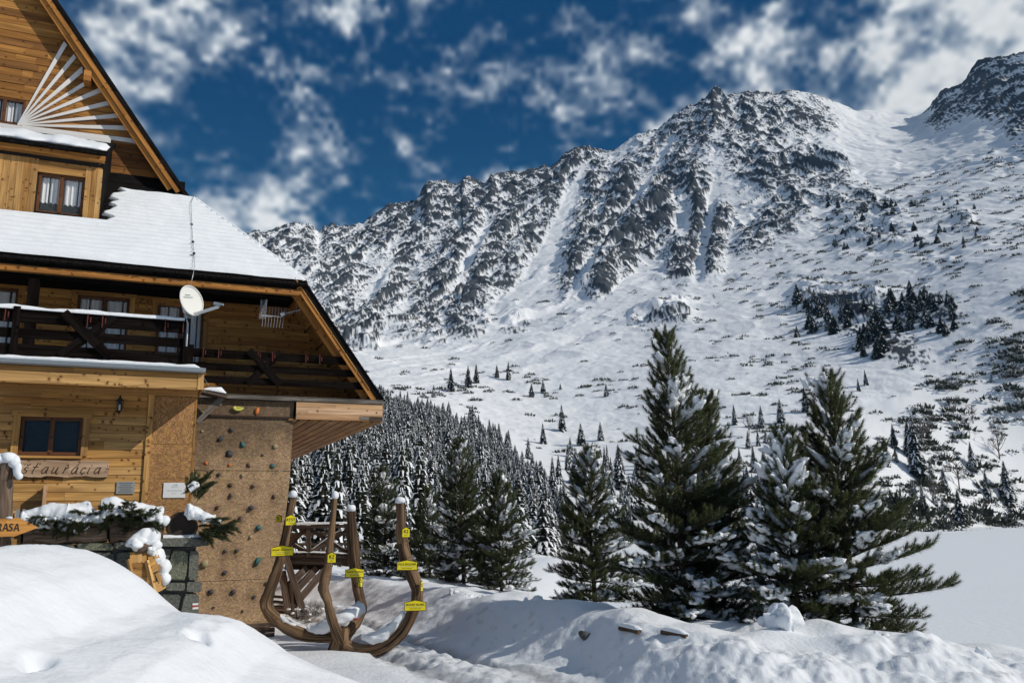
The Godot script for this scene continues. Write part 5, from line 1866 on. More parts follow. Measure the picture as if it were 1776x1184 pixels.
# small snowed-up spruces of the woods: three kinds of [trunk, crown, snow]
func spruce_kind(seed_: int, R: float, white: float) -> Array:
	var r := RandomNumberGenerator.new(); r.seed = seed_
	var t := MB.new()
	t.tube([Vector3(0, -0.06, 0), Vector3(0, 0.5, 0), Vector3(0, 1, 0)], [0.018, 0.011, 0.002], 5, false)
	var c := MB.new()
	var s := MB.new()
	var n := 23
	for i in n:
		var y := lerpf(0.05, 0.97, pow(float(i) / (n - 1), 0.95))
		var L0 := R * pow(1.0 - y, 0.85) + 0.014
		var m := 12 if y < 0.6 else 7
		for k in m:
			var a := TAU * (k + r.randf() * 0.8) / m + i * 1.3
			var h := Vector3(cos(a), 0, sin(a))
			var w := Vector3(-sin(a), 0, cos(a))
			var L := L0 * r.randf_range(0.6, 1.2)
			var dr := L * r.randf_range(0.15, 0.55) * (1.0 - y * 0.7)
			var p0 := Vector3(0, y, 0) + h * L * 0.15
			var p1 := Vector3(0, y - dr * 0.25, 0) + h * L * 0.62
			var p2 := Vector3(0, y - dr * 0.75 + L * 0.05, 0) + h * L
			var wd := L * r.randf_range(0.17, 0.30)
			for lay in 2:
				var dn := Vector3(0, -0.012 - lay * 0.022, 0)
				var q := w * wd * (1.0 - lay * 0.3)
				c.tri(p0 + dn * 0.3, p1 + q + dn * 1.5, p1 - q + dn * 1.5)
				c.tri(p2 + dn, p1 - q + dn * 1.5, p1 + q + dn * 1.5)
				c.tri(p0 + dn, p1 + dn * 3.0, p2 + dn * 2.0 + q * 0.3)
			var tipped := r.randf() < 0.5
			if r.randf() < white:
				var g := r.randf_range(0.45, 0.95)
				var j := w * r.randf_range(-0.3, 0.3) * wd
				var f0 := p0.lerp(p1, r.randf_range(0.2, 0.6)) + Vector3(0, 0.010, 0) + j
				var f1 := p1 + Vector3(0, 0.016, 0) + j
				var f2 := p1.lerp(p2, r.randf_range(0.5, 1.0)) + Vector3(0, 0.008, 0) + j
				var q := w * wd * (g + 0.12)
				s.tri(f0, f1 + q - Vector3(0, 0.008, 0), f1)
				s.tri(f0, f1, f1 - q - Vector3(0, 0.008, 0))
				var g0 := p1.lerp(p2, 0.35) + h * 0.012 + Vector3(0, 0.006, 0) + j
				var g1 := p2 + h * 0.016 + Vector3(0, -0.03 - 0.1 * L, 0) + j * 0.5
				if tipped:
					s.tri(g0 - q * 0.7, g0 + q * 0.7, g1 + q * 0.25)
					s.tri(g0 - q * 0.7, g1 + q * 0.25, g1 - q * 0.35)
				s.tri(f2, f1, f1 + q - Vector3(0, 0.008, 0))
				s.tri(f2, f1 - q - Vector3(0, 0.008, 0), f1)
	return [t.mesh(), c.mesh(), s.mesh()]

func joined_kind(k: Array) -> ArrayMesh:                       # the same as one coloured mesh, for the mass of far trees
	var b := MB.new()
	b.colored = true
	var cs := [Color(0.06, 0.045, 0.035), Color(0.045, 0.052, 0.032), Color(0.82, 0.85, 0.88)]
	for i in 3:
		var a: Array = k[i].surface_get_arrays(0)
		var o := b.v.size()
		b.v.append_array(a[Mesh.ARRAY_VERTEX]); b.n.append_array(a[Mesh.ARRAY_NORMAL]); b.t.append_array(a[Mesh.ARRAY_TEX_UV])
		for j in a[Mesh.ARRAY_VERTEX].size(): b.c.append(cs[i])
		for j in a[Mesh.ARRAY_INDEX]: b.ix.append(o + j)
	return b.mesh()

var kinds := []
var kind_things := []

func plant_spruce(kind: int, p: Vector3, h: float, turn: float, label: String, group := "", called := "spruce") -> Node3D:
	var o: Node3D
	if kind_things[kind] == null:
		o = Node3D.new()
		o.name = called
		put(o, "trunk", kinds[kind][0], M.bark); put(o, "crown", kinds[kind][1], M.needle_far); put(o, "snow", kinds[kind][2], M.snow_far)
		kind_things[kind] = o
	else:
		o = kind_things[kind].duplicate()
		o.name = called
	add_child(o, true)
	o.transform = Transform3D(Basis(Vector3.UP, turn).scaled(Vector3(h * (0.9 + 0.2 * sin(turn * 7.0)), h, h)), p)
	tag(o, label, "tree")
	if group: o.set_meta("group", group)
	elif o.has_meta("group"): o.remove_meta("group")
	return o

func woods() -> void:
	var r := RandomNumberGenerator.new(); r.seed = 99
	kinds = [spruce_kind(1, 0.21, 1.0), spruce_kind(2, 0.26, 0.95), spruce_kind(3, 0.17, 1.0), spruce_kind(4, 0.24, 0.45)]
	kind_things = [null, null, null, null]
	# the wood on the slope left of the valley: nearest and largest singly, the rest as one mass
	var spots := []
	var tries := 0
	while spots.size() < 1750 and tries < 60000:
		tries += 1
		var az := r.randf_range(-24.0, 3.5)
		var rr := sqrt(r.randf_range(38.0 * 38.0, 262.0 * 262.0))
		var k := knots(az)
		var d: Array = k[0]
		if rr < d[1] + 1.0 - (2.0 if az < -8 else -3.0): continue
		var edge := 256.0 - maxf(0.0, az + 2.5) * 19.0
		if rr > edge + 18.0 * lump.get_noise_2d(az * 40.0, 3.0): continue
		if az > -1.0 and r.randf() < smoothstep(-1.0, 3.5, az) * 0.7: continue
		var h := profile(k, rr)
		h += relief(az, rr, h, k)
		if h < -1.6: continue
		var a := deg_to_rad(az)
		var p := Vector3(sin(a) * rr, h - 0.2, -cos(a) * rr)
		var size := r.randf_range(3.4, 6.2) + 3.2 * pow(r.randf(), 3.0) * (0.85 if rr < 70.0 else 1.0)
		var ok := true
		for s in spots:
			var q: Vector3 = s[0]
			if absf(q.x - p.x) < 1.7 and absf(q.z - p.z) < 1.7: ok = false; break
		if ok: spots.append([p, size, rr, az])
	spots.sort_custom(func(x, y): return x[1] / x[2] > y[1] / y[2])
	var rest := [[], [], []]
	var single := 0
	for s in spots:
		var k: int = r.randi() % 3
		if single < 225 and s[3] > -14.5:
			single += 1
			plant_spruce(k, s[0], s[1], r.randf() * TAU, "snow-laden spruce in the dense wood on the slope left of the valley", "spruces of the dense wood")
		else:
			rest[k].append(Transform3D(Basis(Vector3.UP, r.randf() * TAU).scaled(Vector3.ONE * s[1]), s[0]))
	var wood := Node3D.new()
	wood.name = "far_wood"
	add_child(wood, true)
	wood.set_meta("kind", "stuff")
	tag(wood, "mass of snowy spruces filling the upper part of the wooded slope", "wood")
	for i in 3: swarm(wood, "spruces", joined_kind(kinds[i]), M.tree, rest[i])
	# trees standing singly in the open: [x, foot y, height in pixels, kind, label]
	var T := [
		[975, 748, 48, 3, "tall lone spruce standing above the valley floor on the open slope"], [942, 770, 38, 3, "dark spruce at the right edge of the dense wood"], [1008, 772, 40, 3, "spruce below the tall lone spruce on the open slope"], [1042, 765, 34, 0, "small spruce right of the tall lone spruce"],
		[922, 690, 26, 3, "tiny lone spruce on the snowfield, lower of two"], [942, 682, 24, 3, "tiny lone spruce on the snowfield, upper of two"], [972, 678, 12, 3, "tiniest spruce dot on the snowfield"], [782, 680, 44, 3, "dark spruce in the clump above the dense wood, tallest"], [812, 672, 40, 3, "dark spruce in the clump above the dense wood, second from left"], [826, 665, 36, 3, "dark spruce in the clump above the dense wood, third from left"], [882, 660, 34, 3, "dark spruce in the clump above the dense wood, right end"], [862, 658, 24, 3, "low spruce inside the clump above the dense wood"], [752, 690, 24, 0, "low spruce left of the clump above the dense wood"],
		[1052, 690, 24, 3, "small dark spruce on the snow left of the tallest pine top"], [1322, 745, 40, 0, "frosted spruce between the two big pines, left one"], [1355, 735, 42, 0, "frosted pale spruce between the two big pines"], [1398, 715, 44, 3, "dark spruce just left of the broad pine's tip"], [1490, 680, 22, 3, "small spruce on the far slope above the broad pine, left of pair"], [1503, 672, 26, 3, "small spruce on the far slope above the broad pine, right of pair"], [1275, 740, 36, 0, "frosted spruce behind the right side of the tallest pine"],
		[1552, 778, 40, 3, "dark conical spruce on the bright slope right of the broad pine"], [1535, 782, 24, 3, "short spruce beside the dark conical spruce on the bright slope"], [1592, 830, 100, 0, "tall thin spruce with bare stems on the right slope"], [1580, 800, 60, 3, "dark spruce leaning on the tall thin spruce, left side"], [1605, 905, 54, 3, "bushy dark spruce at the right shore of the lake"], [1668, 915, 56, 3, "small conical spruce standing alone at the lake shore"], [1752, 885, 66, 0, "frosted spruce at the right edge above the lake"], [1715, 870, 44, 0, "frosted spruce among the scrub on the right bank"], [1640, 855, 40, 0, "low spruce in scrub left of the frosted ones on right bank"], [1690, 830, 46, 0, "grey-green spruce higher up in the scrub of the right bank"],
		[960, 880, 90, 0, "snowy spruce at the far side of the lake opening, right one"], [935, 885, 80, 1, "snowy spruce at the far side of the lake opening, left one"], [1075, 850, 80, 0, "snowy spruce behind the tip of the slim pine, right"], [1050, 835, 60, 2, "thin snowy spruce behind the tip of the slim pine"], [1000, 840, 64, 1, "snowy spruce above the lake opening, mid slope"], [1095, 900, 70, 1, "snowy spruce seen between slim pine and tallest pine"], [985, 815, 46, 2, "thin frosted spruce on mid slope above the lake opening"], [900, 850, 60, 0, "snowy spruce at the foot of the wood near the lake opening"], [1110, 830, 56, 3, "dark spruce touching the left outline of the tallest pine"], [1300, 880, 70, 0, "snowy spruce at the shore between the two big pines"], [1330, 860, 60, 1, "snowy spruce in the gap left of the bent snowy pine"]]
	for q in T:
		var p := hit(q[0], q[1])
		var rr := Vector2(p.x, p.z).length()
		plant_spruce(q[3], p - Vector3(0, 0.1, 0), q[2] * rr / 1475.0 * 1.0, r.randf() * TAU, q[4])
	# frosted trees on the valley floor, behind and between the big pines
	for q in [[890, 1120, 790, 935, 46], [1205, 1345, 770, 905, 22], [1545, 1640, 800, 900, 7]]:
		for i in q[4]:
			var p := hit(r.randf_range(q[0], q[1]), r.randf_range(q[2], q[3]), 62.0)
			var rr := Vector2(p.x, p.z).length()
			if p.y < -1.7: continue
			plant_spruce(r.randi() % 3, p - Vector3(0, 0.1, 0), r.randf_range(4.0, 7.5) * (0.7 if q[0] > 1500 else 1.0), r.randf() * TAU, "frosted spruce on the valley floor behind the big near pines", "frosted spruces on the valley floor")
	# trees round the dark outcrop high on the right
	var cl := []
	for i in 75:
		var x := r.randf_range(1380, 1660)
		var y := 520.0 + r.randf_range(-22, 40) + absf(x - 1520) * 0.05 + (50.0 if x > 1490 and x < 1580 and r.randf() < 0.6 else 0.0)
		cl.append([x, y + 20.0, r.randf_range(18, 36)])
	for i in 60: cl.append([r.randf_range(1430, 1700), r.randf_range(350, 440), r.randf_range(8, 18)])
	var high := [[], []]
	for q in cl:
		var p := hit(q[0], q[1], 250.0)
		var rr := Vector2(p.x, p.z).length()
		high[r.randi() % 2].append(Transform3D(Basis(Vector3.UP, r.randf() * TAU).scaled(Vector3(1.25, 1, 1.25) * q[2] * rr / 1475.0), p - Vector3(0, 0.5, 0)))
	var hw := Node3D.new()
	hw.name = "high_wood"; add_child(hw, true)
	hw.set_meta("kind", "stuff")
	tag(hw, "dark trees clinging to the rocks high on the right slope", "wood")
	swarm(hw, "spruces", joined_kind(kinds[3]), M.tree, high[0])
	swarm(hw, "spruces", joined_kind(spruce_kind(7, 0.3, 0.3)), M.tree, high[1])

func bush_mesh(seed_: int, white: float, n := 46) -> ArrayMesh:
	var r := RandomNumberGenerator.new(); r.seed = seed_
	var b := MB.new()
	b.colored = true
	for i in n:
		var a := r.randf() * TAU
		var rr := sqrt(r.randf()) * 0.95
		var y := (1.0 - rr * rr) * 0.55 * r.randf_range(0.3, 1.0)
		var p := Vector3(cos(a) * rr, y, sin(a) * rr)
		var d := Vector3(cos(a) * rr + r.randfn(0, 0.35), 0.55 + r.randf() * 0.6, sin(a) * rr + r.randfn(0, 0.35)).normalized()
		var L := r.randf_range(0.22, 0.42)
		var w := d.cross(Vector3(r.randfn(), r.randfn(), r.randfn())).normalized() * L * 0.34
		b.col = Color(0.034, 0.040, 0.024) * r.randf_range(0.7, 1.4)
		b.tri(p - w - Vector3(0, 0.15, 0), p + w - Vector3(0, 0.15, 0), p + d * L)
		if r.randf() < white:
			b.col = Color(0.84, 0.86, 0.88)
			var u := Vector3(r.randfn(), 0, r.randfn()).normalized() * L * 0.45
			var v2 := Vector3.UP.cross(u) * 0.7
			var c := p + d * L * 0.8 + Vector3(0, 0.04, 0)
			b.tri(c - u, c + v2, c + u); b.tri(c - u, c + u, c - v2)
	return b.mesh()

func scrub() -> void:
	var r := RandomNumberGenerator.new(); r.seed = 41
	var ms := [bush_mesh(1, 0.35), bush_mesh(2, 0.5), bush_mesh(3, 0.7, 60)]
	# dwarf pine over the slopes: one carpet nobody could count
	var pl := [[], [], []]
	var n := 0
	var tries := 0
	while n < 1500 and tries < 60000:
		tries += 1
		var az := r.randf_range(-14.0, 36.0)
		var rr := r.randf_range(210.0, 760.0)
		var k := knots(az)
		var h := profile(k, rr)
		var x := deg_to_rad(az) * rr
		var m := 1.1 * lump.get_noise_2d(x * 1.6 + rr * 0.9 + 900.0, rr * 1.5) + 0.9 * fine.get_noise_2d(x * 0.5 + rr * 0.3, rr * 0.5)
		var el := rad_to_deg(atan2(h - EYE.y, rr))
		var want := 0.02
		if az > 8.0: want = smoothstep(8.0, 24.0, az) * (0.75 if rr < 720 else 0.3)
		if az > 26.0 and rr > 380.0: want = maxf(want, 0.8)
		elif az < 8.0: want = 0.85 * exp(-pow((el - 8.4) / 0.9, 2)) - 0.22
		if az > 20.0 and rr < 420.0 and el > 5.5: want *= 0.45                    # the bright open slope
		if m * 1.5 + r.randf() * 0.35 > want * 1.0 - 0.42: continue
		h += relief(az, rr, h, k)
		var a := deg_to_rad(az)
		var s := r.randf_range(0.8, 2.3) * (0.6 + rr / 900.0)
		pl[r.randi() % 2].append(Transform3D(Basis(Vector3.UP, r.randf() * TAU).scaled(Vector3(s * 1.2, s, s)), Vector3(sin(a) * rr, h - 0.1, -cos(a) * rr)))
		n += 1
	# thicker scrub above the right shore and between the pines
	for i in 900:
		var az := r.randf_range(10.0, 36.0)
		var k := knots(az)
		var d: Array = k[0]
		var rr: float = d[1] + r.randf() * r.randf() * 110.0 + 2.0
		if az > 22.0 and lump.get_noise_2d(az * 30.0, rr * 2.0) > 0.1: continue
		var h := profile(k, rr)
		if h < -1.9: continue
		h += relief(az, rr, h, k)
		var a := deg_to_rad(az)
		var s := r.randf_range(0.7, 1.9)
		pl[1 + r.randi() % 2].append(Transform3D(Basis(Vector3.UP, r.randf() * TAU).scaled(Vector3(s * 1.2, s, s)), Vector3(sin(a) * rr, h - 0.1, -cos(a) * rr)))
	for i in 420:
		var az := r.randf_range(22.5, 37.0)
		var k := knots(az)
		var d: Array = k[0]
		var rr: float = d[1] + 4.0 + r.randf() * 85.0
		if lump.get_noise_2d(az * 22.0, rr * 2.4) > lerpf(0.25, -0.15, (rr - d[1]) / 85.0) - (0.2 if az < 25.0 else 0.0): continue
		var h := profile(k, rr)
		if h < -1.9: continue
		h += relief(az, rr, h, k)
		var a := deg_to_rad(az)
		var s := r.randf_range(1.6, 3.6)
		pl[1 + r.randi() % 2].append(Transform3D(Basis(Vector3.UP, r.randf() * TAU).scaled(Vector3(s * 1.3, s, s)), Vector3(sin(a) * rr, h - 0.2, -cos(a) * rr)))
	var o := Node3D.new()
	o.name = "dwarf_pine_scrub"; add_child(o, true)
	o.set_meta("kind", "stuff")
	tag(o, "dwarf pine scrub dotted over the snowy slopes", "scrub")
	for i in 3: swarm(o, "bushes", ms[i], M.tree, pl[i])
	# bushes one can tell apart
	var T := [[1700, 900, 26, "rounded snowy bush at the right shore near the lone conical spruce"], [1735, 912, 20, "small snow-capped bush low on the right shore"], [1648, 912, 14, "tiny bush on the snow at the lake's edge"], [1585, 895, 34, "dark bush at the shore beside the broad pine"], [1762, 905, 24, "snowy bush at the right border of the photo"], [1560, 880, 30, "snowy bush left of the dark shore bush"], [920, 940, 40, "grey twiggy bush at the lake opening, left"], [985, 945, 34, "snowy bush at the lake opening, right"], [955, 925, 46, "tallest grey bush at the back of the lake opening"], [1110, 940, 30, "snowy bush beside the tallest pine's left outline"], [1330, 915, 34, "snowy bush seen between the two big pines"]]
	for q in T:
		var p := hit(q[0], q[1], 70.0)
		var rr := Vector2(p.x, p.z).length()
		var t := thing("bush", q[3], "bush", Transform3D(Basis(Vector3.UP, r.randf() * 6.0).scaled(Vector3.ONE * q[2] * rr / 1475.0), p))
		put(t, "foliage", ms[2], M.tree)
		var st := MB.new()
		for i in 7:
			var a := i * 0.9
			st.tube([Vector3(0, -0.1, 0), Vector3(cos(a) * 0.5, 0.6, sin(a) * 0.5), Vector3(cos(a) * 0.7, 0.95, sin(a) * 0.7)], [0.03, 0.02, 0.006], 4, false)
		put(t, "stems", st.mesh(), M.twig)
	# leafless saplings
	for q in [[1690, 745, 34, "leafless round tree on the bright right slope"], [1612, 770, 44, "leafless sapling behind the tall thin spruce"], [1600, 772, 50, "pale leafless sapling left of the other one"], [1735, 800, 50, "bare tree in the scrub at the right edge"], [1665, 850, 52, "bare twiggy tree above the shore spruce"], [1625, 880, 44, "bare twiggy tree left of the lone conical spruce"], [1300, 760, 40, "bare pale tree between the big pines"]]:
		var p := hit(q[0], q[1], 70.0)
		var rr := Vector2(p.x, p.z).length()
		bare_tree(q[3], p, q[2] * rr / 1475.0, int(q[0]))

func bare_tree(label: String, p: Vector3, h: float, seed_: int) -> void:
	var r := RandomNumberGenerator.new(); r.seed = seed_
	var o := thing("bare_tree", label, "tree", Transform3D(Basis().scaled(Vector3.ONE * h), p))
	var t := MB.new()
	var c := MB.new()
	t.tube([Vector3(0, -0.1, 0), Vector3(0.01, 0.4, 0), Vector3(0, 0.75, 0.01)], [0.022, 0.016, 0.008], 5, false)
	for i in 16:
		var a := r.randf() * TAU
		var y := r.randf_range(0.2, 0.7)
		var e := Vector3(cos(a) * 0.25, y + r.randf_range(0.2, 0.4), sin(a) * 0.25)
		c.tube([Vector3(0, y, 0), Vector3(cos(a) * 0.1, y + 0.12, sin(a) * 0.1), e], [0.009, 0.007, 0.003], 4, false)
		for k in 5:
			var q := Vector3(0, y, 0).lerp(e, r.randf_range(0.4, 1.0))
			c.tube([q, q + Vector3(r.randfn(0, 0.07), r.randf_range(0.05, 0.16), r.randfn(0, 0.07))], [0.005, 0.002], 3, false)
	put(o, "trunk", t.mesh(), M.twig)
	put(o, "twigs", c.mesh(), M.twig)

# ------------------------------------------------------------------ things in front of the house
func px(x: float, y: float, d: float) -> Vector3: return at(x, y, d)

func smooth_path(ctrl: Array, radii: Array, per := 6) -> Array:   # Catmull-Rom through [points], [radii]
	var p := []
	var q := []
	for i in ctrl.size() - 1:
		var a: Vector3 = ctrl[maxi(i - 1, 0)]
		var b: Vector3 = ctrl[i]
		var c: Vector3 = ctrl[i + 1]
		var d: Vector3 = ctrl[mini(i + 2, ctrl.size() - 1)]
		for k in per:
			var t := float(k) / per
			p.append(b.cubic_interpolate(c, a, d, t)); q.append(lerpf(radii[i], radii[i + 1], t))
	p.append(ctrl[ctrl.size() - 1]); q.append(radii[radii.size() - 1])
	return [p, q]

# a yellow name plate: outline with a low gable and notched sides
func plate(parent: Node, T: Transform3D, w: float, h: float, words: Array, label: String) -> Node3D:
	var o := Node3D.new()
	o.name = "name_plate"; o.transform = T
	parent.add_child(o, true)
	o.set_meta("label", label)
	var shape := func(g: float) -> PackedVector2Array:
		var x := w * 0.5 + g
		var y := h * 0.5 + g
		return PackedVector2Array([Vector2(-x, -y), Vector2(x, -y), Vector2(x * 0.985, -y * 0.55), Vector2(x * 0.955, 0), Vector2(x * 0.985, y * 0.35), Vector2(x, y * 0.6), Vector2(x * 0.5, y * 0.85), Vector2(0, y * 1.08), Vector2(-x * 0.5, y * 0.85), Vector2(-x, y * 0.6), Vector2(-x * 0.985, y * 0.35), Vector2(-x * 0.955, 0), Vector2(-x * 0.985, -y * 0.55)])
	var k := MB.new()
	k.prism(Transform3D(), shape.call(0.012), -0.006, 0.004)
	put(o, "border", k.mesh(), M.ink)
	var b := MB.new()
	b.prism(Transform3D(), shape.call(0.0), 0.003, 0.007)
	put(o, "face", b.mesh(), M.yellow)
	var f := SystemFont.new()
	f.font_names = PackedStringArray(["Droid Sans"])
	f.font_weight = 700
	for i in words.size():
		var q: Array = words[i]
		var m := TextMesh.new()
		m.text = q[0]; m.font = f; m.font_size = 48; m.depth = 0.08
		m.pixel_size = 0.01
		var wd: float = maxf(m.get_aabb().size.x, 0.01)
		var sc: float = minf(q[1] * 1.25 / 0.35, w * 0.88 / wd)
		var t := put(o, "lettering", m, M.ink)
		t.transform = Transform3D(Basis.from_scale(Vector3(sc, sc, 0.02)), Vector3(0, q[2] - h * 0.02, 0.0078))
	for s in 2:
		var ln := MB.new()
		var n := int(w * (0.75 - s * 0.2) / 0.02)
		for i in n: ln.box(tf(Vector3((i - n * 0.5 + 0.5) * 0.02, -h * (0.14 + s * 0.18), 0.0075)), Vector3(0.012, 0.010 + 0.004 * (i % 2), 0.001))
		put(o, "small_print", ln.mesh(), M.grey_ink if s == 0 else M.ink)
	return o

func facing(p: Vector3, yaw: float, tilt := 0.0) -> Transform3D:   # a plate that faces the road, turned by yaw
	var b := Basis(Vector3.UP, yaw)
	return Transform3D(b * Basis(Vector3(0, 0, 1), tilt), p)

func build_signpost() -> void:
	var o := thing("carved_signpost", "signpost carved from an upturned gnarled trunk with four arms and yellow plates", "signpost")
	var D := 15.3
	var arms := [
		["left_arm", [[588, 1102, 0.0, 9], [560, 1104, 0.05, 10.5], [528, 1100, 0.15, 11], [497, 1087, 0.25, 11.5], [472, 1067, 0.35, 12], [461, 1048, 0.4, 12], [468, 1022, 0.4, 10], [482, 985, 0.35, 9], [491, 950, 0.3, 7.5], [498, 915, 0.25, 7], [504, 885, 0.2, 6.5], [508, 863, 0.2, 6]]],
		["thin_arm", [[590, 1110, -0.1, 10], [580, 1088, -0.2, 8], [572, 1062, -0.25, 7], [567, 1040, -0.3, 7.5], [561, 1022, -0.3, 9], [564, 1000, -0.3, 8], [570, 975, -0.25, 7], [573, 940, -0.2, 6], [577, 900, -0.2, 5.5], [580, 864, -0.2, 4.5]]],
		["back_arm", [[596, 1110, 0.1, 10], [608, 1092, 0.3, 9.5], [621, 1074, 0.45, 9], [627, 1052, 0.5, 9.5], [622, 1030, 0.5, 9.5], [618, 1000, 0.5, 10], [614, 960, 0.5, 10.5], [611, 920, 0.5, 9], [609, 886, 0.5, 8]]],
		["right_arm", [[598, 1120, -0.1, 11], [622, 1128, -0.15, 11], [652, 1125, -0.2, 11], [682, 1110, -0.2, 11], [706, 1083, -0.2, 10], [720, 1050, -0.15, 10], [724, 1025, -0.1, 10.5], [717, 1003, -0.05, 12], [706, 975, 0.0, 11], [698, 940, 0.0, 10], [695, 905, 0.0, 8.5], [694, 872, 0.0, 8]]]]
	for a in arms:
		var c := []
		var q := []
		for k in a[1]:
			c.append(px(k[0], k[1], D + k[2])); q.append(k[3] / F * D)
		var s := smooth_path(c, q, 5)
		var b := MB.new()
		b.tube(s[0], s[1], 16, true, 0.05, int(a[1][0][0]))
		roughen(b, 0.022, 1.6, a[1][0][0])
		put(o, a[0], b.mesh(), M.trunk_wood)
	var st := MB.new()
	st.tube([px(590, 1142, D), px(590, 1125, D), px(592, 1105, D), px(594, 1088, D + 0.05)], [0.235, 0.20, 0.165, 0.13], 14, true, 0.12, 4)
	roughen(st, 0.04, 1.6, 2.0)
	put(o, "stump", st.mesh(), M.trunk_wood)
	var rb := MB.new()
	rb.blob(Transform3D(Basis.from_scale(Vector3(0.06, 0.02, 0.02)), px(617, 1073, D - 0.05)), 5, 8, 0.1, 1.0)
	put(o, "red_mark", rb.mesh(), M.red)
	# snow caps and snow lying along the arms
	var caps := [[508, 857, 0.2, 7.5, 7], [581, 859, -0.2, 6, 8], [609, 882, 0.5, 8.5, 7], [694, 868, 0.0, 9.5, 6.5]]
	for k in caps:
		var b := MB.new()
		var s: float = D / F
		b.blob(Transform3D(Basis.from_scale(Vector3(k[3] * s, k[4] * s, k[3] * s)), px(k[0], k[1], D + k[2])), 7, 11, 0.08, k[0])
		put(o, "snow_cap", b.mesh(), M.snow)
	var runs := [[[[536, 1088, 0.15, 7], [556, 1090, 0.05, 11], [576, 1080, -0.02, 12], [596, 1070, 0.0, 11], [612, 1062, 0.1, 13], [624, 1054, 0.3, 12]]], [[[628, 1104, -0.15, 5], [648, 1106, -0.2, 11], [668, 1098, -0.2, 10], [686, 1080, -0.18, 8], [700, 1062, -0.16, 4]]], [[[480, 1066, 0.33, 3], [494, 1077, 0.25, 5], [512, 1087, 0.2, 4]]]]
	for rn in runs:
		var c := []
		var q := []
		for k in rn[0]:
			c.append(px(k[0], k[1], D + k[2])); q.append(k[3] / F * D)
		var s := smooth_path(c, q, 5)
		var b := MB.new()
		b.tube(s[0], s[1], 16, true, 0.06, 3)
		roughen(b, 0.03, 2.2, 1.0)
		put(o, "snow", b.mesh(), M.snow)
	# plates: x, y, width and height in pixels, depth, yaw
	var yaw := 0.25
	var P := [[489, 955, 37, 16, -0.0, yaw - 0.1, 0.02, [["MOUNT MCKINLEY", 0.045, 0.02]], "yellow plate reading Mount McKinley, low on the left arm"],
		[504, 902, 17, 16, 0.0, yaw, 0.03, [["RYSY", 0.042, 0.015]], "small yellow plate near the top of the left arm"],
		[575, 967, 13.5, 15.5, -0.42, yaw - 0.2, 0.0, [["K2", 0.048, 0.02]], "small yellow plate halfway up the thin arm"],
		[615, 993, 32, 14.5, 0.33, yaw, -0.02, [["MOUNT ELBRUS", 0.042, 0.02]], "yellow plate across the thick back arm"],
		[624.5, 1009, 12, 16, 0.36, yaw + 0.9, -0.1, [["K2", 0.045, 0.02]], "small yellow plate turned away under the back arm's wide plate"],
		[704, 923, 12.5, 15.5, -0.14, yaw - 0.1, -0.02, [["K2", 0.045, 0.02]], "small yellow plate high on the right arm"],
		[706, 980, 34, 15, -0.17, yaw - 0.2, -0.01, [["PICO BOLIVAR", 0.042, 0.02]], "yellow plate at the bend of the right arm"],
		[720, 1050, 36, 15.5, -0.32, yaw - 0.2, 0.0, [["MOUNT BLANC", 0.045, 0.02]], "lowest yellow plate, on the curve of the right arm"],
		[731, 1016, 12, 16, -0.2, yaw + 1.15, -0.06, [["K2", 0.045, 0.02]], "narrow yellow plate seen almost edge-on right of the bend"],
		[483, 899, 14, 10, 0.36, yaw - 0.9, 0.0, [["K2", 0.035, 0.012]], "small yellow plate sticking out left behind the left arm"]]
	for p in P:
		var w: float = p[2] / F * D
		var h: float = p[3] / F * D
		plate(o, facing(px(p[0], p[1], D + p[4] - 0.06), p[5], p[6]), w, h, p[7], p[8])

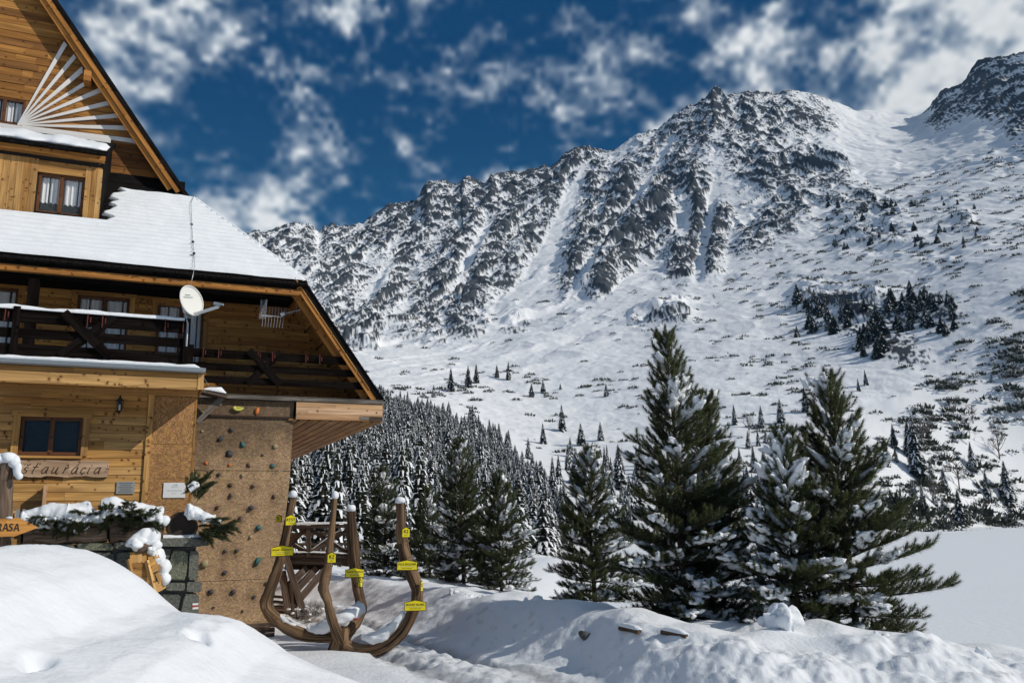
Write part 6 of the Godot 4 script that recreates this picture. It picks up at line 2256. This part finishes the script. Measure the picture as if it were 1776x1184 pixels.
func build_deck() -> void:                                     # viewing deck with steep stairs at the corner of the house
	var D := 22.0
	var o := thing("viewing_deck", "dark weathered wooden deck with crossed railing and stairs behind the signpost", "deck")
	var W: Array = M.weather
	var bm := func(called: String, x0: float, y0: float, x1: float, y1: float, t: float, w: float, d0 := 0.0, d1 := 0.0, m := 0) -> MeshInstance3D:
		return beam(o, called, px(x0, y0, D + d0), px(x1, y1, D + d1), t, w, W[m])
	bm.call("top_rail", 488, 915, 606, 912, 0.09, 0.12, 0, 0, 1)
	bm.call("lower_rail", 488, 962, 606, 964, 0.10, 0.10, 0, 0, 1)
	bm.call("deck_beam", 490, 971, 606, 974, 0.18, 0.16, 0.05, 0.05, 1)
	bm.call("deck_beam", 495, 982, 572, 982, 0.16, 0.2, 0.3, 0.3, 1)
	bm.call("post", 535, 912, 535, 965, 0.11, 0.11)
	bm.call("post", 606, 906, 608, 978, 0.14, 0.14, 0, 0, 1)
	for q in [[536, 917, 490, 942], [490, 934, 532, 958], [537, 917, 604, 960], [540, 958, 604, 918], [500, 948, 530, 916]]:
		bm.call("cross_brace", q[0], q[1], q[2], q[3], 0.10, 0.06, 0.06, 0.06, 0)
	for i in 5:
		bm.call("floor_board", 492, 969 + i, 606, 970 + i, 0.03, 0.3, 0.5 + i * 0.32, 0.5 + i * 0.32, 2)
	bm.call("back_rail", 500, 926, 606, 924, 0.08, 0.08, 2.2, 2.2, 0)
	bm.call("back_rail", 500, 944, 606, 943, 0.08, 0.08, 2.2, 2.2, 0)
	bm.call("back_post", 560, 922, 560, 972, 0.1, 0.1, 2.2, 2.2, 0)
	# stringers, treads, props
	for q in [[532, 984, 492, 1024], [549, 984, 496, 1042], [572, 978, 508, 1052]]:
		bm.call("stringer", q[0], q[1], q[2], q[3], 0.17, 0.09, 0.1, -0.4, 0)
	for q in [[495, 965, 534, 1085], [489, 990, 500, 1062], [503, 1010, 508, 1070], [490, 1005, 512, 1085]]:
		bm.call("prop", q[0], q[1], q[2], q[3], 0.17, 0.12, -0.3, -0.5, 0 if q[0] != 503 else 2)
	for i in 9:
		bm.call("tread", 470, 1034 + i * 9.0, 505 - absf(i - 4) * 1.2, 1036 + i * 9.0, 0.05, 0.26, -0.2, -0.2, 0 if i % 2 else 2)
	bm.call("foot_block", 497, 1070, 506, 1090, 0.22, 0.2, -0.6, -0.6, 2)
	bm.call("foot_block", 520, 1078, 540, 1084, 0.16, 0.2, -0.5, -0.6, 1)
	var a := px(488, 911, D)
	var b := px(606, 908, D)
	var x := (b - a).normalized()
	snow_strip(o, Transform3D(Basis(x, Vector3.UP, x.cross(Vector3.UP)), a), a.distance_to(b), 0.13, 0.06, 31)
	for q in [[490, 958, 535, 958, 0.03], [537, 958, 604, 960, 0.03]]:
		var c := px(q[0], q[1], D - 0.02)
		var e := px(q[2], q[3], D - 0.02)
		var xx := (e - c).normalized()
		snow_strip(o, Transform3D(Basis(xx, Vector3.UP, xx.cross(Vector3.UP)), c), c.distance_to(e), 0.1, q[4], 33)
	for q in [[512, 946, 532, 957], [540, 956, 570, 934], [575, 930, 602, 917], [575, 940, 600, 956]]:
		var c := px(q[0], q[1] - 4, D - 0.01)
		var e := px(q[2], q[3] - 4, D - 0.01)
		var xx := (e - c).normalized()
		snow_strip(o, Transform3D(Basis(xx, xx.cross(Vector3(0, 0, -1)).normalized() * -1.0, Vector3(0, 0, 1)), c), c.distance_to(e), 0.08, 0.02, 35)
	# brush at its foot
	var r := RandomNumberGenerator.new(); r.seed = 8
	var br := thing("brushwood", "heap of snowy grey twigs at the foot of the deck stairs", "bush", Transform3D(Basis(), px(545, 1075, 21.0)))
	var tw := MB.new()
	for i in 130:
		var p := Vector3(r.randfn(0, 0.25), r.randf_range(-0.25, 0.2), r.randfn(0, 0.25))
		var d := Vector3(r.randfn(0, 0.5), r.randf_range(0.2, 1.0), r.randfn(0, 0.5)).normalized() * r.randf_range(0.2, 0.5)
		tw.tube([p, p + d * 0.5, p + d + Vector3(r.randfn(0, 0.05), 0, 0)], [0.008, 0.006, 0.003], 3, false)
	put(br, "twigs", tw.mesh(), M.twig)
	var sn := MB.new()
	for i in 26:
		sn.blob(tf(Vector3(r.randfn(0, 0.28), r.randf_range(-0.2, 0.3), r.randfn(0, 0.25)), Vector3(0, r.randf() * 6, 0), Vector3(0.07, 0.03, 0.05)), 4, 6, 0.15, i)
	put(br, "snow", sn.mesh(), M.snow).set_meta("kind", "stuff")

# ------------------------------------------------------------------ terrace wall, planters, sprigs
func stone(parent: Node, called: String, pts: Array, w: float, deep: float, m: Material, seed_: int) -> void:
	var poly := PackedVector2Array()
	var c := Vector2.ZERO
	var raw := PackedVector2Array()
	for p in pts:
		var q := on_w(p[0], p[1], w)
		raw.append(Vector2(q.x, q.y)); c += Vector2(q.x, q.y)
	c /= pts.size()
	for i in raw.size():                                          # rounded, uneven outline
		var a := raw[i]
		var b := raw[(i + 1) % raw.size()]
		for k in 4:
			var t := (k + 0.35) / 4.0
			var e := a.lerp(b, t)
			var pull := 0.012 if k == 0 or k == 3 else 0.0
			e = e.lerp(c, pull + 0.012 + 0.03 * near_fine.get_noise_2d(e.x * 2.0 + seed_, e.y * 2.0))
			poly.append(e)
	var b := MB.new()
	b.prism(Transform3D(), poly, w - 0.2, w + deep - 0.012)
	var inner := PackedVector2Array()
	for p in poly: inner.append(p.lerp(c, 0.06))
	b.prism(Transform3D(), inner, w + deep - 0.013, w + deep)
	put(parent, called, b.mesh(), m)

func sprig_mesh(seed_: int) -> ArrayMesh:                       # a cut evergreen twig made of needle tufts
	var b := MB.new()
	var r := RandomNumberGenerator.new(); r.seed = seed_
	var a: Array = tuft_mesh.surface_get_arrays(0)
	var src := MB.new()
	src.v = a[Mesh.ARRAY_VERTEX]; src.n = a[Mesh.ARRAY_NORMAL]; src.t = a[Mesh.ARRAY_TEX_UV]; src.ix = a[Mesh.ARRAY_INDEX]
	for i in src.v.size(): src.c.append(Color.WHITE)
	for i in 9:
		var s := i / 8.0
		b.add(along(Vector3(s * 0.32, 0.03 * sin(s * 3.0), 0), Vector3(1, r.randfn(0, 0.2), r.randfn(0, 0.25))).scaled_local(Vector3.ONE * 0.8), src)
		if i > 1 and i < 8:
			for sd in [-1.0, 1.0]:
				b.add(along(Vector3(s * 0.32 - 0.02, 0.02, sd * 0.05), Vector3(0.8, r.randfn(0, 0.25), sd * 0.8)).scaled_local(Vector3.ONE * 0.75), src)
	b.tube([Vector3(-0.05, 0, 0), Vector3(0.2, 0.02, 0), Vector3(0.34, 0.02, 0)], [0.006, 0.005, 0.002], 4, false)
	return b.mesh()

func build_terrace() -> void:
	var w := 4.8
	var o := thing("stone_wall", "grey stone terrace wall with a squared pillar and slab cap below the planters", "wall", bbase(0, 0, 0))
	var core := MB.new()
	var l := on_w(40, 950, w - 0.05)
	var rr := on_w(343, 950, w - 0.05)
	core.box(tf(Vector3((l.x - 2.0 + rr.x) * 0.5, 0.95, w - 0.62)), Vector3(rr.x - l.x + 1.94, 2.0, 1.16))
	put(o, "mortar_core", core.mesh(), M.mortar)
	var S: Material = M.stone
	var st := [
		[[[298, 953], [326, 955], [322, 1006], [286, 1006]], 0.05, M.stone_green], [[[328, 954], [344, 955], [343, 1006], [325, 1007]], 0.06, S], [[[282, 950], [298, 951], [284, 990], [278, 985]], 0.03, M.stone_dark],
		[[[285, 1010], [321, 1010], [320, 1024], [287, 1024]], 0.07, S], [[[323, 1008], [350, 1009], [349, 1026], [322, 1026]], 0.08, S], [[[278, 1030], [314, 1030], [305, 1072], [282, 1072]], 0.05, M.stone_dark], [[[319, 1029], [345, 1029], [343, 1076], [309, 1076]], 0.06, S],
		[[[255, 1030], [276, 1030], [280, 1075], [258, 1075]], 0.04, S], [[[255, 975], [280, 990], [283, 1026], [256, 1026]], 0.04, M.stone_dark], [[[258, 948], [280, 949], [277, 985], [256, 972]], 0.05, S],
		[[[196, 940], [255, 938], [255, 952], [200, 953]], 0.08, S], [[[130, 942], [193, 941], [197, 954], [138, 954]], 0.08, M.stone_green], [[[200, 957], [254, 955], [254, 990], [204, 992]], 0.04, S], [[[140, 957], [197, 957], [200, 990], [146, 990]], 0.04, M.stone_dark], [[[60, 945], [127, 943], [134, 956], [62, 958]], 0.08, S], [[[60, 962], [135, 960], [140, 992], [62, 992]], 0.04, S],
		[[[204, 995], [254, 993], [254, 1030], [206, 1030]], 0.04, M.stone_green], [[[208, 1034], [253, 1034], [256, 1076], [210, 1076]], 0.04, S]]
	var i := 0
	for q in st:
		stone(o, "stone", q[0], w, q[1], q[2], i * 7)
		i += 1
	stone(o, "cap_slab", [[272, 933], [350, 934], [350, 948], [273, 947]], w, 0.16, S, 91)
	var cap := on_w(311, 932, w - 0.2)
	board(o, "cap_top", tf(Vector3(cap.x, on_w(311, 940, w).y, w - 0.35)), Vector3(0.84, 0.13, 0.9), M.stone)
	var c0 := on_w(273, 933, w - 0.1)
	var c1 := on_w(349, 933, w - 0.1)
	snow_strip(o, tf(Vector3(c0.x, c0.y - 0.01, w - 0.15)), c1.x - c0.x, 0.45, 0.07, 41)
	var mk := sub(o, "trail_mark")
	for k in 3:
		var a := on_w(333.5, 1046 + k * 3.4, w + 0.07)
		var e := on_w(343.5, 1046 + k * 3.4 + 3.2, w + 0.07)
		var b := MB.new()
		b.box(tf(Vector3((a.x + e.x) * 0.5, (a.y + e.y) * 0.5, w + 0.066)), Vector3(e.x - a.x, a.y - e.y, 0.008))
		put(mk, "stripe", b.mesh(), M.red if k == 1 else M.white_paint)
	# hollow log planters
	var logs := [[40, 927, 184, 921, 17, "left hollow log planter on the terrace wall, full of snowy sprigs"], [188, 920, 280, 918, 19, "right hollow log planter on the terrace wall, under the thickest snow"]]
	for q in logs:
		var a := on_w(q[0], q[1], w - 0.05)
		var e := on_w(q[2], q[3], w - 0.05)
		var t := thing("log_planter", q[5], "planter", bbase(a.x, a.y, w - 0.05), "log planters on the terrace wall")
		var b := MB.new()
		var pts := []
		var rad := []
		for k in 9:
			pts.append(Vector3.ZERO.lerp(e - a, k / 8.0) + Vector3(0, 0.012 * sin(k * 1.7), 0.01 * cos(k * 2.1))); rad.append(q[4] / 95.0 * (1.0 + 0.06 * sin(k * 2.3)))
		b.tube(pts, rad, 14, true, 0.05, 3)
		put(t, "log", b.mesh(), M.log)
		for s in [0.0, 1.0]:
			var p := Vector3.ZERO.lerp(e - a, s)
			var d := MB.new()
			d.tube([p + Vector3(0.012 if s > 0 else -0.012, 0, 0), p + Vector3(0.02 if s > 0 else -0.02, 0, 0)], [q[4] / 95.0 * 0.8, q[4] / 95.0 * 0.8], 14)
			put(t, "log_end", d.mesh(), M.log_end)
	var a := on_w(316, 912, w - 0.2)
	var t := thing("log_planter", "short dark log end facing forward on the pillar", "log", bbase(a.x, a.y, w - 0.5))
	var b := MB.new()
	b.tube([Vector3(0, 0, -0.6), Vector3(0, 0, -0.1), Vector3(0, 0, 0.52)], [0.22, 0.23, 0.225], 16, true, 0.04, 2)
	put(t, "log", b.mesh(), M.log)
	var d := MB.new()
	d.tube([Vector3(0, 0, 0.535), Vector3(0, 0, 0.545)], [0.19, 0.19], 16)
	put(t, "log_end", d.mesh(), M.log_end)
	# snow heaped over them, and the sprigs
	var r := RandomNumberGenerator.new(); r.seed = 15
	var heap := func(label: String, ctrl: Array, drips: int, seed_: int) -> void:
		var hs := thing("snow_heap", label, "snow", bbase(0, 0, 0))
		var m := MB.new()
		var cp := []
		var cr := []
		var z0: float = w + 0.02
		for k in ctrl:
			var p := on_w(k[0], k[1], w + k[4])
			cp.append(Vector3(p.x, p.y, z0 + (p.z - z0) / 1.5)); cr.append(k[3] / 92.0)
		var s := smooth_path(cp, cr, 9)
		m.tube(s[0], s[1], 20, true)
		for i2 in drips:
			var k: Array = ctrl[r.randi() % ctrl.size()]
			var p := on_w(k[0] + r.randf_range(-1, 1) * k[2] * 0.7, k[1] + k[3] * r.randf_range(0.55, 1.15), w + 0.02)
			m.blob(tf(Vector3(p.x, p.y, z0 + 0.13), Vector3.ZERO, Vector3(r.randf_range(0.04, 0.08), r.randf_range(0.05, 0.10), 0.05)), 7, 10, 0.2, i2 * 1.1)
		for i2 in m.v.size(): m.v[i2].z = z0 + (m.v[i2].z - z0) * 1.5
		roughen(m, 0.055, 1.7, seed_ * 3.0)
		put(hs, "snow", m.mesh(), M.snow)
	heap.call("long heap of snow draped over the left log planter", [[40, 897, 18, 9, -0.1], [64, 897, 24, 11, -0.05], [92, 893, 26, 15, 0.0], [116, 898, 26, 20, 0.02], [140, 893, 24, 17, 0.0], [160, 886, 20, 14, 0.0]], 22, 1)
	heap.call("lumpy heap of snow over the right log planter", [[182, 880, 20, 13, 0.0], [196, 878, 17, 13, 0.05], [214, 884, 18, 12, 0.0], [238, 884, 22, 10, -0.02], [262, 888, 18, 9, -0.05], [278, 893, 12, 10, -0.1]], 16, 2)
	heap.call("snow lying on the evergreen sprigs at the corner pillar", [[322, 884, 14, 8, 0.1], [340, 889, 16, 8, 0.15], [356, 896, 16, 7, 0.2], [372, 899, 9, 6, 0.2]], 8, 3)
	heap.call("small snow clump on the raised evergreen branch beside the information board", [[328, 848, 5, 4, 0.1], [336, 844, 7, 6, 0.12], [343, 842, 5, 4, 0.1]], 0, 4)
	var sm := [sprig_mesh(1), sprig_mesh(2), sprig_mesh(3)]
	var sprigs := func(label: String, list: Array) -> void:
		var hs := thing("evergreen_sprigs", label, "greenery", bbase(0, 0, 0), "")
		for k in list:
			var p := on_w(k[0], k[1], w + k[2])
			var e := MeshInstance3D.new()
			e.name = "sprig"; e.mesh = sm[r.randi() % 3]; e.material_override = M.needle
			e.transform = along(p, Vector3(k[3], k[4], k[5])).scaled_local(Vector3.ONE * k[6])
			hs.add_child(e, true)
	var g1 := []
	for i2 in 30:
		var x := r.randf_range(62, 182)
		g1.append([x, 903 + r.randf_range(-8, 9) - maxf(0, x - 140) * 0.1, 0.16 + r.randf() * 0.1, r.randfn(0, 0.6), r.randf_range(-0.9, 0.1), r.randf_range(0.1, 0.7), r.randf_range(0.45, 0.75)])
	sprigs.call("dark evergreen sprigs hanging over the left log planter", g1)
	var g2 := []
	for i2 in 22:
		var x := r.randf_range(180, 275)
		g2.append([x, 893 + r.randf_range(-10, 9), 0.16 + r.randf() * 0.1, r.randfn(0, 0.6), r.randf_range(-0.8, 0.4), r.randf_range(0.1, 0.7), r.randf_range(0.45, 0.75)])
	sprigs.call("evergreen sprigs along the top of the right log planter", g2)
	var g3 := []
	for i2 in 26:
		g3.append([r.randf_range(340, 385), 910 + r.randf_range(-8, 20), 0.1 + r.randf() * 0.2, r.randf_range(0.2, 1.0), r.randf_range(-0.6, 0.3), r.randf_range(-0.2, 0.5), r.randf_range(0.5, 0.85)])
	for i2 in 16:
		g3.append([r.randf_range(315, 350), 868 - r.randf_range(0, 30), 0.0 + r.randf() * 0.2, r.randf_range(-0.1, 1.0), r.randf_range(0.2, 1.0), r.randf_range(-0.2, 0.4), r.randf_range(0.5, 0.8)])
	sprigs.call("evergreen branches fanning out to the right of the corner pillar", g3)

func build_rack() -> void:                                     # slatted carrying frame leaning on the wall
	var w := 5.15
	var o := thing("carrying_frame", "leaning wooden slatted carrying frame capped with snow against the stone wall", "carrying frame", bbase(0, 0, 0))
	var q := func(x: float, y: float, dw: float) -> Vector3: return on_w(x, y, w + dw)
	var H: Array = M.honey
	beam(o, "rail", q.call(222, 970, 0.15), q.call(236, 1030, 0.30), 0.045, 0.04, H[1])
	beam(o, "rail", q.call(254, 972, 0.15), q.call(274, 1056, 0.32), 0.05, 0.05, H[3])
	for k in [[226, 982, 256, 982, 2], [228, 992, 258, 993, 0], [230, 1003, 260, 1006, 1], [234, 1018, 264, 1022, 0]]:
		beam(o, "slat", q.call(k[0], k[1], 0.12), q.call(k[2], k[3], 0.12), 0.095, 0.02, H[k[4]])
	for k in [[228, 958], [235, 957], [242, 957], [249, 957]]:
		beam(o, "top_slat", q.call(k[0], k[1], 0.02), q.call(k[0] + 1.5, k[1] + 19, 0.10), 0.06, 0.02, pick(H), Vector3(1, 0, 0))
	for k in [[257, 958, 262, 972], [266, 953, 272, 968]]:
		beam(o, "top_slat", q.call(k[0], k[1], -0.02), q.call(k[2], k[3], 0.02), 0.07, 0.02, pick(H), Vector3(1, 0, 0))
	for k in [[259, 977, 276, 970, 0], [262, 988, 279, 981, 1], [268, 1020, 286, 1010, 3]]:
		beam(o, "side_slat", q.call(k[0], k[1], 0.14), q.call(k[2], k[3], -0.15), 0.10 if k[4] != 3 else 0.16, 0.02, H[k[4]])
	for k in [[263, 995, 267, 1012], [272, 993, 278, 1008]]:
		beam(o, "side_slat", q.call(k[0], k[1], 0.1), q.call(k[2], k[3], 0.1), 0.06, 0.02, pick(H), Vector3(1, 0, 0))
	var k2 := MB.new()
	k2.blob(tf(q.call(247, 948, 0.0), Vector3(0, 0, 0.3), Vector3(0.16, 0.09, 0.12)), 7, 10, 0.25, 2.0)
	put(o, "bark_top", k2.mesh(), M.log)
	for p in [[234, 945, 12, 9, 0.06], [246, 934, 13, 10, 0.0], [258, 938, 12, 11, -0.02], [266, 950, 8, 12, -0.06], [274, 965, 5, 14, -0.1], [281, 985, 4.5, 10, -0.12], [285, 1005, 3.5, 8, -0.14], [262, 953, 6, 7, 0.05]]:
		var s := MB.new()
		s.blob(tf(q.call(p[0], p[1], p[4]), Vector3.ZERO, Vector3(p[2] / 88.0, p[3] / 100.0, 0.12)), 14, 20, 0.1, p[0])
		roughen(s, 0.085, 1.5, 4.0)
		put(o, "snow", s.mesh(), M.snow)

func build_arrow_sign() -> void:
	var D := 11.5
	var o := thing("terrace_signpost", "gnarled dark post with an orange wooden arrow board reading TERASA", "signpost")
	var s := smooth_path([px(-4, 1010, D), px(2, 940, D), px(6, 890, D), px(6, 840, D), px(10, 808, D), px(14, 796, D)], [0.10, 0.105, 0.10, 0.105, 0.12, 0.11], 5)
	var b := MB.new()
	b.tube(s[0], s[1], 12, true, 0.08, 5)
	put(o, "post", b.mesh(), M.log)
	var c := MB.new()
	for k in [[2, 796, 17, 9], [14, 793, 14, 9], [24, 800, 9, 10], [30, 814, 6, 12], [33, 825, 5.5, 6]]:
		c.blob(tf(px(k[0], k[1], D - 0.05), Vector3.ZERO, Vector3(k[2], k[3], k[2]) * D / F), 7, 12, 0.08, k[0])
	roughen(c, 0.02, 1.5, 2.0)
	put(o, "snow_cap", c.mesh(), M.snow)
	var T := facing(px(8, 916, D - 0.22), 0.62, -0.03)
	var e := func(x: float, y: float) -> Vector2: return Vector2((x - 8) * D / F, (916 - y) * D / F)
	var ab := MB.new()
	ab.prism(T, PackedVector2Array([e.call(-78, 902), e.call(-40, 899), e.call(0, 900), e.call(26, 898), e.call(40, 905), e.call(58, 914), e.call(42, 921), e.call(24, 929), e.call(-20, 931), e.call(-80, 934), e.call(-76, 918)]), -0.02, 0.022)
	put(o, "arrow_board", ab.mesh(), M.orange)
	var f := SystemFont.new()
	f.font_names = PackedStringArray(["Droid Sans"])
	f.font_weight = 700
	var m := TextMesh.new()
	m.text = "TERASA"; m.font = f; m.font_size = 32; m.pixel_size = 0.01; m.depth = 0.1
	m.horizontal_alignment = HORIZONTAL_ALIGNMENT_RIGHT
	var t := put(o, "lettering", m, M.ink)
	var sc := 13.0 * D / F / 0.235
	t.transform = T * Transform3D(Basis.from_scale(Vector3(sc * 0.8, sc, 0.05)), Vector3(e.call(29.5, 914).x, e.call(0, 914.5).y, 0.024))
	var sn := MB.new()
	sn.blob(tf(px(15, 898, D - 0.18), Vector3.ZERO, Vector3(0.05, 0.022, 0.03)), 5, 8, 0.1, 1.0)
	sn.blob(tf(px(-30, 898, D - 0.18), Vector3.ZERO, Vector3(0.16, 0.025, 0.03)), 5, 8, 0.1, 2.0)
	put(o, "snow", sn.mesh(), M.snow)

# ------------------------------------------------------------------ on the bank
func on_ground(x: float, y: float, r0 := 9.0) -> Vector3:
	var d := ray(x, y)
	var hl := Vector2(d.x, d.z).length()
	var r := r0
	while r < 40.0:
		var p := EYE + d * (r / hl)
		if p.y <= near_h(p.x, p.z).x: return p
		r += 0.06
	return EYE + d * (20.0 / hl)

func build_bank_things() -> void:
	var L := [[1076, 1092, 1110, 1100, 0.04, "snow-covered log lying on the bank below the tallest pine, left piece"], [1148, 1099, 1192, 1108, 0.038, "snow-covered log lying on the bank below the tallest pine, right piece"]]
	for q in L:
		var a := on_ground(q[0], q[1], 10.5)
		var e := on_ground(q[2], q[3], 10.5)
		e = a + (e - a).normalized() * minf(a.distance_to(e), 0.6)
		var t := thing("log", q[5], "log", Transform3D(Basis(), a))
		var b := MB.new()
		b.tube([Vector3(0, 0.03, 0), (e - a) * 0.5 + Vector3(0, 0.04, 0), e - a + Vector3(0, 0.03, 0)], [q[4], q[4] * 1.05, q[4] * 0.9], 9, true, 0.08, 2)
		put(t, "wood", b.mesh(), M.log)
		var d := e - a
		snow_strip(t, Transform3D(Basis(d.normalized(), Vector3.UP, d.normalized().cross(Vector3.UP).normalized()), Vector3(0, 0.06, 0)), d.length(), 0.10, 0.05, 51)
	var p := on_ground(1016, 1106, 11.0)
	var rk := thing("boulder", "dark boulder showing in the face of the ploughed bank", "rock", Transform3D(Basis(), p))
	var b := MB.new()
	b.blob(tf(Vector3(0, 0.0, 0), Vector3(0.3, 0.5, 0.6), Vector3(0.085, 0.12, 0.1)), 8, 12, 0.25, 3.0)
	put(rk, "stone", b.mesh(), M.stone_dark)
	var r := RandomNumberGenerator.new(); r.seed = 61
	var C := [[787, 1021, 8, "upright chunk of snow on the bank crest below the smaller pine"], [812, 1027, 7, "low chunk of snow right of the upright one on the bank crest"], [836, 1029, 6, "small chunk of snow on the bank crest, middle"], [930, 1032, 9, "chunk of snow on the bank crest at the lake opening, right"], [912, 1035, 9, "chunk of snow on the bank crest at the lake opening, left"], [1352, 1064, 25, "big block of snow topping the mound below the bent pine"], [1703, 1133, 9, "round lump of snow on the right end of the mound"], [1524, 1102, 10, "small peak of snow in front of the broad pine"], [1330, 1075, 9, "lump beside the big block of snow on the mound"]]
	for q in C:
		var dist := 12.9 if q[0] > 1200 else 0.0
		var c := on_ground(q[0], q[1] + q[2] * 0.9, 10.5)
		if c.length() > 30.0 or dist > 0:
			var d := ray(q[0], q[1])
			c = EYE + d * ((dist if dist > 0 else 20.0) / Vector2(d.x, d.z).length())
		var s: float = q[2] / F * c.distance_to(EYE)
		var t := thing("snow_chunk", q[3], "snow", Transform3D(Basis(), c - Vector3(0, s * 0.35, 0)))
		var m := MB.new()
		m.blob(tf(Vector3(0, 0, 0), Vector3(0, r.randf() * 6, 0), Vector3(s, s * 0.75, s)), 14, 20, 0.22, q[0])
		m.blob(tf(Vector3(s * 0.5, s * 0.1, 0.0), Vector3(0, r.randf() * 6, 0), Vector3(s, s * 0.6, s) * 0.8), 8, 12, 0.25, q[0] + 3.0)
		roughen(m, s * 0.7, 0.30 / s, q[0])
		put(t, "snow", m.mesh(), M.snow)
# ------------------------------------------------------------------ the scene
func _ready() -> void:
	rng.seed = 20
	var p := deg_to_rad(PITCH)
	var ro := deg_to_rad(ROLL)
	look = Vector3(0, sin(p), -cos(p))
	var up0 := Vector3(0, cos(p), sin(p))
	side = Vector3.RIGHT * cos(ro) + up0 * sin(ro)
	above = -Vector3.RIGHT * sin(ro) + up0 * cos(ro)
	var y := deg_to_rad(YAW)
	bu = Vector3(sin(y), 0, -cos(y)); bw = Vector3(cos(y), 0, sin(y))
	B0 = Vector3(-5.162, 0, -18.831)
	var cam := Camera3D.new()
	cam.name = "camera"; cam.fov = 2.0 * rad_to_deg(atan(592.0 / F)); cam.near = 0.1; cam.far = 4000.0
	cam.transform = Transform3D(Basis(side, above, -look), EYE)
	add_child(cam); cam.current = true
	var we := WorldEnvironment.new(); we.name = "environment"; we.environment = build_sky(); add_child(we)
	var sun := DirectionalLight3D.new()
	sun.name = "sun"; sun.light_energy = 1.15; sun.light_color = Color(1.0, 0.97, 0.925); sun.light_angular_distance = 0.5; sun.shadow_enabled = true
	var to_sun := (bu * 1.21 + Vector3.UP * 1.09 + bw * 1.13).normalized()
	sun.transform = Transform3D(Basis.looking_at(-to_sun, Vector3.UP), Vector3(0, 60, 0))
	add_child(sun)
	materials()
	build_mountain()
	build_ground()
	build_chalet()
	build_climbing_wall()
	build_fittings()
	near_trees()
	woods()
	scrub()
	build_signpost()
	build_deck()
	build_terrace()
	build_rack()
	build_arrow_sign()
	build_bank_things()
